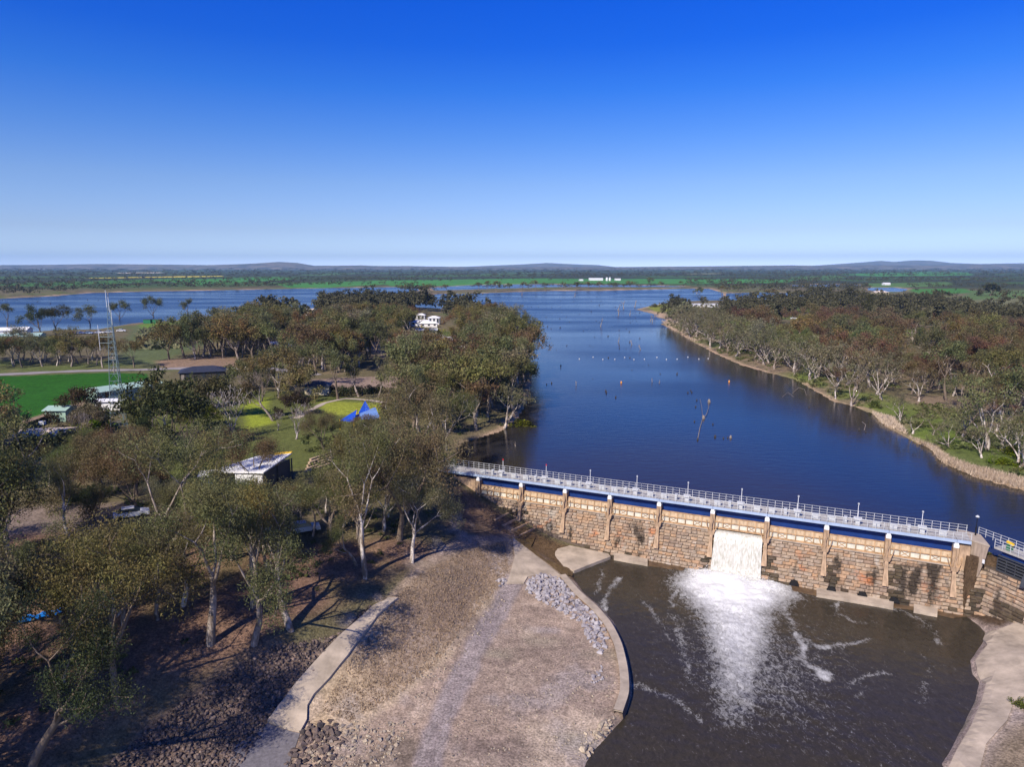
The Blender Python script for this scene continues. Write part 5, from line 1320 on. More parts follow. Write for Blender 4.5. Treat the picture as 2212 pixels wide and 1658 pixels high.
# trees one can point at
NAMED = [
 (790, 1250, 935, 'gum', 1, OLIVE[0], WHITEBARK, 'tallest gum with a long white forked trunk at the edge of the dry slope'),
 (770, 1222, 1090, 'gum', 3, OLIVE[3], GREYBARK, 'short thin gum just left of the tallest white-trunked gum'),
 (890, 1216, 1030, 'gum', 0, GREY[1], WHITEBARK, 'gum with a pale leaning trunk nearest the left end of the dam'),
 (628, 1362, 1070, 'gum', 3, OLIVE[1], GREYBARK, 'tall olive gum at the top of the rock slope'),
 (548, 1392, 1110, 'gum', 0, OLIVE[3], GREYBARK, 'dense olive gum left of the gum topping the rock slope'),
 (455, 1392, 1060, 'gum', 1, OLIVE[0], GREYBARK, 'gum with a thick grey trunk and a broken pale limb above the bare clearing'),
 (255, 1515, 1190, 'gum', 4, (0.140, 0.122, 0.056), BROWNBARK, 'broad golden-olive gum leaning over the shaded bank'),
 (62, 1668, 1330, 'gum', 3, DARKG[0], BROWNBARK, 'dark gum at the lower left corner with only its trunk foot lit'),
 (178, 1390, 1130, 'gum', 3, OLIVE[1], GREYBARK, 'olive gum right of the blue tarpaulin'),
 (20, 1215, 1000, 'gum', 1, OLIVE[3], WHITEBARK, 'gum with a white forked trunk at the left edge beside the car park'),
 (147, 1160, 1000, 'gum', 3, OLIVE[1], WHITEBARK, 'gum with a thin white trunk in the middle of the car park'),
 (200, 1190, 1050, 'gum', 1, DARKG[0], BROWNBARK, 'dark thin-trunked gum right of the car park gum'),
 (340, 1340, 1150, 'gum', 5, OLIVE[2], GREYBARK, 'gum with twisted pale limbs left of the bare clearing'),
 (395, 1310, 1110, 'gum', 0, GREY[2], WHITEBARK, 'gum with two white crooked limbs behind the bare clearing'),
 (385, 965, 790, 'round', 0, (0.055, 0.06, 0.024), BROWNBARK, 'large dark round tree right of the lattice tower'),
 (470, 905, 810, 'round', 1, (0.075, 0.072, 0.034), BROWNBARK, 'dark olive tree behind the white bare tree'),
 (437, 925, 872, 'round', 1, (0.085, 0.095, 0.020), BROWNBARK, 'small yellow-green cone-shaped tree beside the white bare tree'),
 (590, 910, 795, 'gum', 3, BROWN[1], GREYBARK, 'tall narrow rust-brown gum left of the far lawn'),
 (640, 900, 845, 'round', 1, (0.055, 0.042, 0.028), BROWNBARK, 'low spreading dark tree behind the bare fan-shaped tree'),
 (300, 1100, 930, 'round', 0, BROWN[0], BROWNBARK, 'broad brown-crowned tree in front of the lattice tower'),
 (225, 1075, 940, 'round', 1, BROWN[1], BROWNBARK, 'rusty brown tree left of the broad brown-crowned tree'),
 (560, 1068, 930, 'gum', 4, BROWN[0], BROWNBARK, 'brown gum spreading its crown over the white pavilion'),
 (480, 1060, 930, 'gum', 2, BROWN[2], BROWNBARK, 'brown gum left of the pavilion roof'),
 (752, 1088, 915, 'gum', 5, OLIVE[4], GREYBARK, 'olive gum between the pavilion and the log terraces'),
 (880, 1110, 960, 'gum', 2, OLIVE[3], GREYBARK, 'dark gum standing just left of the footbridge end'),
 (945, 1040, 925, 'gum', 1, GREY[1], WHITEBARK, 'slim gum with white limbs at the footbridge end'),
 (181, 905, 835, 'round', 1, (0.050, 0.036, 0.018), BROWNBARK, 'rounded dark brown tree at the edge of the green crop'),
 (205, 925, 862, 'round', 0, (0.05, 0.045, 0.022), BROWNBARK, 'rounded dark tree right of the brown one by the crop'),
 (190, 945, 872, 'round', 0, GREY[2], BROWNBARK, 'greyish bush-like tree in front of the two dark rounded trees'),
 (258, 700, 656, 'gum', 2, OLIVE[3], BROWNBARK, 'spreading gum on the lakeshore directly behind the tower top'),
 (333, 694, 646, 'gum', 2, OLIVE[3], BROWNBARK, 'lone spreading gum on the lakeshore right of the tower'),
 (408, 686, 650, 'gum', 0, OLIVE[3], BROWNBARK, 'lone gum on the lakeshore right of the lone spreading one'),
 (195, 712, 666, 'gum', 0, OLIVE[3], BROWNBARK, 'gum on the lakeshore left of the tower top'),
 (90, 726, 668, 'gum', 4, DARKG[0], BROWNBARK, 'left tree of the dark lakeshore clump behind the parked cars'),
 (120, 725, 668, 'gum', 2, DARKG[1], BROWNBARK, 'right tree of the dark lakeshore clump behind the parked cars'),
 (15, 718, 664, 'gum', 1, OLIVE[3], BROWNBARK, 'gum on the lakeshore behind the long shed at the left edge'),
 (365, 778, 690, 'gum', 4, OLIVE[4], BROWNBARK, 'big spreading gum alone in the paddock right of the tower'),
 (290, 795, 730, 'gum', 2, OLIVE[4], BROWNBARK, 'small gum beside the road just right of the tower'),
 (222, 795, 720, 'gum', 0, OLIVE[4], GREYBARK, 'gum beside the road just left of the tower'),
 (1855, 700, 612, 'gum', 3, DARKG[1], BROWNBARK, 'tall dark gum rising above the right wood near the pond'),
 (1465, 668, 636, 'round', 0, DARKG[1], BROWNBARK, 'rounded dark tree at the tip of the right headland'),
 (1985, 868, 790, 'river', 0, RUST[2], WHITEBARK, 'river gum with a fan of white limbs standing in the green clearing'),
 (2050, 968, 900, 'river', 1, GREY[1], WHITEBARK, 'small river gum with bare white limbs on the shore near the reeds'),
 (1805, 862, 790, 'gum', 1, RUST[0], WHITEBARK, 'upright river gum with a straight pale trunk on the right shore'),
 (1840, 878, 800, 'river', 2, GREY[2], GREYBARK, 'leaning grey gum at the waterline right of the straight pale trunk'),
 (1090, 925, 820, 'river', 0, GREY[1], WHITEBARK, 'river gum with white limbs leaning over the water at the point'),
 (2110, 815, 725, 'gum', 0, RUST[1], GREYBARK, 'tall reddish gum rising in the middle of the right wood'),
 (730, 863, 752, 'gum', 1, OLIVE[1], BROWNBARK, 'tall gum with twin trunks at the top of the far lawn'),
 (775, 858, 766, 'gum', 3, OLIVE[0], GREYBARK, 'gum with a slim pale trunk beside the dirt car park'),
 (818, 858, 762, 'gum', 3, GREY[1], WHITEBARK, 'gum with a bent white trunk at the right of the far lawn'),
 (600, 842, 738, 'gum', 0, OLIVE[3], BROWNBARK, 'dense gum left of the round-ended block, nearest the cream wall'),
 (640, 836, 728, 'gum', 5, OLIVE[1], GREYBARK, 'tall dense gum just behind the round-ended block'),
 (568, 850, 768, 'gum', 2, OLIVE[4], BROWNBARK, 'gum between the cream wall and the bare brown trees'),
 (530, 838, 775, 'round', 1, OLIVE[3], BROWNBARK, 'low dark tree in front of the cream entrance wall'),
 (2165, 965, 870, 'river', 3, GREY[0], WHITEBARK, 'big river gum with tangled white limbs behind the reed bed'),
 (2120, 990, 915, 'river', 0, GREY[2], WHITEBARK, 'river gum with a single pale stem at the left end of the reed bed'),
 (2205, 1010, 900, 'river', 1, GREY[1], WHITEBARK, 'river gum with white forked limbs at the right edge behind the reeds'),
 (2080, 945, 850, 'river', 2, GREY[0], WHITEBARK, 'pale-limbed river gum between the clearing and the reed bed'),
 (2015, 940, 870, 'river', 3, GREY[2], GREYBARK, 'grey river gum over the sandy bay'),
 (1945, 915, 845, 'river', 0, GREY[1], WHITEBARK, 'river gum with bare white limbs beside the sandy bay'),
 (1715, 805, 730, 'river', 1, GREY[0], WHITEBARK, 'leaning river gum with a white trunk on the middle of the right shore'),
 (1650, 788, 715, 'river', 3, GREY[1], WHITEBARK, 'wide river gum with white limbs left of the leaning one'),
 (1590, 770, 705, 'river', 0, GREY[0], WHITEBARK, 'spreading river gum with white limbs on the right shore opposite the buoy line'),
 (1535, 752, 690, 'river', 2, GREY[2], WHITEBARK, 'many-limbed river gum on the right shore above the buoy line'),
 (1490, 728, 670, 'river', 1, GREY[0], WHITEBARK, 'river gum at the upper end of the right shore row'),
 (505, 1010, 930, 'gum', 0, BROWN[0], BROWNBARK, 'small rusty gum at the rear of the pavilion'),
 (778, 950, 893, 'gum', 2, BROWN[0], BROWNBARK, 'low rusty gum right in front of the shade sails'),
 (700, 975, 880, 'gum', 4, BROWN[1], BROWNBARK, 'rusty gum left of the low one before the shade sails'),
 (345, 900, 830, 'round', 1, OLIVE[3], BROWNBARK, 'low olive tree at the foot of the large dark round tree'),
 (2140, 640, 610, 'round', 1, DARKG[1], BROWNBARK, 'dark bushy tree beside the pale paddock at the right edge'),
]
for px, py, top, kd, vi, col, bark, lab in NAMED:
    g, H = height_to(px, py, top)
    if px < 460 and py < 730: H *= 1.2
    H = min(H, 21)
    nm = 'gum_tree' if px < 1250 else 'river_gum'
    t = tree('broad_tree' if kd == 'round' else nm, kd, g, H, col, bark, lab, None, vi=vi, lod=1 if 130 < g[1] < 750 else None)
    if px in (790, 752): t.scale = (t.scale[0] * 0.72, t.scale[1] * 0.72, t.scale[2])

WOODREC = {}
MARKS = [(70, 1340, 'around the blue tarpaulin'), (180, 1140, 'round the car park'), (10, 1190, 'left of the car park'), (330, 1340, 'behind the broad golden-olive gum'), (455, 1330, 'round the bare clearing'), (600, 1370, 'topping the rock slope'), (190, 1540, 'on the shaded bank below the tarpaulin'), (20, 1450, 'on the bank left of the tarpaulin'),
    (620, 1200, 'downhill from the pavilion'), (520, 1140, 'just below the kiosk'), (780, 1190, 'by the tallest white-trunked gum'), (880, 1120, 'near the footing steps of the dam'), (700, 1120, 'below the log terraces'), (100, 990, 'in front of the pale-roofed house'), (10, 1000, 'left of the pale-roofed house'), (300, 1080, 'in front of the lattice tower'), (400, 1110, 'left of the kiosk'), (680, 1010, 'by the log terraces'),
    (450, 1000, 'left of the pavilion rear'), (560, 940, 'behind the pavilion'), (640, 930, 'between the pavilion and the far lawn'), (360, 950, 'right of the tower foot'), (600, 858, 'round the bare brown trees'), (760, 850, 'at the top of the far lawn'), (780, 950, 'between the playground and the footbridge'), (930, 1000, 'at the footbridge end'), (860, 880, 'right of the playground'), (1000, 900, 'in the middle of the point'), (930, 930, 'behind the footbridge end'), (1080, 905, 'by the gum leaning over the water'), (1125, 800, 'on the waterside of the point'), (1060, 760, 'on the upper waterside of the point'), (960, 810, 'below the red tiled house'), (900, 770, 'below the power poles'), (1040, 840, 'in the heart of the point'),
    (30, 790, 'at the near end of the roadside row'), (120, 788, 'in the middle of the roadside row'), (205, 785, 'at the tower end of the roadside row'), (430, 760, 'beside the paddock gum'), (560, 760, 'behind the cream entrance wall'), (700, 780, 'behind the dirt car park'), (760, 740, 'left of the dirt road'), (870, 715, 'beside the bright green bushes'), (620, 715, 'above the white cabins'), (690, 700, 'right of the white cabins'), (800, 675, 'on the far shore of the peninsula'), (900, 672, 'behind the white houses'), (1010, 712, 'right of the white houses'), (480, 700, 'by the vineyard'),
    (1450, 695, 'behind the headland beach'), (1540, 740, 'on the shore opposite the buoy line'), (1640, 785, 'by the wide white-limbed shore gum'), (1740, 825, 'on the shore before the grassy clearing'), (1860, 875, 'on the shore by the green clearing'), (1950, 925, 'by the sandy bay'), (2060, 975, 'at the start of the reed bed'), (2150, 1005, 'behind the reed bed'), (2240, 1010, 'past the end of the reeds'), (1620, 730, 'behind the long shore row'), (1740, 760, 'in the middle of the right wood'), (1850, 800, 'behind the green clearing'), (1960, 840, 'beyond the fan-limbed gum'), (2080, 900, 'right of the fan-limbed gum'), (2180, 945, 'uphill from the reed bed'),
    (2180, 830, 'beyond the tall reddish gum'), (2050, 780, 'left of the tall reddish gum'), (1900, 720, 'below the pond'), (1750, 680, 'by the golden wattle bush'), (1600, 680, 'beside the flat white building'), (2100, 700, 'below the pale paddock'), (1980, 690, 'beside the far right road'), (2230, 720, 'at the paddock corner')]
def proj(x, y, z):
    z = z - CAM_H
    fw = y * math.cos(PITCH) - z * math.sin(PITCH); up = y * math.sin(PITCH) + z * math.cos(PITCH)
    return CXP + FPX * x / fw, CYP - FPX * up / fw
# places that stay in view over the trees: x range, top row, bottom row in the picture
OPEN = [(450, 640, 985, 1046), (640, 725, 985, 1016), (55, 160, 918, 962), (100, 152, 880, 910), (215, 310, 825, 878), (520, 590, 865, 922), (690, 832, 866, 900), (735, 822, 872, 912), (232, 288, 650, 928),
    (0, 330, 795, 816), (0, 215, 812, 885), (480, 570, 786, 806), (885, 965, 676, 716), (925, 1005, 730, 756), (808, 834, 700, 778), (110, 250, 1112, 1158), (392, 435, 915, 985), (378, 420, 1000, 1045),
    (690, 780, 1196, 1260), (425, 500, 1300, 1392), (60, 116, 1318, 1350), (400, 478, 800, 820), (675, 850, 824, 850), (455, 530, 850, 940), (610, 665, 870, 945), (650, 690, 664, 690), (590, 640, 738, 754), (0, 300, 692, 727), (310, 420, 680, 700),
    (960, 1010, 985, 1030), (1495, 1555, 646, 662), (1560, 1580, 650, 664), (1800, 1850, 862, 885), (1905, 1960, 864, 880), (2010, 2060, 902, 925), (1940, 1985, 745, 762), (1870, 1960, 618, 636), (2060, 2300, 628, 660), (1690, 1740, 686, 700)]
def open_height(x, y, z, H, skip, over=False):
    bx, by = proj(x, y, z); tx, ty = proj(x, y, z + H)
    hw = (by - ty) * 0.26
    for k, (x0, x1, y0, y1) in enumerate(OPEN):
        if bx + hw < x0 or bx - hw > x1: continue
        if y0 < by <= y1 + 2 and x0 - 4 < bx < x1 + 4: return 0
        if over and k >= 10: continue
        if by > y1 and ty < y1:
            H = H * (by - y1) / (by - ty) * 1.03
            ty = y1
    return H if H > skip else 0

for k, (px, py, top, lab) in enumerate(((872, 637, 616, 'leftmost dark tree at the tip of the far spit'), (893, 636, 613, 'tallest dark tree at the tip of the far spit'), (915, 636, 615, 'broad dark tree at the tip of the far spit'), (932, 634, 618, 'rightmost tree of the dark clump on the spit tip'), (965, 629, 616, 'small lone tree right of the spit-tip clump'), (1033, 630, 612, 'tree standing alone near the middle of the far spit'), (1052, 629, 609, 'left of two tall trees on the middle of the far spit'), (1072, 630, 609, 'right of two tall trees on the middle of the far spit'), (1100, 628, 613, 'low tree right of the two tall spit trees'),
        (1128, 628, 611, 'bushy tree on the right half of the far spit'), (1158, 628, 608, 'upright dark tree on the right half of the far spit'), (1180, 627, 612, 'low tree beside the upright dark one on the spit'), (1215, 625, 611, 'tree before the farm sheds on the spit'), (1245, 627, 609, 'dark upright tree at the spit waterline'), (1272, 624, 610, 'tree right of the dark waterline tree on the spit'), (1295, 624, 610, 'tree in front of the grain silos'), (1328, 623, 611, 'low tree below the right silo'), (1362, 622, 608, 'tree right of the short farm shed'), (1405, 620, 602, 'tall bushy tree at the right end of the far spit'), (1430, 621, 610, 'low tree at the right end of the far spit'), (1470, 622, 609, 'round tree beyond the end of the spit'),
        (1510, 642, 622, 'tree behind the flat white building, left one'), (1560, 642, 620, 'tree behind the flat white building, middle one'), (1600, 640, 618, 'tree behind the flat white building, right one'), (1660, 650, 626, 'tree before the far lagoon'))):
    g, H = height_to(px, py, top)
    t = tree('spit_tree', 'gum', g, H * 1.15, OLIVE[k % 5], BROWNBARK, lab, 'trees on the far spit', lod=2)
    t.scale = (t.scale[0] * 1.15, t.scale[1] * 1.15, t.scale[2])

# woods filled in, nearest ones as single trees
def wood(name, polys, label_of, group, pals, kinds, hr, limit, stuffname, stufflabel, holes=(), seed=1, bark=None):
    r = np.random.default_rng(seed)
    pts = []
    hp = [np.asarray([G(*q)[:2] for q in h]) for h in holes]
    placed = list(TREES)
    for pi, (poly, sp) in enumerate(polys):
        p = np.asarray([G(*q)[:2] for q in poly]); lo, hi = p.min(0), p.max(0)
        gx, gy = np.meshgrid(np.arange(lo[0], hi[0], sp), np.arange(lo[1], hi[1], sp))
        q = np.stack([gx.ravel(), gy.ravel()], 1) + r.uniform(-0.42, 0.42, (gx.size, 2)) * sp
        k = sdf(q[:, 0], q[:, 1], p) < 0
        for h in hp: k &= sdf(q[:, 0], q[:, 1], h) > 0
        # the sun reaches the tarpaulin through a gap in the gums
        tq = G(88, 1335); k &= ~(line_d(q[:, 0], q[:, 1], [tq[:2], (tq[0] - 14, tq[1] - 19)]) < 5.0)
        for w in WATERS[:1]: k &= sdf(q[:, 0], q[:, 1], w) > 0.5
        q = q[k]
        if placed:
            T_ = np.array(placed); k = np.array([np.min(np.hypot(*(T_ - a).T)) > sp * 0.5 for a in q]) if len(q) else np.zeros(0, bool)
            q = q[k]
        pts += [(a[0], a[1], pi) for a in q]
    xy = np.array(pts)
    zz_ = height(xy[:, 0], xy[:, 1])
    keep = []
    for (x, y, pi), z_ in zip(pts, zz_):
        H = open_height(x, y, z_, r.uniform(*hr[pi]) if r.random() > 0.2 else hr[pi][1] * r.uniform(0.95, 1.15), 4.5, r.random() < 0.13)
        if H: keep.append((x, y, pi, z_, H))
    keep.sort(key=lambda a: math.hypot(a[0], a[1]))
    pts = [a[:3] for a in keep]; z = [a[3] for a in keep]; HH = [a[4] for a in keep]
    xy = np.array(pts)
    n1_ = fbm(xy[:, 0], xy[:, 1], 45, 2, seed)
    vs, fs, b0 = [], [], 0
    for i, (x, y, pi) in enumerate(pts):
        H = HH[i]
        pal = pals[0] if n1_[i] + r.normal(0, 0.35) > 0.0 else pals[1]
        if i < limit:
            col = pick(r, pal)
            bk = (bark or [WHITEBARK, GREYBARK, GREYBARK, BROWNBARK])[int(r.integers(len(bark) if bark else 4))]
            t = tree(name, kinds[int(r.integers(len(kinds)))], (x, y, z[i] - 0.05), H, col, bk, 'tree', None)
            bx, by = proj(x, y, z[i])
            sz = 'tall' if H > hr[pi][0] + 0.66 * (hr[pi][1] - hr[pi][0]) else 'low' if H < hr[pi][0] + 0.25 * (hr[pi][1] - hr[pi][0]) else 'middling'
            cn = 'rusty' if col[0] > col[1] * 1.35 else 'brownish' if col[0] > col[1] * 1.1 else 'grey-green' if col[2] > col[1] * 0.62 else 'olive'
            ph = min(MARKS, key=lambda m: math.hypot(m[0] - bx, 2.2 * (m[1] - by)))[2]
            WOODREC.setdefault((sz, cn, {'gum_tree': 'gum', 'river_gum': 'river gum', 'ironbark_tree': 'tree', 'peninsula_gum': 'tree', 'park_tree': 'park tree'}[name], ph), []).append((bx, t))
        else:
            v, f = PROTO['mid', int(r.integers(6))]
            a = r.uniform(0, 6.28); s = H / 17.0
            c_, s_ = math.cos(a) * s, math.sin(a) * s
            vs.append(np.stack([v[:, 0] * c_ - v[:, 1] * s_ + x, v[:, 0] * s_ + v[:, 1] * c_ + y, v[:, 2] * s + z[i]], -1)); fs.append(f + b0); b0 += len(v)
    if vs:
        o = link(stuffname, mesh_np(stuffname, np.vstack(vs), np.vstack(fs)), None, M['farwood']); tag(o, stufflabel, kind='stuff')
    return len(pts)

HOLES_L = [[(520, 850), (600, 850), (600, 940), (520, 945)], [(690, 862), (840, 862), (850, 905), (690, 905)], [(660, 812), (880, 806), (900, 840), (680, 852)], [(330, 925), (420, 925), (440, 1070), (330, 1075)],
    [(440, 985), (700, 985), (740, 1010), (700, 1060), (440, 1070)], [(640, 985), (740, 975), (730, 1030), (640, 1030)], [(50, 880), (160, 870), (170, 965), (50, 970)], [(210, 820), (320, 805), (320, 880), (210, 900)], [(225, 905), (300, 905), (300, 945), (225, 945)],
    [(400, 800), (490, 800), (490, 840), (400, 840)], [(500, 780), (580, 780), (580, 806), (500, 806)], [(875, 690), (985, 690), (985, 730), (880, 730)], [(905, 722), (1010, 722), (1010, 765), (905, 765)], [(806, 700), (836, 700), (832, 782), (800, 782)], [(-300, 1080), (300, 1080), (240, 1140), (90, 1175), (-300, 1215)],
    [(640, 1210), (860, 1185), (880, 1260), (650, 1330)], [(400, 1240), (520, 1240), (520, 1420), (400, 1420)], [(40, 1300), (150, 1290), (150, 1400), (40, 1400)], [(735, 880), (835, 880), (835, 925), (735, 925)], [(600, 670), (690, 670), (680, 705), (600, 705)], [(590, 745), (660, 740), (660, 770), (590, 770)]]
ZL = [([(-160, 1230), (90, 1180), (300, 1150), (480, 1090), (600, 1080), (700, 1080), (870, 1080), (930, 1120), (860, 1185), (640, 1330), (540, 1385), (440, 1395), (330, 1450), (180, 1530), (60, 1600), (-40, 1760), (-420, 1760), (-420, 1400)], 4.5),
      ([(-160, 960), (40, 960), (330, 985), (440, 1070), (330, 1130), (100, 1090), (-160, 1130)], 5.8),
      ([(640, 940), (760, 920), (900, 900), (960, 960), (985, 1000), (950, 1060), (860, 1085), (720, 1080), (640, 1010)], 6.2),
      ([(830, 780), (900, 750), (1000, 730), (1100, 730), (1145, 790), (1145, 850), (1120, 905), (1080, 930), (1000, 950), (900, 900), (840, 880)], 6.4),
      ([(560, 860), (700, 850), (850, 850), (850, 870), (690, 862), (600, 880)], 9.0),
      ([(-60, 803), (215, 794), (215, 772), (-60, 780)], 6.2),
      ([(380, 778), (480, 740), (560, 715), (640, 700), (860, 690), (900, 760), (840, 800), (660, 815), (560, 790), (480, 776)], 5.8),
      ([(480, 735), (560, 700), (620, 672), (760, 668), (930, 668), (1010, 690), (1060, 705), (1120, 735), (1000, 735), (900, 735), (640, 705)], 7.0),
      ([(430, 690), (560, 676), (620, 672), (560, 684), (440, 694)], 14.0)]
LABL = ['olive gum with pale limbs in the dense wood on the shaded terrace above the rock slope', 'gum in the mixed wood between the car park and the pale-roofed house', 'gum in the tight clump between the log terraces and the footbridge end',
    'gum in the wood on the point jutting into the lake', 'gum in the line between the far lawn and the dirt car park', 'thin gum of the straight row along the country road', 'brown-olive gum in the wood around the power poles', 'gum in the far wood along the peninsula top', 'small gum on the far lakeshore strip by the vineyard']
wood('gum_tree', ZL[:6], lambda p: LABL[p], ['gums on the shaded terrace', 'gums by the car park', 'gums by the footbridge end', 'gums on the point', 'gums by the far lawn', 'gum row along the road', 'gums round the power poles', 'gums on the peninsula top', 'gums on the far strip'],
     (OLIVE + GREY[:1], BROWN + OLIVE[:2]), ['gum'], [(11, 19), (10, 15), (10, 15), (10, 16), (12, 16), (10, 13), (10, 14), (10, 15), (7, 10)], 296, 'terrace_wood', 'olive gum wood on the point', HOLES_L, 21)
wood('peninsula_gum', ZL[6:], lambda p: LABL[6 + p], ['w'] * 3, (OLIVE + GREY[:1], BROWN + OLIVE[:2]), ['gum'], [(11, 16), (11, 16), (7, 10)], 298, 'peninsula_wood', 'far olive wood covering the peninsula', HOLES_L, 23)  # the same gums continued over the upper peninsula
wood('park_tree', [([(300, 890), (520, 850), (700, 850), (840, 870), (960, 940), (700, 1000), (450, 1065), (330, 1050)], 8.5), ([(560, 835), (700, 828), (860, 835), (850, 870), (690, 866), (560, 870)], 8.5)], None, None, (OLIVE, BROWN + DARKG), ['gum', 'round', 'gum'], [(6, 11), (8, 13)], 290, 'park_wood', 'x', [], 27)
HOLES_R = [[(1730, 830), (1830, 845), (1960, 850), (1990, 880), (1900, 900), (1790, 860)], [(1995, 885), (2090, 900), (2090, 945), (2010, 950)], [(1490, 652), (1560, 652), (1560, 668), (1490, 668)], [(1940, 740), (1985, 740), (1985, 770), (1940, 770)], [(1690, 700), (1740, 700), (1740, 712), (1690, 712)], [(1890, 655), (1960, 650), (1960, 640), (1880, 640)]]
ZR = [([(1440, 695), (1470, 712), (1500, 730), (1560, 758), (1660, 796), (1760, 832), (1850, 868), (1890, 885), (1960, 935), (2060, 978), (2120, 1000), (2260, 1040), (2260, 985), (2080, 940), (1900, 855), (1740, 790), (1600, 745), (1520, 700)], 6.4)]
LABR = ['grey-leaved river gum with pale limbs lining the right shore of the lake']
wood('river_gum', ZR, lambda p: LABR[p], ['river gums along the right shore'], (GREY, GREY + OLIVE[:2]), ['river'], [(8.5, 14)], 210, 'shore_wood', 'grey scrub along the right shore', HOLES_R[1:2], 31, [WHITEBARK, WHITEBARK, GREYBARK])
ZR2 = [([(1560, 735), (1740, 785), (1900, 850), (2080, 935), (2330, 1010), (2400, 800), (2300, 760), (2000, 740), (1700, 700), (1560, 690)], 8.2),
       ([(1440, 690), (1560, 690), (1700, 700), (2000, 740), (2300, 760), (2400, 700), (2250, 668), (2100, 662), (1900, 655), (1760, 652), (1600, 665), (1450, 670)], 11.0)]
LABR2 = ['rust-brown tree crowded in the dense wood behind the right shore', 'dull brown tree in the far part of the right wood']
wood('ironbark_tree', ZR2, lambda p: LABR2[p], ['rusty trees of the right wood', 'trees of the far right wood'], (RUST, OLIVE + BROWN), ['gum', 'gum', 'river'], [(8.5, 14.5), (9, 14)], 290, 'right_wood', 'far brown wood on the right bank', HOLES_R, 41, [GREYBARK, BROWNBARK, WHITEBARK])

ORD = ['first', 'second', 'third', 'fourth', 'fifth', 'sixth', 'seventh', 'eighth', 'ninth', 'tenth', 'eleventh', 'twelfth']
for (sz, cn, kd, ph), rows in WOODREC.items():
    rows.sort(key=lambda q: q[0])
    for k, (_, t) in enumerate(rows):
        t['group'] = f'{kd}s {ph}'
        if len(rows) == 1: t['label'] = f'the only {sz} {cn} {kd} {ph}'
        elif len(rows) <= 12: t['label'] = f'{ORD[k]} {sz} {cn} {kd} from the left, {ph}'
        else: t['label'] = f'{sz} {cn} {kd} {ph}'

# far trees beyond the lake: one mass, placed on the plain
r = np.random.default_rng(77)
bands = [((-250, 628, 640, 641), 420, 0.85), ((-250, 612, 640, 629), 420, 0.9), ((400, 616, 900, 624), 150, 0.8), ((-250, 603, 900, 611), 420, 0.9), ((860, 631, 940, 636), 26, 1.0), ((950, 622.5, 1160, 628), 34, 0.8), ((1160, 621, 1480, 625), 60, 0.75), ((1480, 614, 1760, 630), 260, 0.8), ((1560, 630, 1770, 633), 40, 0.8),
         ((1770, 622, 1880, 634), 90, 0.8), ((1730, 603, 2330, 613), 320, 0.9), ((1960, 618, 2330, 626), 90, 0.7), ((900, 596, 1800, 603), 380, 0.9), ((1480, 606, 1760, 614), 120, 0.8), ((-250, 584, 2450, 600), 2300, 1.1), ((1900, 630, 2330, 645), 40, 0.7), ((650, 606, 1000, 612), 60, 0.8), ((1000, 604, 1240, 609), 30, 0.7)]
vs, fs, b0 = [], [], 0
for (xa, ya, xb, yb), nn, sc in bands:
    for _ in range(nn):
        x, y = un(r.uniform(xa, xb), r.uniform(ya, yb), 1.0)
        if sdf(np.array([x]), np.array([y]), LAKE)[0] < 4 or sdf(np.array([x]), np.array([y]), CHANNEL)[0] < 0: continue
        v, f = PROTO['far', int(r.integers(6))]
        d = math.hypot(x, y)
        if d > 12500: continue
        s = sc * r.uniform(0.6, 1.05) * (1 + max(0, d - 2500) / 7000); a = r.uniform(0, 6.28); w_ = 1 + max(0, d - 2500) / 2500
        c_, s_ = math.cos(a) * s * w_, math.sin(a) * s * w_
        vs.append(np.stack([v[:, 0] * c_ - v[:, 1] * s_ + x, v[:, 0] * s_ + v[:, 1] * c_ + y, v[:, 2] * s * 0.8 + 1.0], -1)); fs.append(f + b0); b0 += len(v)
o = link('far_wood', mesh_np('far_wood', np.vstack(vs), np.vstack(fs)), None, M['farwood']); tag(o, 'belts of dark trees on the plain beyond the lake', kind='stuff')

# bare winter trees
def bare_mesh(seed, H, fan):
    tubes, tips, zm = grow_tree(seed, H, 0.18, 6, fan, 5, 0.03, 0.5)
    return trunk_mesh('branches', tubes, 9, 6, 1.9), zm
BARE = [bare_mesh(5, 11, 0.42), bare_mesh(6, 10, 0.55), bare_mesh(8, 10, 0.36)]
for px, py, top, vi, col, lab in ((505, 950, 835, 1, (0.60, 0.56, 0.55), 'large bare tree with whitish spreading branches in the park'), (640, 950, 865, 2, (0.46, 0.42, 0.42), 'bare grey tree with an upright fan of thin branches behind the pavilion'),
        (600, 930, 888, 0, (0.46, 0.43, 0.43), 'small bare grey tree left of the fan-shaped bare tree'), (540, 872, 805, 1, (0.30, 0.25, 0.25), 'bare brownish tree at the top of the near lawn'), (565, 868, 800, 0, (0.28, 0.23, 0.23), 'bare brownish tree right of the other at the lawn top'),
        (415, 1000, 900, 2, (0.26, 0.20, 0.17), 'bare brown tree with a thick trunk in the park grass'), (180, 960, 885, 0, (0.34, 0.31, 0.33), 'bare grey tree by the small green shed'), (1148, 868, 842, 1, (0.42, 0.36, 0.36), 'bare twiggy tree hanging over the water off the point')):
    g, H = height_to(px, py, top)
    t = thing('bare_tree', lab, 'tree', g)
    me, zm = BARE[vi]; s = H / zm
    t.scale = (s, s, s); t.rotation_euler = (0, 0, tr.uniform(0, 6.28))
    a = link('branches', me, t); a.color = (*col, 1)

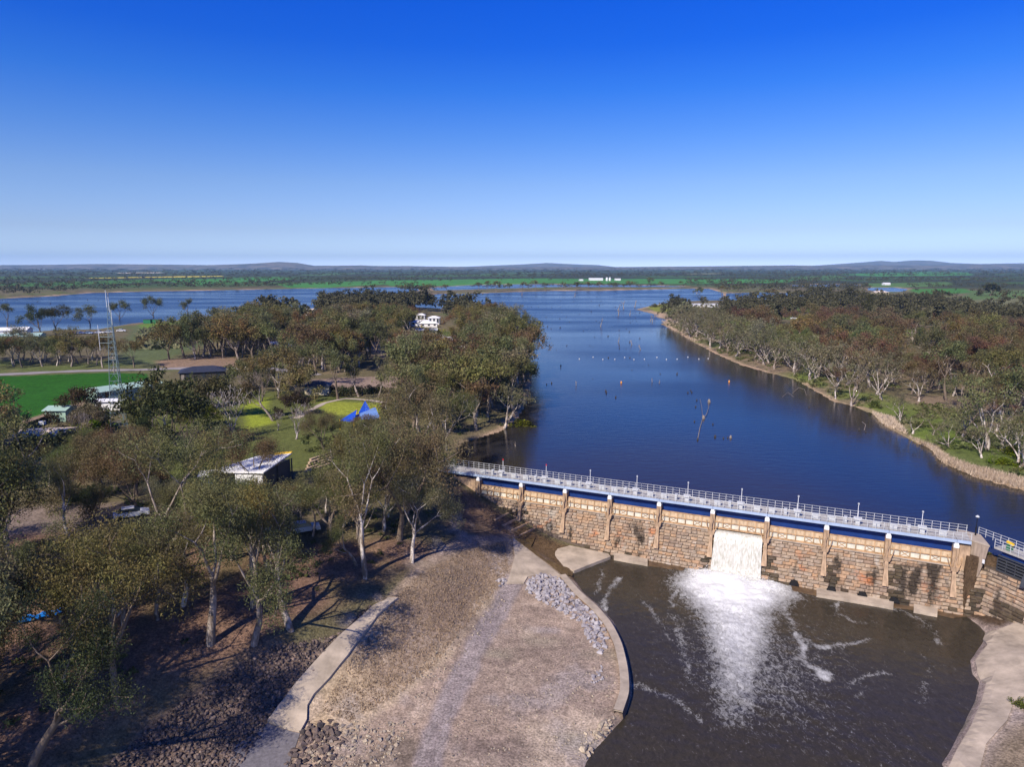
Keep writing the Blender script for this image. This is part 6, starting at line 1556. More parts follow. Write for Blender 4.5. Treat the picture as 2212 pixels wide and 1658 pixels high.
# shrubs
shr = np.random.default_rng(3)
sh_tips = [(Vector((shr.normal(0, .6), shr.normal(0, .6), abs(shr.normal(0.6, .35)))), 1.0) for _ in range(14)]
SH = crown_mesh('foliage', sh_tips, 0.7, 60, 0.34, 0.17, shr)
SHT = MB()
for k in range(4): SHT.tube([(0, 0, -0.1), (0.3 * math.cos(k * 1.6), 0.3 * math.sin(k * 1.6), 0.9)], [0.05, 0.02], 4)
SHTM = bpy.data.meshes.new('stems'); SHTM.from_pydata(SHT.v, [], SHT.f); SHTM.materials.append(M['bark'])
def shrub(px, py, size, col, label, group=None):
    g = G(px, py)
    t = thing('shrub', label, 'shrub', g, group); t.scale = (size, size, size * 0.9)
    t.rotation_euler = (0, 0, shr.uniform(0, 6)); a = link('foliage', SH, t); a.color = (*col, 1); b2 = link('stems', SHTM, t); b2.color = (*BROWNBARK, 1)
for px, py, sz, col, lab in ((838, 728, 3.2, (0.13, 0.28, 0.02), 'bright green bushy tree right of the power poles'), (858, 730, 3.0, (0.13, 0.28, 0.02), 'bright green bush next to the other bright one by the poles'), (205, 932, 1.9, (0.16, 0.22, 0.015), 'yellow-green bush left of the tower foot'),
        (2112, 1232, 0.5, (0.10, 0.10, 0.015), 'small olive weed clump at the foot of the abutment'), (1130, 925, 1.4, (0.14, 0.15, 0.03), 'yellowish shrub on the bank of the point'), (915, 718, 2.2, (0.24, 0.24, 0.07), 'pale yellow wattle bush below the white houses'), (945, 720, 2.0, (0.24, 0.24, 0.07), 'pale yellow wattle bush right of its neighbour below the houses'),
        (2205, 1530, 0.5, (0.09, 0.10, 0.03), 'low weed on the sculpted concrete bank'), (1890, 1010 - 130, 1.2, (0.07, 0.09, 0.03), 'dark shrub in the grassy clearing behind the right shore'), (2190, 985, 1.3, (0.12, 0.14, 0.02), 'yellow-green shrub behind the reeds'), (2165, 1005, 1.0, (0.10, 0.13, 0.02), 'small green shrub among the reeds'),
        (1395, 662, 2.0, (0.085, 0.08, 0.045), 'low shrub at the tip of the right headland'), (1415, 664, 2.2, (0.085, 0.08, 0.04), 'second low shrub on the right headland tip'), (1735, 694, 2.4, (0.22, 0.19, 0.03), 'golden wattle bush in the right wood')):
    shrub(px, py, sz, col, lab)
for k, (px, py) in enumerate(((690, 852), (715, 850), (745, 852), (770, 850), (800, 851), (822, 850), (655, 868), (735, 858))):
    shrub(px, py, 1.6, DARKG[k % 2], 'dark low hedge-like shrub between the lawn and the dirt car park', 'dark shrubs above the far lawn')
# undergrowth: scrub too thick to count
def scrub(name, polys, col, label, seed):
    r = np.random.default_rng(seed); V, F, b0 = [], [], 0
    for pts, nn, sz in polys:
        xy = sample_poly(pts, nn, r); ok = (sdf(xy[:, 0], xy[:, 1], LAKE) > 0.6)
        px_ = [proj(x, y, 0.5) for x, y in xy]
        for p0, p1, q0, q1 in OPEN: ok &= np.array([not (p0 < a < p1 and q0 < b_ < q1) for a, b_ in px_])
        xy = xy[ok]
        z = height(xy[:, 0], xy[:, 1]); n_ = fbm(xy[:, 0], xy[:, 1], 9, 2, seed)
        for (x, y), zz, q in zip(xy, z, n_):
            if q < -0.15: continue
            s = sz * r.uniform(0.5, 1.3); k = 26
            d = r.normal(size=(k, 3)); d /= np.linalg.norm(d, axis=1)[:, None]; d[:, 2] = np.abs(d[:, 2]) * 0.8
            pos = np.array([x, y, zz]) + d * s * r.power(2, k)[:, None]
            u = r.normal(size=(k, 3)) * s * 0.2; w = r.normal(size=(k, 3)) * s * 0.12
            V.append(np.stack([pos - u, pos + w, pos + u, pos - w], 1).reshape(-1, 3)); F.append(np.arange(k * 4).reshape(-1, 4) + b0); b0 += k * 4
    o = link(name, mesh_np(name, np.vstack(V), np.vstack(F)), None, M['leaf']); o.color = (*col, 1); tag(o, label, kind='stuff')
scrub('undergrowth', [([(1440, 700), (1560, 765), (1760, 842), (1900, 895), (2060, 982), (2230, 1045), (2300, 960), (2080, 890), (1900, 820), (1740, 775), (1560, 720)], 1500, 1.0)], (0.105, 0.115, 0.05), 'low grey-green scrub along the right shore', 71)
scrub('undergrowth', [([(-100, 1200), (300, 1160), (640, 1080), (940, 1060), (960, 1110), (860, 1180), (620, 1330), (440, 1400), (250, 1500), (-100, 1640)], 420, 0.6), ([(840, 800), (1140, 760), (1140, 850), (1085, 928), (1000, 945), (860, 900)], 420, 1.1), ([(640, 930), (940, 930), (980, 1000), (930, 1060), (700, 1070)], 260, 1.0), ([(0, 960), (330, 960), (420, 1060), (300, 1100), (0, 1090)], 200, 0.9)], (0.08, 0.092, 0.04), 'dark scrub under the gums of the left wood', 72)
for px, py, sz in ((62, 978, 2.6), (92, 980, 2.4), (122, 978, 2.6), (150, 968, 2.6), (210, 962, 2.2), (175, 975, 2.4)):
    shrub(px, py, sz, OLIVE[3], 'dark bushy shrub in front of the pale-roofed house', 'shrubs before the pale-roofed house')
# vineyard rows
vs, fs, b0 = [], [], 0
vp = np.asarray([G(*q)[:2] for q in [(300, 715), (420, 698), (560, 668), (600, 672), (500, 712), (400, 752), (330, 770), (280, 760)]])
lo, hi = vp.min(0), vp.max(0)
for y in np.arange(lo[1], hi[1], 4.5):
    for x in np.arange(lo[0], hi[0], 2.2):
        xx, yy = x + r.uniform(-.4, .4), y + (x - lo[0]) * 0.25 + r.uniform(-.3, .3)
        if sdf(np.array([xx]), np.array([yy]), vp)[0] > 0: continue
        z = h1(xx, yy)
        for k in range(3):
            c = np.array([xx + r.normal(0, .4), yy + r.normal(0, .3), z + r.uniform(0.4, 1.1)]); u = r.normal(size=3) * 0.7; w_ = r.normal(size=3) * 0.6
            vs += [c - u, c + w_, c + u, c - w_]; fs.append((b0, b0 + 1, b0 + 2, b0 + 3)); b0 += 4
if vs:
    o = link('vineyard_rows', mesh_np('vineyard_rows', np.array(vs), np.array(fs)), None, M['vine']); tag(o, 'rows of small vines on the slope above the lake', kind='stuff')

# ------------------------------------------------------------------ lattice tower
tb = G(262, 930)
tw = thing('lattice_tower', 'tall green-grey steel lattice radio tower with whip antennas', 'tower', tb)
TH = 27.5
base = [Vector((math.cos(a) * 2.0, math.sin(a) * 2.0, 0)) for a in (R(200), R(320), R(80))]
def leg_at(k, z):
    f = 1 - 0.86 * min(1, z / TH)
    return Vector(tb) + Vector((base[k].x * f, base[k].y * f, z))
for k in range(3):
    mb = MB(); mb.tube([leg_at(k, 0), leg_at(k, TH)], [0.085, 0.05], 6); mb.build('leg', M['tower'], tw)
z = 0.0; lv = 0
while z < TH - 0.6:
    st = 2.0 - 1.1 * z / TH
    for k in range(3):
        a, c = k, (k + 1) % 3
        mb = MB(); mb.tube([leg_at(a, z + st), leg_at(c, z + st)], 0.035, 4); mb.build('girt', M['tower'], tw)
        mid = (leg_at(a, z + st) + leg_at(c, z + st)) / 2
        mb = MB(); mb.tube([leg_at(a, z), mid], 0.03, 4); mb.build('brace', M['tower'], tw)
        mb = MB(); mb.tube([leg_at(c, z), mid], 0.03, 4); mb.build('brace', M['tower'], tw)
    z += st; lv += 1
top = Vector(tb) + Vector((0, 0, TH))
for (dx, z0, z1) in ((-2.6, 17.5, 22.8), (0.5, 19.5, 26.0), (-0.3, TH - 1, TH + 2.6), (0.15, TH - 2, TH + 1.2)):
    mb = MB(); mb.tube([Vector(tb) + Vector((dx, -0.3, z0)), Vector(tb) + Vector((dx, -0.3, z1))], 0.055, 6); mb.build('antenna', M['white'], tw)
for z in (19.0, 20.3):
    mb = MB(); mb.tube([Vector(tb) + Vector((-2.6, -0.3, z)), Vector(tb) + Vector((0, -0.3, z))], 0.05, 5); mb.build('antenna_bracket', M['tower'], tw)

# ------------------------------------------------------------------ buildings
def house(name, label, c, L, Wd, hw, hr_, rot, roof, wall, hip=0.0, group=None, over=0.4, win=2, door=True, cat='house'):
    """gabled or hipped building with walls, roof, windows and a door; c is the ground point of its middle"""
    t = thing(name, label, cat, c, group)
    ca_, sa = math.cos(rot), math.sin(rot)
    W_ = lambda x, y, z: (c[0] + x * ca_ - y * sa, c[1] + x * sa + y * ca_, c[2] + z)
    mb = MB()
    mb.hexa([W_(-L / 2, -Wd / 2, -0.5), W_(L / 2, -Wd / 2, -0.5), W_(L / 2, Wd / 2, -0.5), W_(-L / 2, Wd / 2, -0.5), W_(-L / 2, -Wd / 2, hw), W_(L / 2, -Wd / 2, hw), W_(L / 2, Wd / 2, hw), W_(-L / 2, Wd / 2, hw)])
    if not hip:
        for sx in (-1, 1):
            x0, x1 = (sx * L / 2 - sx * 0.15), sx * L / 2
            mb.add([W_(x0, -Wd / 2, hw), W_(x0, Wd / 2, hw), W_(x0, 0, hw + hr_ - 0.03), W_(x1, -Wd / 2, hw), W_(x1, Wd / 2, hw), W_(x1, 0, hw + hr_ - 0.03)], [(0, 1, 2), (5, 4, 3), (0, 3, 4, 1), (1, 4, 5, 2), (2, 5, 3, 0)])
    mb.build('wall', M[wall], t)
    mb = MB(); l2, w2 = L / 2 + over, Wd / 2 + over; e = hw - 0.06; rx = L / 2 + over - hip
    th = 0.14
    v = []
    for dz in (0, th):
        v += [W_(-l2, -w2, e + dz), W_(l2, -w2, e + dz), W_(l2, w2, e + dz), W_(-l2, w2, e + dz), W_(-rx, 0, hw + hr_ + dz), W_(rx, 0, hw + hr_ + dz)]
    fs_ = [(0, 1, 5, 4), (2, 3, 4, 5), (1, 2, 5), (3, 0, 4)] if hip else [(0, 1, 5, 4), (2, 3, 4, 5)]
    f2 = [tuple(i + 6 for i in f) for f in fs_]
    rim = [(0, 1), (1, 2), (2, 3), (3, 0)] if hip else [(0, 1), (1, 5), (5, 2), (2, 3), (3, 4), (4, 0)]
    mb.add(v, [f[::-1] for f in fs_] + f2 + [(a, b_, b_ + 6, a + 6) for a, b_ in rim])
    mb.build('roof', M[roof], t)
    for k in range(win):
        x = (k + 0.5) / win * L - L / 2 + 0.3
        mb = MB(); mb.hexa([W_(x - 0.6, -Wd / 2 - 0.04, 0.9), W_(x + 0.6, -Wd / 2 - 0.04, 0.9), W_(x + 0.6, -Wd / 2 + 0.1, 0.9), W_(x - 0.6, -Wd / 2 + 0.1, 0.9), W_(x - 0.6, -Wd / 2 - 0.04, hw - 0.5), W_(x + 0.6, -Wd / 2 - 0.04, hw - 0.5), W_(x + 0.6, -Wd / 2 + 0.1, hw - 0.5), W_(x - 0.6, -Wd / 2 + 0.1, hw - 0.5)])
        mb.build('window', M['glass'], t)
    if door:
        x = -L / 2 + 0.9
        mb = MB(); mb.hexa([W_(x - 0.45, -Wd / 2 - 0.05, 0), W_(x + 0.45, -Wd / 2 - 0.05, 0), W_(x + 0.45, -Wd / 2 + 0.1, 0), W_(x - 0.45, -Wd / 2 + 0.1, 0), W_(x - 0.45, -Wd / 2 - 0.05, 2.05), W_(x + 0.45, -Wd / 2 - 0.05, 2.05), W_(x + 0.45, -Wd / 2 + 0.1, 2.05), W_(x - 0.45, -Wd / 2 + 0.1, 2.05)])
        mb.build('door', M['wood'], t)
    return t

# white stage pavilion: a big single-pitch roof opening towards the log terraces
z0 = h1(*un(540, 1045, 1.0))
RA, RB, RC, RD = [(*un(x, y, z0 + q), z0 + q) for x, y, q in ((452, 1022, 3.0), (556, 988, 3.5), (631, 981, 4.4), (569, 1024, 3.7))]
pv = thing('stage_pavilion', 'big white-roofed stage pavilion with a yellow corner facing the log terraces', 'pavilion', ((RA[0] + RC[0]) / 2, (RA[1] + RC[1]) / 2, z0))
i_ = lambda p, q, f: (p[0] + (q[0] - p[0]) * f, p[1] + (q[1] - p[1]) * f)
mb = MB(); mb.hexa([RD, RC, RB, RA] + [(x, y, z + 0.2) for x, y, z in (RD, RC, RB, RA)]); mb.build('roof', M['roof_white'], pv)
cxy = np.mean([RA[:2], RB[:2], RC[:2], RD[:2]], 0)
ins = [tuple(np.array(p[:2]) + (cxy - np.array(p[:2])) * 0.07) for p in (RA, RB, RC, RD)]
def wallp(name, p, q, zt, mat, th=0.15):
    mb = MB(); d = Vector((q[0] - p[0], q[1] - p[1])); nn = (-d.y / d.length * th, d.x / d.length * th)
    mb.prism([p, q, (q[0] + nn[0], q[1] + nn[1]), (p[0] + nn[0], p[1] + nn[1])], z0 - 0.5, zt); return mb.build(name, M[mat], pv)
wallp('front_wall', i_(ins[0], ins[3], 0.45), ins[3], z0 + 3.25, 'white'); wallp('rear_wall', ins[1], ins[0], z0 + 2.9, 'white'); wallp('back_wall', ins[2], ins[1], z0 + 3.4, 'white')
wallp('stage_shade', ins[3], ins[2], z0 + 3.6, 'darksteel')  # dark sheet stands in for the shade inside the open stage front
mb = MB(); e1 = i_(RC, RB, 0.5); mb.hexa([(RC[0], RC[1] - 0.3, RC[2] + 0.205), (RC[0], RC[1] + 0.3, RC[2] + 0.205), (e1[0], e1[1] + 0.3, z0 + 4.2), (e1[0], e1[1] - 0.5, z0 + 4.15), (RC[0], RC[1] - 0.3, RC[2] + 0.35), (RC[0], RC[1] + 0.3, RC[2] + 0.35), (e1[0], e1[1] + 0.3, z0 + 4.35), (e1[0], e1[1] - 0.5, z0 + 4.3)]); mb.build('yellow_edge', M['yellow'], pv)
for q in (RD, i_(RD, RC, 0.5), RC):
    mb = MB(); q2 = tuple(np.array(q[:2]) + (cxy - np.array(q[:2])) * 0.03); mb.tube([(*q2, z0 - 0.3), (*q2, z0 + 3.65)], 0.12, 6); mb.build('post', M['darksteel'], pv)
c = G(463, 1053)
house('kiosk', 'small white kiosk with a blue mural beside the pavilion', c, 3.2, 2.4, 2.3, 0.4, 0.2, 'roof_white', 'white', win=0, cat='kiosk')
mb = MB(); mb.box((c[0] + 0.2, c[1] - 1.45, c[2] + 1.0), (1.5, 0.05, 1.3), 0.2)
for o in [q for q in bpy.data.objects if q.name.startswith('kiosk')]:
    if o.name.startswith('kiosk') and o.type == 'EMPTY': mb.build('mural', M['tarp'], o)

# log terraces
for k in range(5):
    y = 985 + k * 7.0
    a, b_ = G(640 - k * 3 + 30, y + 12), G(728 - k * 4, y - 8)
    d = Vector((b_[0] - a[0], b_[1] - a[1])); cz = (a[2] + b_[2]) / 2
    t = thing('log_terrace', f'timber seating terrace right of the pavilion, {ordn[k]} row from the top', 'terrace', ((a[0] + b_[0]) / 2, (a[1] + b_[1]) / 2, cz), 'timber terraces by the pavilion')
    for j in range(3):
        p, q = i_(a, b_, j / 3 + 0.005), i_(a, b_, (j + 1) / 3 - 0.005)
        mb = MB(); mb.box(((p[0] + q[0]) / 2, (p[1] + q[1]) / 2, cz + 0.15), (d.length / 3 - 0.1, 0.5, 0.5), math.atan2(d.y, d.x)); mb.build('log', M['log'], t)

# blue shade sails over the playground
pc = [G(738, 905), G(790, 895), G(815, 905), G(765, 922)]
for k, (tri, mat, lab) in enumerate((([(735, 898), (772, 886), (765, 905)], 'blue', 'deep blue pointed shade sail at the left of the playground'), ([(765, 888), (812, 880), (822, 896), (775, 900)], 'lightblue', 'pale blue shade sail in the middle of the playground'), ([(775, 884), (790, 870), (805, 886)], 'blue', 'deep blue peaked shade sail at the back of the playground'))):
    g = [G(x, y + 30) for x, y in tri]
    cz = [2.0, 3.2, 2.2, 2.3] if k != 2 else [2.2, 3.8, 2.2]
    t = thing('shade_sail', lab, 'shade sail', (g[0][0], g[0][1], g[0][2]), 'blue shade sails over the playground')
    mb = MB(); n_ = len(g)
    top_ = [(p[0], p[1], p[2] + cz[i]) for i, p in enumerate(g)]
    cen = tuple(np.mean(top_, 0) - np.array([0, 0, 0.35]))
    mb.add(top_ + [cen] + [(x, y, z - 0.04) for x, y, z in top_ + [cen]], [(i, (i + 1) % n_, n_) for i in range(n_)] + [((i + 1) % n_ + n_ + 1, i + n_ + 1, 2 * n_ + 1) for i in range(n_)] + [(i, i + n_ + 1, (i + 1) % n_ + n_ + 1, (i + 1) % n_) for i in range(n_)])
    mb.build('canopy', M[mat], t)
    for i, p in enumerate(g):
        mb = MB(); mb.tube([(p[0], p[1], p[2] - 0.2), (p[0], p[1], p[2] + cz[i] + 0.2)], 0.09, 6); mb.build('post', M['yellow'], t)

def at(px, py): return G(px, py)
house('flat_house', 'pale pinkish low-roofed house among trees at the left', at(100, 962), 8.5, 6.5, 2.6, 0.45, 0.15, 'roof_pink', 'cream', win=3)
c = at(112, 945); t = thing('roof_cooler', 'white air cooler box on the pale roof at the left', 'air cooler', (c[0] - 1.2, c[1] - 0.6, c[2] + 2.85)); mb = MB(); mb.box((c[0] - 1.2, c[1] - 0.6, c[2] + 3.2), (1.0, 0.8, 0.7)); mb.build('cooler_box', M['white'], t); mb = MB(); mb.box((c[0] - 1.2, c[1] - 1.01, c[2] + 3.2), (0.8, 0.02, 0.5)); mb.build('louvre', M['galv'], t)
house('long_shed', 'long pale green metal shed beside the crop field', at(272, 862), 17, 6.5, 3.2, 0.9, 0.95, 'roof_green', 'wall_green', win=0, cat='shed')
house('white_annex', 'low white-roofed lean-to in front of the long green shed', at(244, 884), 6.5, 3.5, 2.2, 0.3, 0.1, 'roof_white', 'white', win=0, cat='shed')
house('small_shed', 'small pale green shed at the crop corner', at(134, 908), 4.6, 4.6, 2.7, 0.6, 0.05, 'roof_green', 'wall_green', win=0, cat='shed')
a, b_ = at(56, 932), at(112, 910)
t = thing('dark_fence', 'dark board fence left of the small green shed', 'fence', a)
d = Vector((b_[0] - a[0], b_[1] - a[1]))
for k in range(6):
    p = i_(a, b_, (k + 0.5) / 6); mb = MB(); mb.box((p[0], p[1], a[2] + 0.8), (d.length / 6 - 0.03, 0.08, 1.7), math.atan2(d.y, d.x)); mb.build('fence_panel', M['fence_dark'], t)
house('park_hall', 'long low grey-roofed hall at the left edge near the lake', at(22, 745), 26, 11, 4.0, 1.0, 0.35, 'roof_green', 'wall_green', win=4, cat='building')
house('white_roof_hall', 'white-roofed building behind the long hall at the left edge', at(5, 732), 24, 9, 4.2, 1.2, 0.3, 'roof_white', 'white', win=3, cat='building')
house('brick_house', 'dark hip-roofed house beside the road', at(440, 818), 13, 8, 2.6, 1.3, 0.35, 'roof_dark', 'fence_dark', hip=4, win=3)
house('toilet_block', 'round-ended dark-roofed cream block by the dirt car park', at(688, 852), 6.5, 5, 2.6, 1.0, 0.1, 'roof_dark', 'cream', hip=2.5, win=1, cat='building')
a, b_ = at(512, 797), at(567, 797)
t = thing('cream_wall', 'long low cream entrance wall beside the road', 'wall', a); d = Vector((b_[0] - a[0], b_[1] - a[1]))
for k in range(4):
    p = i_(a, b_, (k + 0.5) / 4); mb = MB(); mb.box((p[0], p[1], a[2] + 0.75), (d.length / 4 - 0.02, 0.3, 1.5), math.atan2(d.y, d.x)); mb.build('wall_panel', M['cream'], t)
for lab, px, py, L, Wd, hw, rf, wl_, hip, rot in (
    ('white two-storey hip-roofed house beside the lake', 938, 701, 10, 9, 5.4, 'roof_white', 'white', 4, 0.0), ('long white-roofed house left of the two-storey one', 908, 704, 18, 9, 3.2, 'roof_white', 'white', 3, 0.0), ('white cottage with two dark windows in front of the two-storey house', 926, 707, 15, 6, 3.0, 'roof_white', 'white', 2.5, 0.05), ('small white house behind the long white-roofed one', 905, 692, 12, 7, 4.5, 'roof_white', 'white', 3, 0.0),
    ('cream house with a grey gable below the white houses', 922, 722, 16, 8, 2.9, 'roof_grey', 'cream', 0, 0.1), ('grey curved-roof house lower down the hill', 937, 738, 16, 9, 2.8, 'roof_grey', 'white', 3, 0.1), ('white-roofed house with pale green walls near the point', 972, 744, 15, 9, 3.0, 'roof_white', 'wall_green', 3, 0.05), ('red tiled house near the point', 990, 752, 9, 7, 2.6, 'roof_red', 'cream', 2, 0.0), ('white gabled shed below the red tiled house', 985, 763, 7, 6, 3.0, 'roof_white', 'white', 0, 0.2),
    ('white cabin half hidden in the wood near the point', 961, 806, 4, 4, 3, 'roof_white', 'white', 0, 0.3), ('white cabin in the upper wood left of centre', 666, 688, 10, 6, 3, 'roof_white', 'cream', 0, 0.4), ('cream cabin above the other in the upper wood', 672, 676, 9, 6, 3, 'roof_pink', 'cream', 0, 0.4), ('white cabin lower down in the wood left of the dirt road', 615, 757, 8, 5, 2.8, 'roof_white', 'white', 0, 0.3), ('white caravan-like cabin left of the other in the lower wood', 597, 752, 6, 4, 2.6, 'roof_white', 'white', 0, 0.1)):
    house('white_house' if rf == 'roof_white' else 'lake_house', lab, at(px, py), L * 0.68, Wd * 0.68, hw * 0.75, 1.0 if hip else 0.8, rot, rf, wl_, hip=hip * 0.68, win=3)
house('lake_pavilion', 'long flat white-roofed building on the right headland', at(1522, 664), 22, 7, 2.8, 0.3, 0.0, 'roof_white', 'white', win=5, cat='building')
house('pond_house', 'cream farmhouse beside the pond on the right', at(1900, 637), 18, 10, 3.2, 1.8, 0.1, 'roof_pink', 'cream', hip=6, win=3)
house('white_barn', 'white-roofed barn in the paddock at the far right', at(1914, 616), 13, 8, 3, 1.4, 0.0, 'roof_white', 'white', win=0, cat='barn')
house('grain_shed', 'long white farm shed left of the silos', un(1287, 606.5, 1) + (1.0,), 36, 12, 5, 1.5, 0.0, 'roof_white', 'white', win=0, cat='shed')
house('grain_shed', 'short white farm shed right of the silos', un(1334, 606.3, 1) + (1.0,), 15, 9, 4, 1, 0.0, 'roof_white', 'white', win=0, cat='shed')
house('farm_cottage', 'small white farm cottage left of the long farm shed', un(1255, 607.2, 1) + (1.0,), 11, 7, 2.8, 1.2, 0.0, 'roof_white', 'white', win=0, hip=2)
for k, px in enumerate((1311, 1317.5)):
    p = un(px, 607, 1)
    t = thing('grain_silo', ('left of the two white grain silos on the far plain', 'right of the two white grain silos on the far plain')[k], 'silo', (*p, 1.0), 'grain silos')
    mb = MB(); mb.tube([(*p, 0.5), (*p, 8.2)], 2.9, 14); mb.build('silo_body', M['white'], t)
    mb = MB(); mb.tube([(*p, 8.21), (*p, 9.8)], [3.1, 0.4], 14); mb.build('silo_roof', M['roof_white'], t)

# ------------------------------------------------------------------ poles, cars, tarpaulin, small things
def upole(px, py, top, label):
    g, H = height_to(px, py, top)
    t = thing('power_pole', label, 'power pole', g, 'power poles')
    mb = MB(); mb.tube([(g[0], g[1], g[2] - 0.3), (g[0], g[1], g[2] + H)], [0.2, 0.13], 7); mb.build('pole', M['wood'], t)
    for q in (0.96, 0.87):
        mb = MB(); mb.box((g[0], g[1], g[2] + H * q), (2.4, 0.16, 0.16), 0.1); mb.build('crossarm', M['wood'], t)
upole(821, 727, 699, 'power pole behind the pair at the top of the dirt road'); upole(828, 729, 705, 'power pole with two crossarms above the bright green bushes'); upole(824, 768, 738, 'tall pale power pole beside the dirt road'); upole(247, 806, 770, 'slim power pole at the roadside in front of the tree row')
upole(1909, 668, 650, 'power pole at the far edge of the right wood'); upole(1949, 664, 645, 'power pole beside the far right road')

def car(px, py, rot, mat, label, group=None, sc=1.0):
    g = G(px, py)
    t = thing('parked_car', label, 'car', g, group)
    ca_, sa = math.cos(rot), math.sin(rot)
    W_ = lambda x, y, z: (g[0] + (x * ca_ - y * sa) * sc, g[1] + (x * sa + y * ca_) * sc, g[2] + z * sc)
    prof = [(-2.2, 0.35), (-2.25, 0.85), (-1.3, 0.98), (1.2, 0.95), (2.2, 0.78), (2.25, 0.35)]
    mb = MB(); n_ = len(prof)
    mb.add([W_(x, -0.86, z) for x, z in prof] + [W_(x, 0.86, z) for x, z in prof], [tuple(range(n_)), tuple(range(2 * n_ - 1, n_ - 1, -1))] + [(i, (i + 1) % n_, n_ + (i + 1) % n_, n_ + i) for i in range(n_)]); mb.build('body', M[mat], t)
    cab = [(-1.7, 0.97), (-1.2, 1.45), (0.4, 1.45), (1.1, 0.965)]
    mb = MB(); mb.add([W_(x, -0.74 + (0.1 if z > 1.2 else 0), z) for x, z in cab] + [W_(x, 0.74 - (0.1 if z > 1.2 else 0), z) for x, z in cab], [(0, 1, 2, 3), (7, 6, 5, 4), (0, 4, 5, 1), (1, 5, 6, 2), (2, 6, 7, 3), (3, 7, 4, 0)]); mb.build('window', M['glass'], t)
    mb = MB(); mb.hexa([W_(-1.2, -0.6, 1.452), W_(0.4, -0.6, 1.452), W_(0.4, 0.6, 1.452), W_(-1.2, 0.6, 1.452), W_(-1.1, -0.55, 1.5), W_(0.3, -0.55, 1.5), W_(0.3, 0.55, 1.5), W_(-1.1, 0.55, 1.5)]); mb.build('roof', M[mat], t)
    for x in (-1.4, 1.4):
        for y in (-0.84, 0.84):
            mb = MB(); mb.tube([W_(x, y - 0.1, 0.32), W_(x, y + 0.1, 0.32)], 0.32 * sc, 10); mb.build('wheel', M['black'], t)
for px, py, rt, mt, lab in ((140, 727, 0.2, 'white', 'white car nearest the long hall by the lake'), (157, 722, 0.1, 'red', 'red car parked by the lake'), (172, 722, 0.0, 'white', 'white car right of the red car by the lake'), (192, 722, 0.1, 'fascia', 'pale blue car in the middle of the lakeside row'),
        (215, 721, 0.2, 'white', 'white car left of the last car in the lakeside row'), (235, 720, 0.2, 'roof_grey', 'grey car second from the right end of the lakeside row'), (262, 717, 0.3, 'white', 'white car at the right end of the lakeside row'), (285, 1118, 0.5, 'white', 'white car under the gums at the right of the car park'), (655, 1150, 0.4, 'roof_grey', 'grey vehicle under the gums below the pavilion'), (590, 1165, 0.3, 'white', 'white vehicle half hidden under gums left of the grey one'),
        (1575, 662, 0.2, 'white', 'white car right of the flat-roofed building on the headland'), (1715, 690, 0.0, 'white', 'white car in the right wood by the golden bush')):
    car(px, py, rt, mt, lab, 'parked cars')

# crumpled blue tarpaulin
g = G(88, 1335)
bm = bmesh.new(); bmesh.ops.create_grid(bm, x_segments=16, y_segments=8, size=1)
for v in bm.verts:
    x, y = v.co.x * 1.75 * 1.0, v.co.y * 0.62
    v.co.x, v.co.y = x * 0.93 - y * 0.36, x * 0.55 + y * 0.93
    q = mnoise.fractal(Vector((x * 1.3, y * 1.3, 3)), 0.8, 2.1, 4); v.co.z = 0.22 + 0.28 * q
r_ = bmesh.ops.extrude_face_region(bm, geom=bm.faces[:])
for v in r_['geom']:
    if isinstance(v, bmesh.types.BMVert): v.co.z += 0.03
me = bpy.data.meshes.new('tarpaulin'); bm.to_mesh(me); bm.free()
o = link('tarpaulin', me, None, M['tarp'], loc=g); tag(o, 'crumpled bright blue tarpaulin lying among the trees', 'tarpaulin')

# green bins and yellow-white boat ramp sign
for px, py, lab in ((340, 699, 'green box by the lakeshore under the lone spreading gum'), (320, 699, 'green box left of the other on the lakeshore')):
    g = G(px, py); t = thing('green_tank', lab, 'tank', g, 'green boxes on the lakeshore'); mb = MB(); mb.box((g[0], g[1], g[2] + 1.2), (4.5, 3, 2.4)); mb.build('tank_body', M['green_paint'], t); mb = MB(); mb.box((g[0], g[1], g[2] + 2.5), (4.8, 3.3, 0.18)); mb.build('tank_lid', M['darksteel'], t)
g = G(935, 985); t = thing('barrier_sign', 'yellow and white barrier board near the footbridge end', 'sign', g)
for k, (mt, dx) in enumerate((('yellow', -0.9), ('white', 0.6))):
    mb = MB(); mb.box((g[0] + dx, g[1], g[2] + 1.3), (1.4, 0.08, 0.7)); mb.build('board', M[mt], t)
for dx in (-1.4, 1.2):
    mb = MB(); mb.tube([(g[0] + dx, g[1] + 0.1, g[2] - 0.2), (g[0] + dx, g[1] + 0.1, g[2] + 1.7)], 0.05, 5); mb.build('post', M['galv'], t)

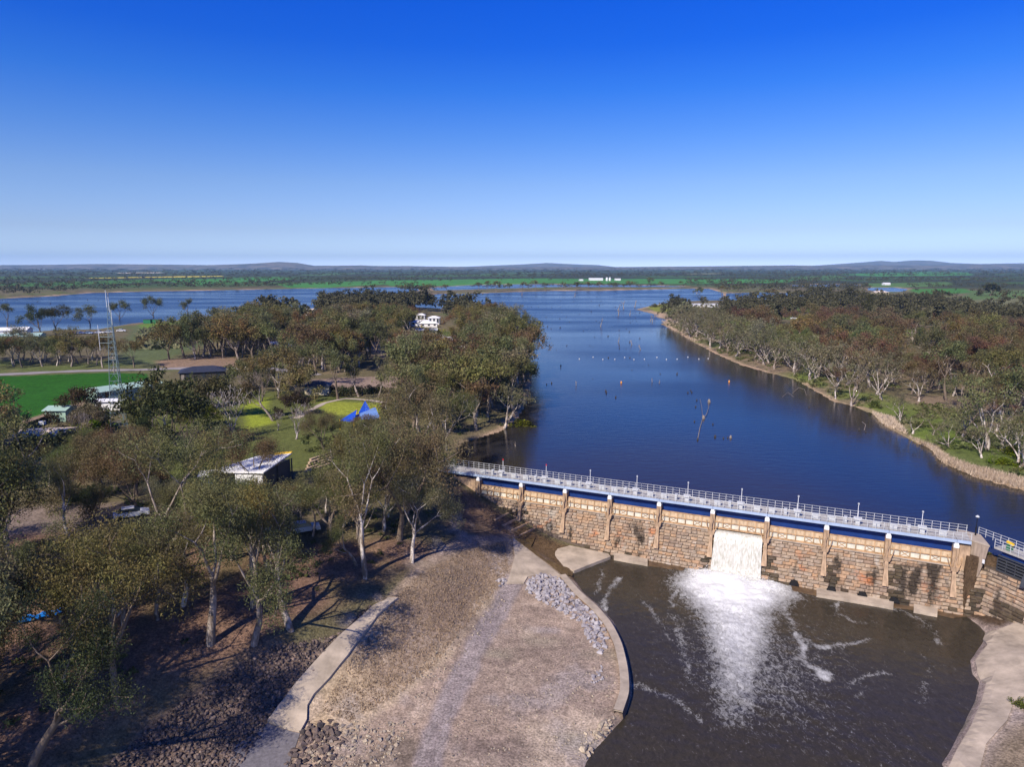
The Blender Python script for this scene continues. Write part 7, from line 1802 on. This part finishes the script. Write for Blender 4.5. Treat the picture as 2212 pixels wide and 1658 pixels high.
# ------------------------------------------------------------------ lake: stumps, dead trunks, buoys
def snag(px, py, top, lean, label, mat='deadwood', group=None, forks=1, cat='dead tree', name='dead_tree', wdt=1.0):
    p = un(px, py, 0); d = math.hypot(p[0], p[1])
    H = max(0.5, (py - top) * math.hypot(d, CAM_H) / FPX * 1.05); r0 = max(0.12, d * 0.00055) * wdt
    t = thing(name, label, cat, (*p, 0), group)
    mb = MB(); pts = [(p[0] + lean * H * f + 0.06 * H * math.sin(f * 5 + px), p[1], -0.4 + (H + 0.4) * f) for f in (0, .3, .6, 1)]
    mb.tube(pts, [r0 * 1.25, r0, r0 * 0.8, r0 * 0.45], 6); mb.build('trunk', M[mat], t)
    for k in range(forks):
        q = pts[2]; a = (k * 2.4 + px) % 6.28
        mb = MB(); mb.tube([q, (q[0] + 0.22 * H * math.cos(a), q[1] + 0.2 * H * math.sin(a), q[2] + 0.16 * H), (q[0] + 0.3 * H * math.cos(a), q[1] + 0.25 * H * math.sin(a), q[2] + 0.36 * H)], [r0 * .6, r0 * .45, r0 * .25], 5); mb.build('branch', M[mat], t)
for px, py, top, ln, lab in ((1298, 707, 689, 0.15, 'broken pale dead trunk standing in the lake left of the headland'), (1336, 740, 729, 0.1, 'forked stump with a broken crown in mid lake'), (1365, 745, 735, -0.2, 'stump with a twig right of the forked stump'), (1384, 756, 746, -0.3, 'leaning snag right of the twiggy stump'),
        (1347, 668, 651, 0.05, 'tallest thin dead trunk left of the headland tip'), (1336, 671, 659, 0.2, 'bent dead trunk left of the tallest thin one'), (1337, 682, 670, -0.25, 'crooked dead trunk in front of the bent one'), (1361, 682, 671, 0.05, 'straight dead trunk in front of the headland tip'), (1370, 664, 650, 0.3, 'leaning dead trunk just off the headland tip'),
        (1406, 694, 681, 0.0, 'left of three thin dead trunks by the sandy shore'), (1409, 697, 688, 0.2, 'middle of three thin dead trunks by the sandy shore'), (1414, 688, 679, 0.0, 'right of three thin dead trunks by the sandy shore'), (1408, 827, 817, 0.05, 'pale pointed stump in mid channel'), (1424, 828, 822, 0.1, 'smaller pale stump right of the pointed one'),
        (1242, 640, 633, 0.0, 'pale dead trunk in the far lake left of the spit trees'), (1128, 640, 633, 0.0, 'pale dead trunk near the spit'), (1098, 680, 668, -0.1, 'pale broken trunk off the bushy corner of the point'), (1134, 683, 670, 0.02, 'dark thin dead trunk off the point'), (1505, 635, 628, 0.2, 'leaning dead trunk before the far lagoon'), (1244, 833, 824, 0.0, 'thin pale post-like trunk left of mid channel'),
        (233, 640, 632, 0.0, 'dark snag in the far left lake beyond the tower'), (1113, 965, 955, 0.0, 'thin stake in the brown water near the footbridge')):
    snag(px, py, top, ln, lab, 'deadwood', None, 1)
r = np.random.default_rng(12)
spots = []
for (xa, ya, xb, yb), nn in (((1080, 655, 1400, 700), 42), ((1150, 700, 1420, 760), 30), ((1180, 770, 1500, 860), 14), ((0, 645, 640, 668), 36), ((950, 640, 1300, 655), 16)):
    for _ in range(nn): spots.append((r.uniform(xa, xb), r.uniform(ya, yb)))
stm = MB(); stm.tube([(0, 0, -0.5), (0.05, 0, 0.5), (0.1, 0.05, 1.0)], [0.5, 0.38, 0.2], 6); stm.tube([(0, 0, -0.4), (0.5, 0.1, 0.4)], [0.22, 0.1], 4)
stme = mk('stump', stm, 'deadwood_dark')
for px, py in spots:
    p = un(px, py, 0)
    if sdf(np.array([p[0]]), np.array([p[1]]), LAKE)[0] > -3: continue
    d = math.hypot(*p); s = r.uniform(0.30, 0.65) * (0.6 + d / 900)
    o = link('stump', stme, None, loc=(*p, 0)); o.scale = (s, s, s * r.uniform(0.6, 1.5)); o.rotation_euler = (0, r.normal(0, .15), r.uniform(0, 6))
    tag(o, 'small dark stump poking out of the lake surface', 'stump', 'stumps in the lake')
bu = MB(); bu.tube([(0, 0, -0.1), (0, 0, 0.1), (0, 0, 0.35), (0, 0, 0.5)], [0.2, 0.32, 0.28, 0.1], 8); bume = mk('buoy', bu, 'white'); buom = mk('buoy', bu, 'orange')
for k, (zx, zy) in enumerate(((130, 998), (248, 982), (332, 1002), (435, 1001), (520, 985), (600, 1003), (690, 1000), (798, 984), (880, 1002), (972, 999), (1065, 982), (1160, 998), (1240, 995))):
    p = un((2200 + zx / 2.211) / 1.8047, (950 + zy / 2.211) / 1.8047, 0)
    o = link('buoy', bume, None, loc=(*p, 0)); tag(o, 'small white buoy in the floating line across the channel', 'buoy', 'white buoys of the line across the lake'); o.scale = (0.65,) * 3
for px, py, lab in ((1342, 829, 'orange and white buoy in mid channel left of the pointed stump'), (1575, 827, 'orange buoy off the right shore')):
    p = un(px, py, 0); o = link('buoy', buom, None, loc=(*p, 0)); o.scale = (0.8, 0.8, 1.5); tag(o, lab, 'buoy')
# the drowned tree nearest the dam: limbs and tufts breaking the surface
for pts, rd, lab in (([(1507, 951, 0.05), (1512, 925, 0.5), (1518, 905, 0.25), (1526, 896, 0.8), (1531, 880, 1.4), (1530, 866, 1.2)], 0.16, 'long curved drowned branch with a tufted end in mid channel'), ([(1518, 905, 0.1), (1516, 880, 1.1), (1512, 862, 0.2)], 0.07, 'thin drowned branch beside the long curved one'), ([(1885 - 18, 905 + 25, 0.0), (1870, 918, 0.5), (1862, 912, 0.15)], 0.14, 'short drowned branch near the reeds'), ([(1712, 850, 0.0), (1725, 838, 1.0), (1738, 842, 0.9), (1742, 855, 0.0)], 0.12, 'arched drowned branch near the right shore'), ([(1690, 858, 0.0), (1702, 848, 0.7), (1714, 858, 0.0)], 0.1, 'smaller arched drowned branch left of the other')):
    q = [(*un(x, y, z * 0.35), z * 0.35) for x, y, z in pts]; rd *= 0.55
    t = thing('driftwood', lab, 'driftwood', (q[0][0], q[0][1], 0))
    mb = MB(); mb.tube(q, [rd * (1 - 0.12 * i) for i in range(len(q))], 6); mb.build('limb', M['deadwood'], t)
for px, py, sz in ((1532, 870, 1.0), (1520, 905, 0.9), (1507, 951, 0.5), (1540, 918, 0.4), (1500, 912, 0.4), (1503, 880, 0.45), (1486, 850, 0.5), (1494, 849, 0.5), (1505, 866, 0.45), (1545, 945, 0.55), (1578, 947, 0.65), (1572, 947, 0.35), (1563, 948, 0.35), (1748, 882, 0.5), (1856, 930, 0.55), (1870, 935, 0.4), (1492, 845, 0.4)):
    p = un(px, py, 0); o = link('stump', stme if sz < 0.6 else mk('stump', stm, 'deadwood'), None, loc=(*p, 0)); o.scale = (sz * 0.9,) * 3; o.rotation_euler = (0, 0, px % 6)
    tag(o, 'knobbly stump near the long drowned branch in mid channel', 'stump', 'stumps round the drowned branch')

# ------------------------------------------------------------------ hills on the horizon
def hills(name, prof, dist_, depth, col, label, seed):
    xs = np.arange(-700, 2950, 6.0)
    hh = np.interp(xs, *zip(*prof))
    rr_ = np.arange(0, 1.001, 0.1)
    nz = np.zeros((len(xs), len(rr_), 3))
    for j, f in enumerate(rr_):
        D_ = dist_ + depth * f
        X = (xs - CXP) / FPX * D_ / 1.0; Y = np.full_like(xs, D_)
        elev = np.maximum(0, (577.6 - hh)) / FPX * (dist_ + depth * 0.5) * 1.12 + CAM_H
        prof_f = math.sin(min(1, f * 2) * math.pi / 2) if f < 0.5 else math.cos((f - 0.5) * math.pi)
        nse = fbm(X, Y + f * 900, 900, 4, seed)
        z = elev * prof_f * (1 + 0.22 * nse * (1 - prof_f ** 4)) + 8 * nse * prof_f * (1 - prof_f)
        nz[:, j] = np.stack([X, Y, z], -1)
    nx, nf = nz.shape[:2]; ii = np.arange(nx * nf).reshape(nx, nf)
    q = np.stack([ii[:-1, :-1], ii[1:, :-1], ii[1:, 1:], ii[:-1, 1:]], -1).reshape(-1, 4)
    me = mesh_np(name, nz.reshape(-1, 3), q); me.polygons.foreach_set('use_smooth', np.ones(len(me.polygons), bool))
    m, n, l, b = newmat(name + '_scrub')
    g = n.new('ShaderNodeNewGeometry'); t = N(n, 'ShaderNodeTexNoise', Scale=0.006, Detail=8.0, Roughness=0.7); l.new(g.outputs['Position'], t.inputs['Vector'])
    r2 = n.new('ShaderNodeValToRGB'); r2.color_ramp.elements[0].position = 0.42; r2.color_ramp.elements[0].color = (*col[0], 1); r2.color_ramp.elements[1].position = 0.62; r2.color_ramp.elements[1].color = (*col[1], 1)
    l.new(t.outputs[0], r2.inputs[0]); l.new(r2.outputs[0], b.inputs['Base Color']); b.inputs['Roughness'].default_value = 1.0; b.inputs['Specular IOR Level'].default_value = 0
    o = link(name, me, None, m); tag(o, label, kind='structure')
hills('near_hills', [(-700, 575), (0, 574), (120, 573.5), (230, 572), (350, 573), (460, 574), (520, 572.5), (560, 571), (610, 568), (650, 570), (690, 576), (740, 575), (790, 574.5), (840, 577), (880, 575.5), (930, 577.5), (1000, 577), (1100, 578), (1330, 578), (1420, 577), (1500, 576.5), (1600, 575.5), (1700, 574.5), (1760, 575.5), (1850, 574), (2000, 574.5), (2100, 573), (2950, 574)], 8600, 2200, ((0.055, 0.06, 0.05), (0.20, 0.16, 0.12)), 'low wooded hills along the horizon', 3)
hills('far_hills', [(-700, 577), (560, 577), (700, 575), (900, 576), (1000, 577.5), (1060, 575), (1120, 573), (1180, 570), (1240, 572.5), (1290, 574), (1330, 578), (1500, 579), (1700, 578), (1800, 572), (1850, 569), (1890, 566), (1920, 568), (1960, 565), (2000, 566), (2040, 570), (2100, 572), (2212, 570), (2950, 572)], 12500, 2200, ((0.08, 0.085, 0.07), (0.17, 0.145, 0.11)), 'pale blue distant ranges on the horizon', 5)

# ------------------------------------------------------------------ haze in the air
hz = MB(); hz.hexa([(-15800, -400, -11.5), (15800, -400, -11.5), (15800, 15800, -11.5), (-15800, 15800, -11.5), (-15800, -400, 290), (15800, -400, 290), (15800, 15800, 290), (-15800, 15800, 290)])
ho = hz.build('haze', None); tag(ho, 'thin blue haze over the whole valley', kind='stuff')
m = bpy.data.materials.new('haze_air'); m.use_nodes = True; n, l = m.node_tree.nodes, m.node_tree.links
n.clear(); out = n.new('ShaderNodeOutputMaterial'); vol = n.new('ShaderNodeVolumePrincipled')
vol.inputs['Color'].default_value = (0.34, 0.60, 1.0, 1); vol.inputs['Density'].default_value = 5.5e-5; vol.inputs['Anisotropy'].default_value = 0.0
l.new(vol.outputs[0], out.inputs['Volume']); ho.data.materials.append(m)
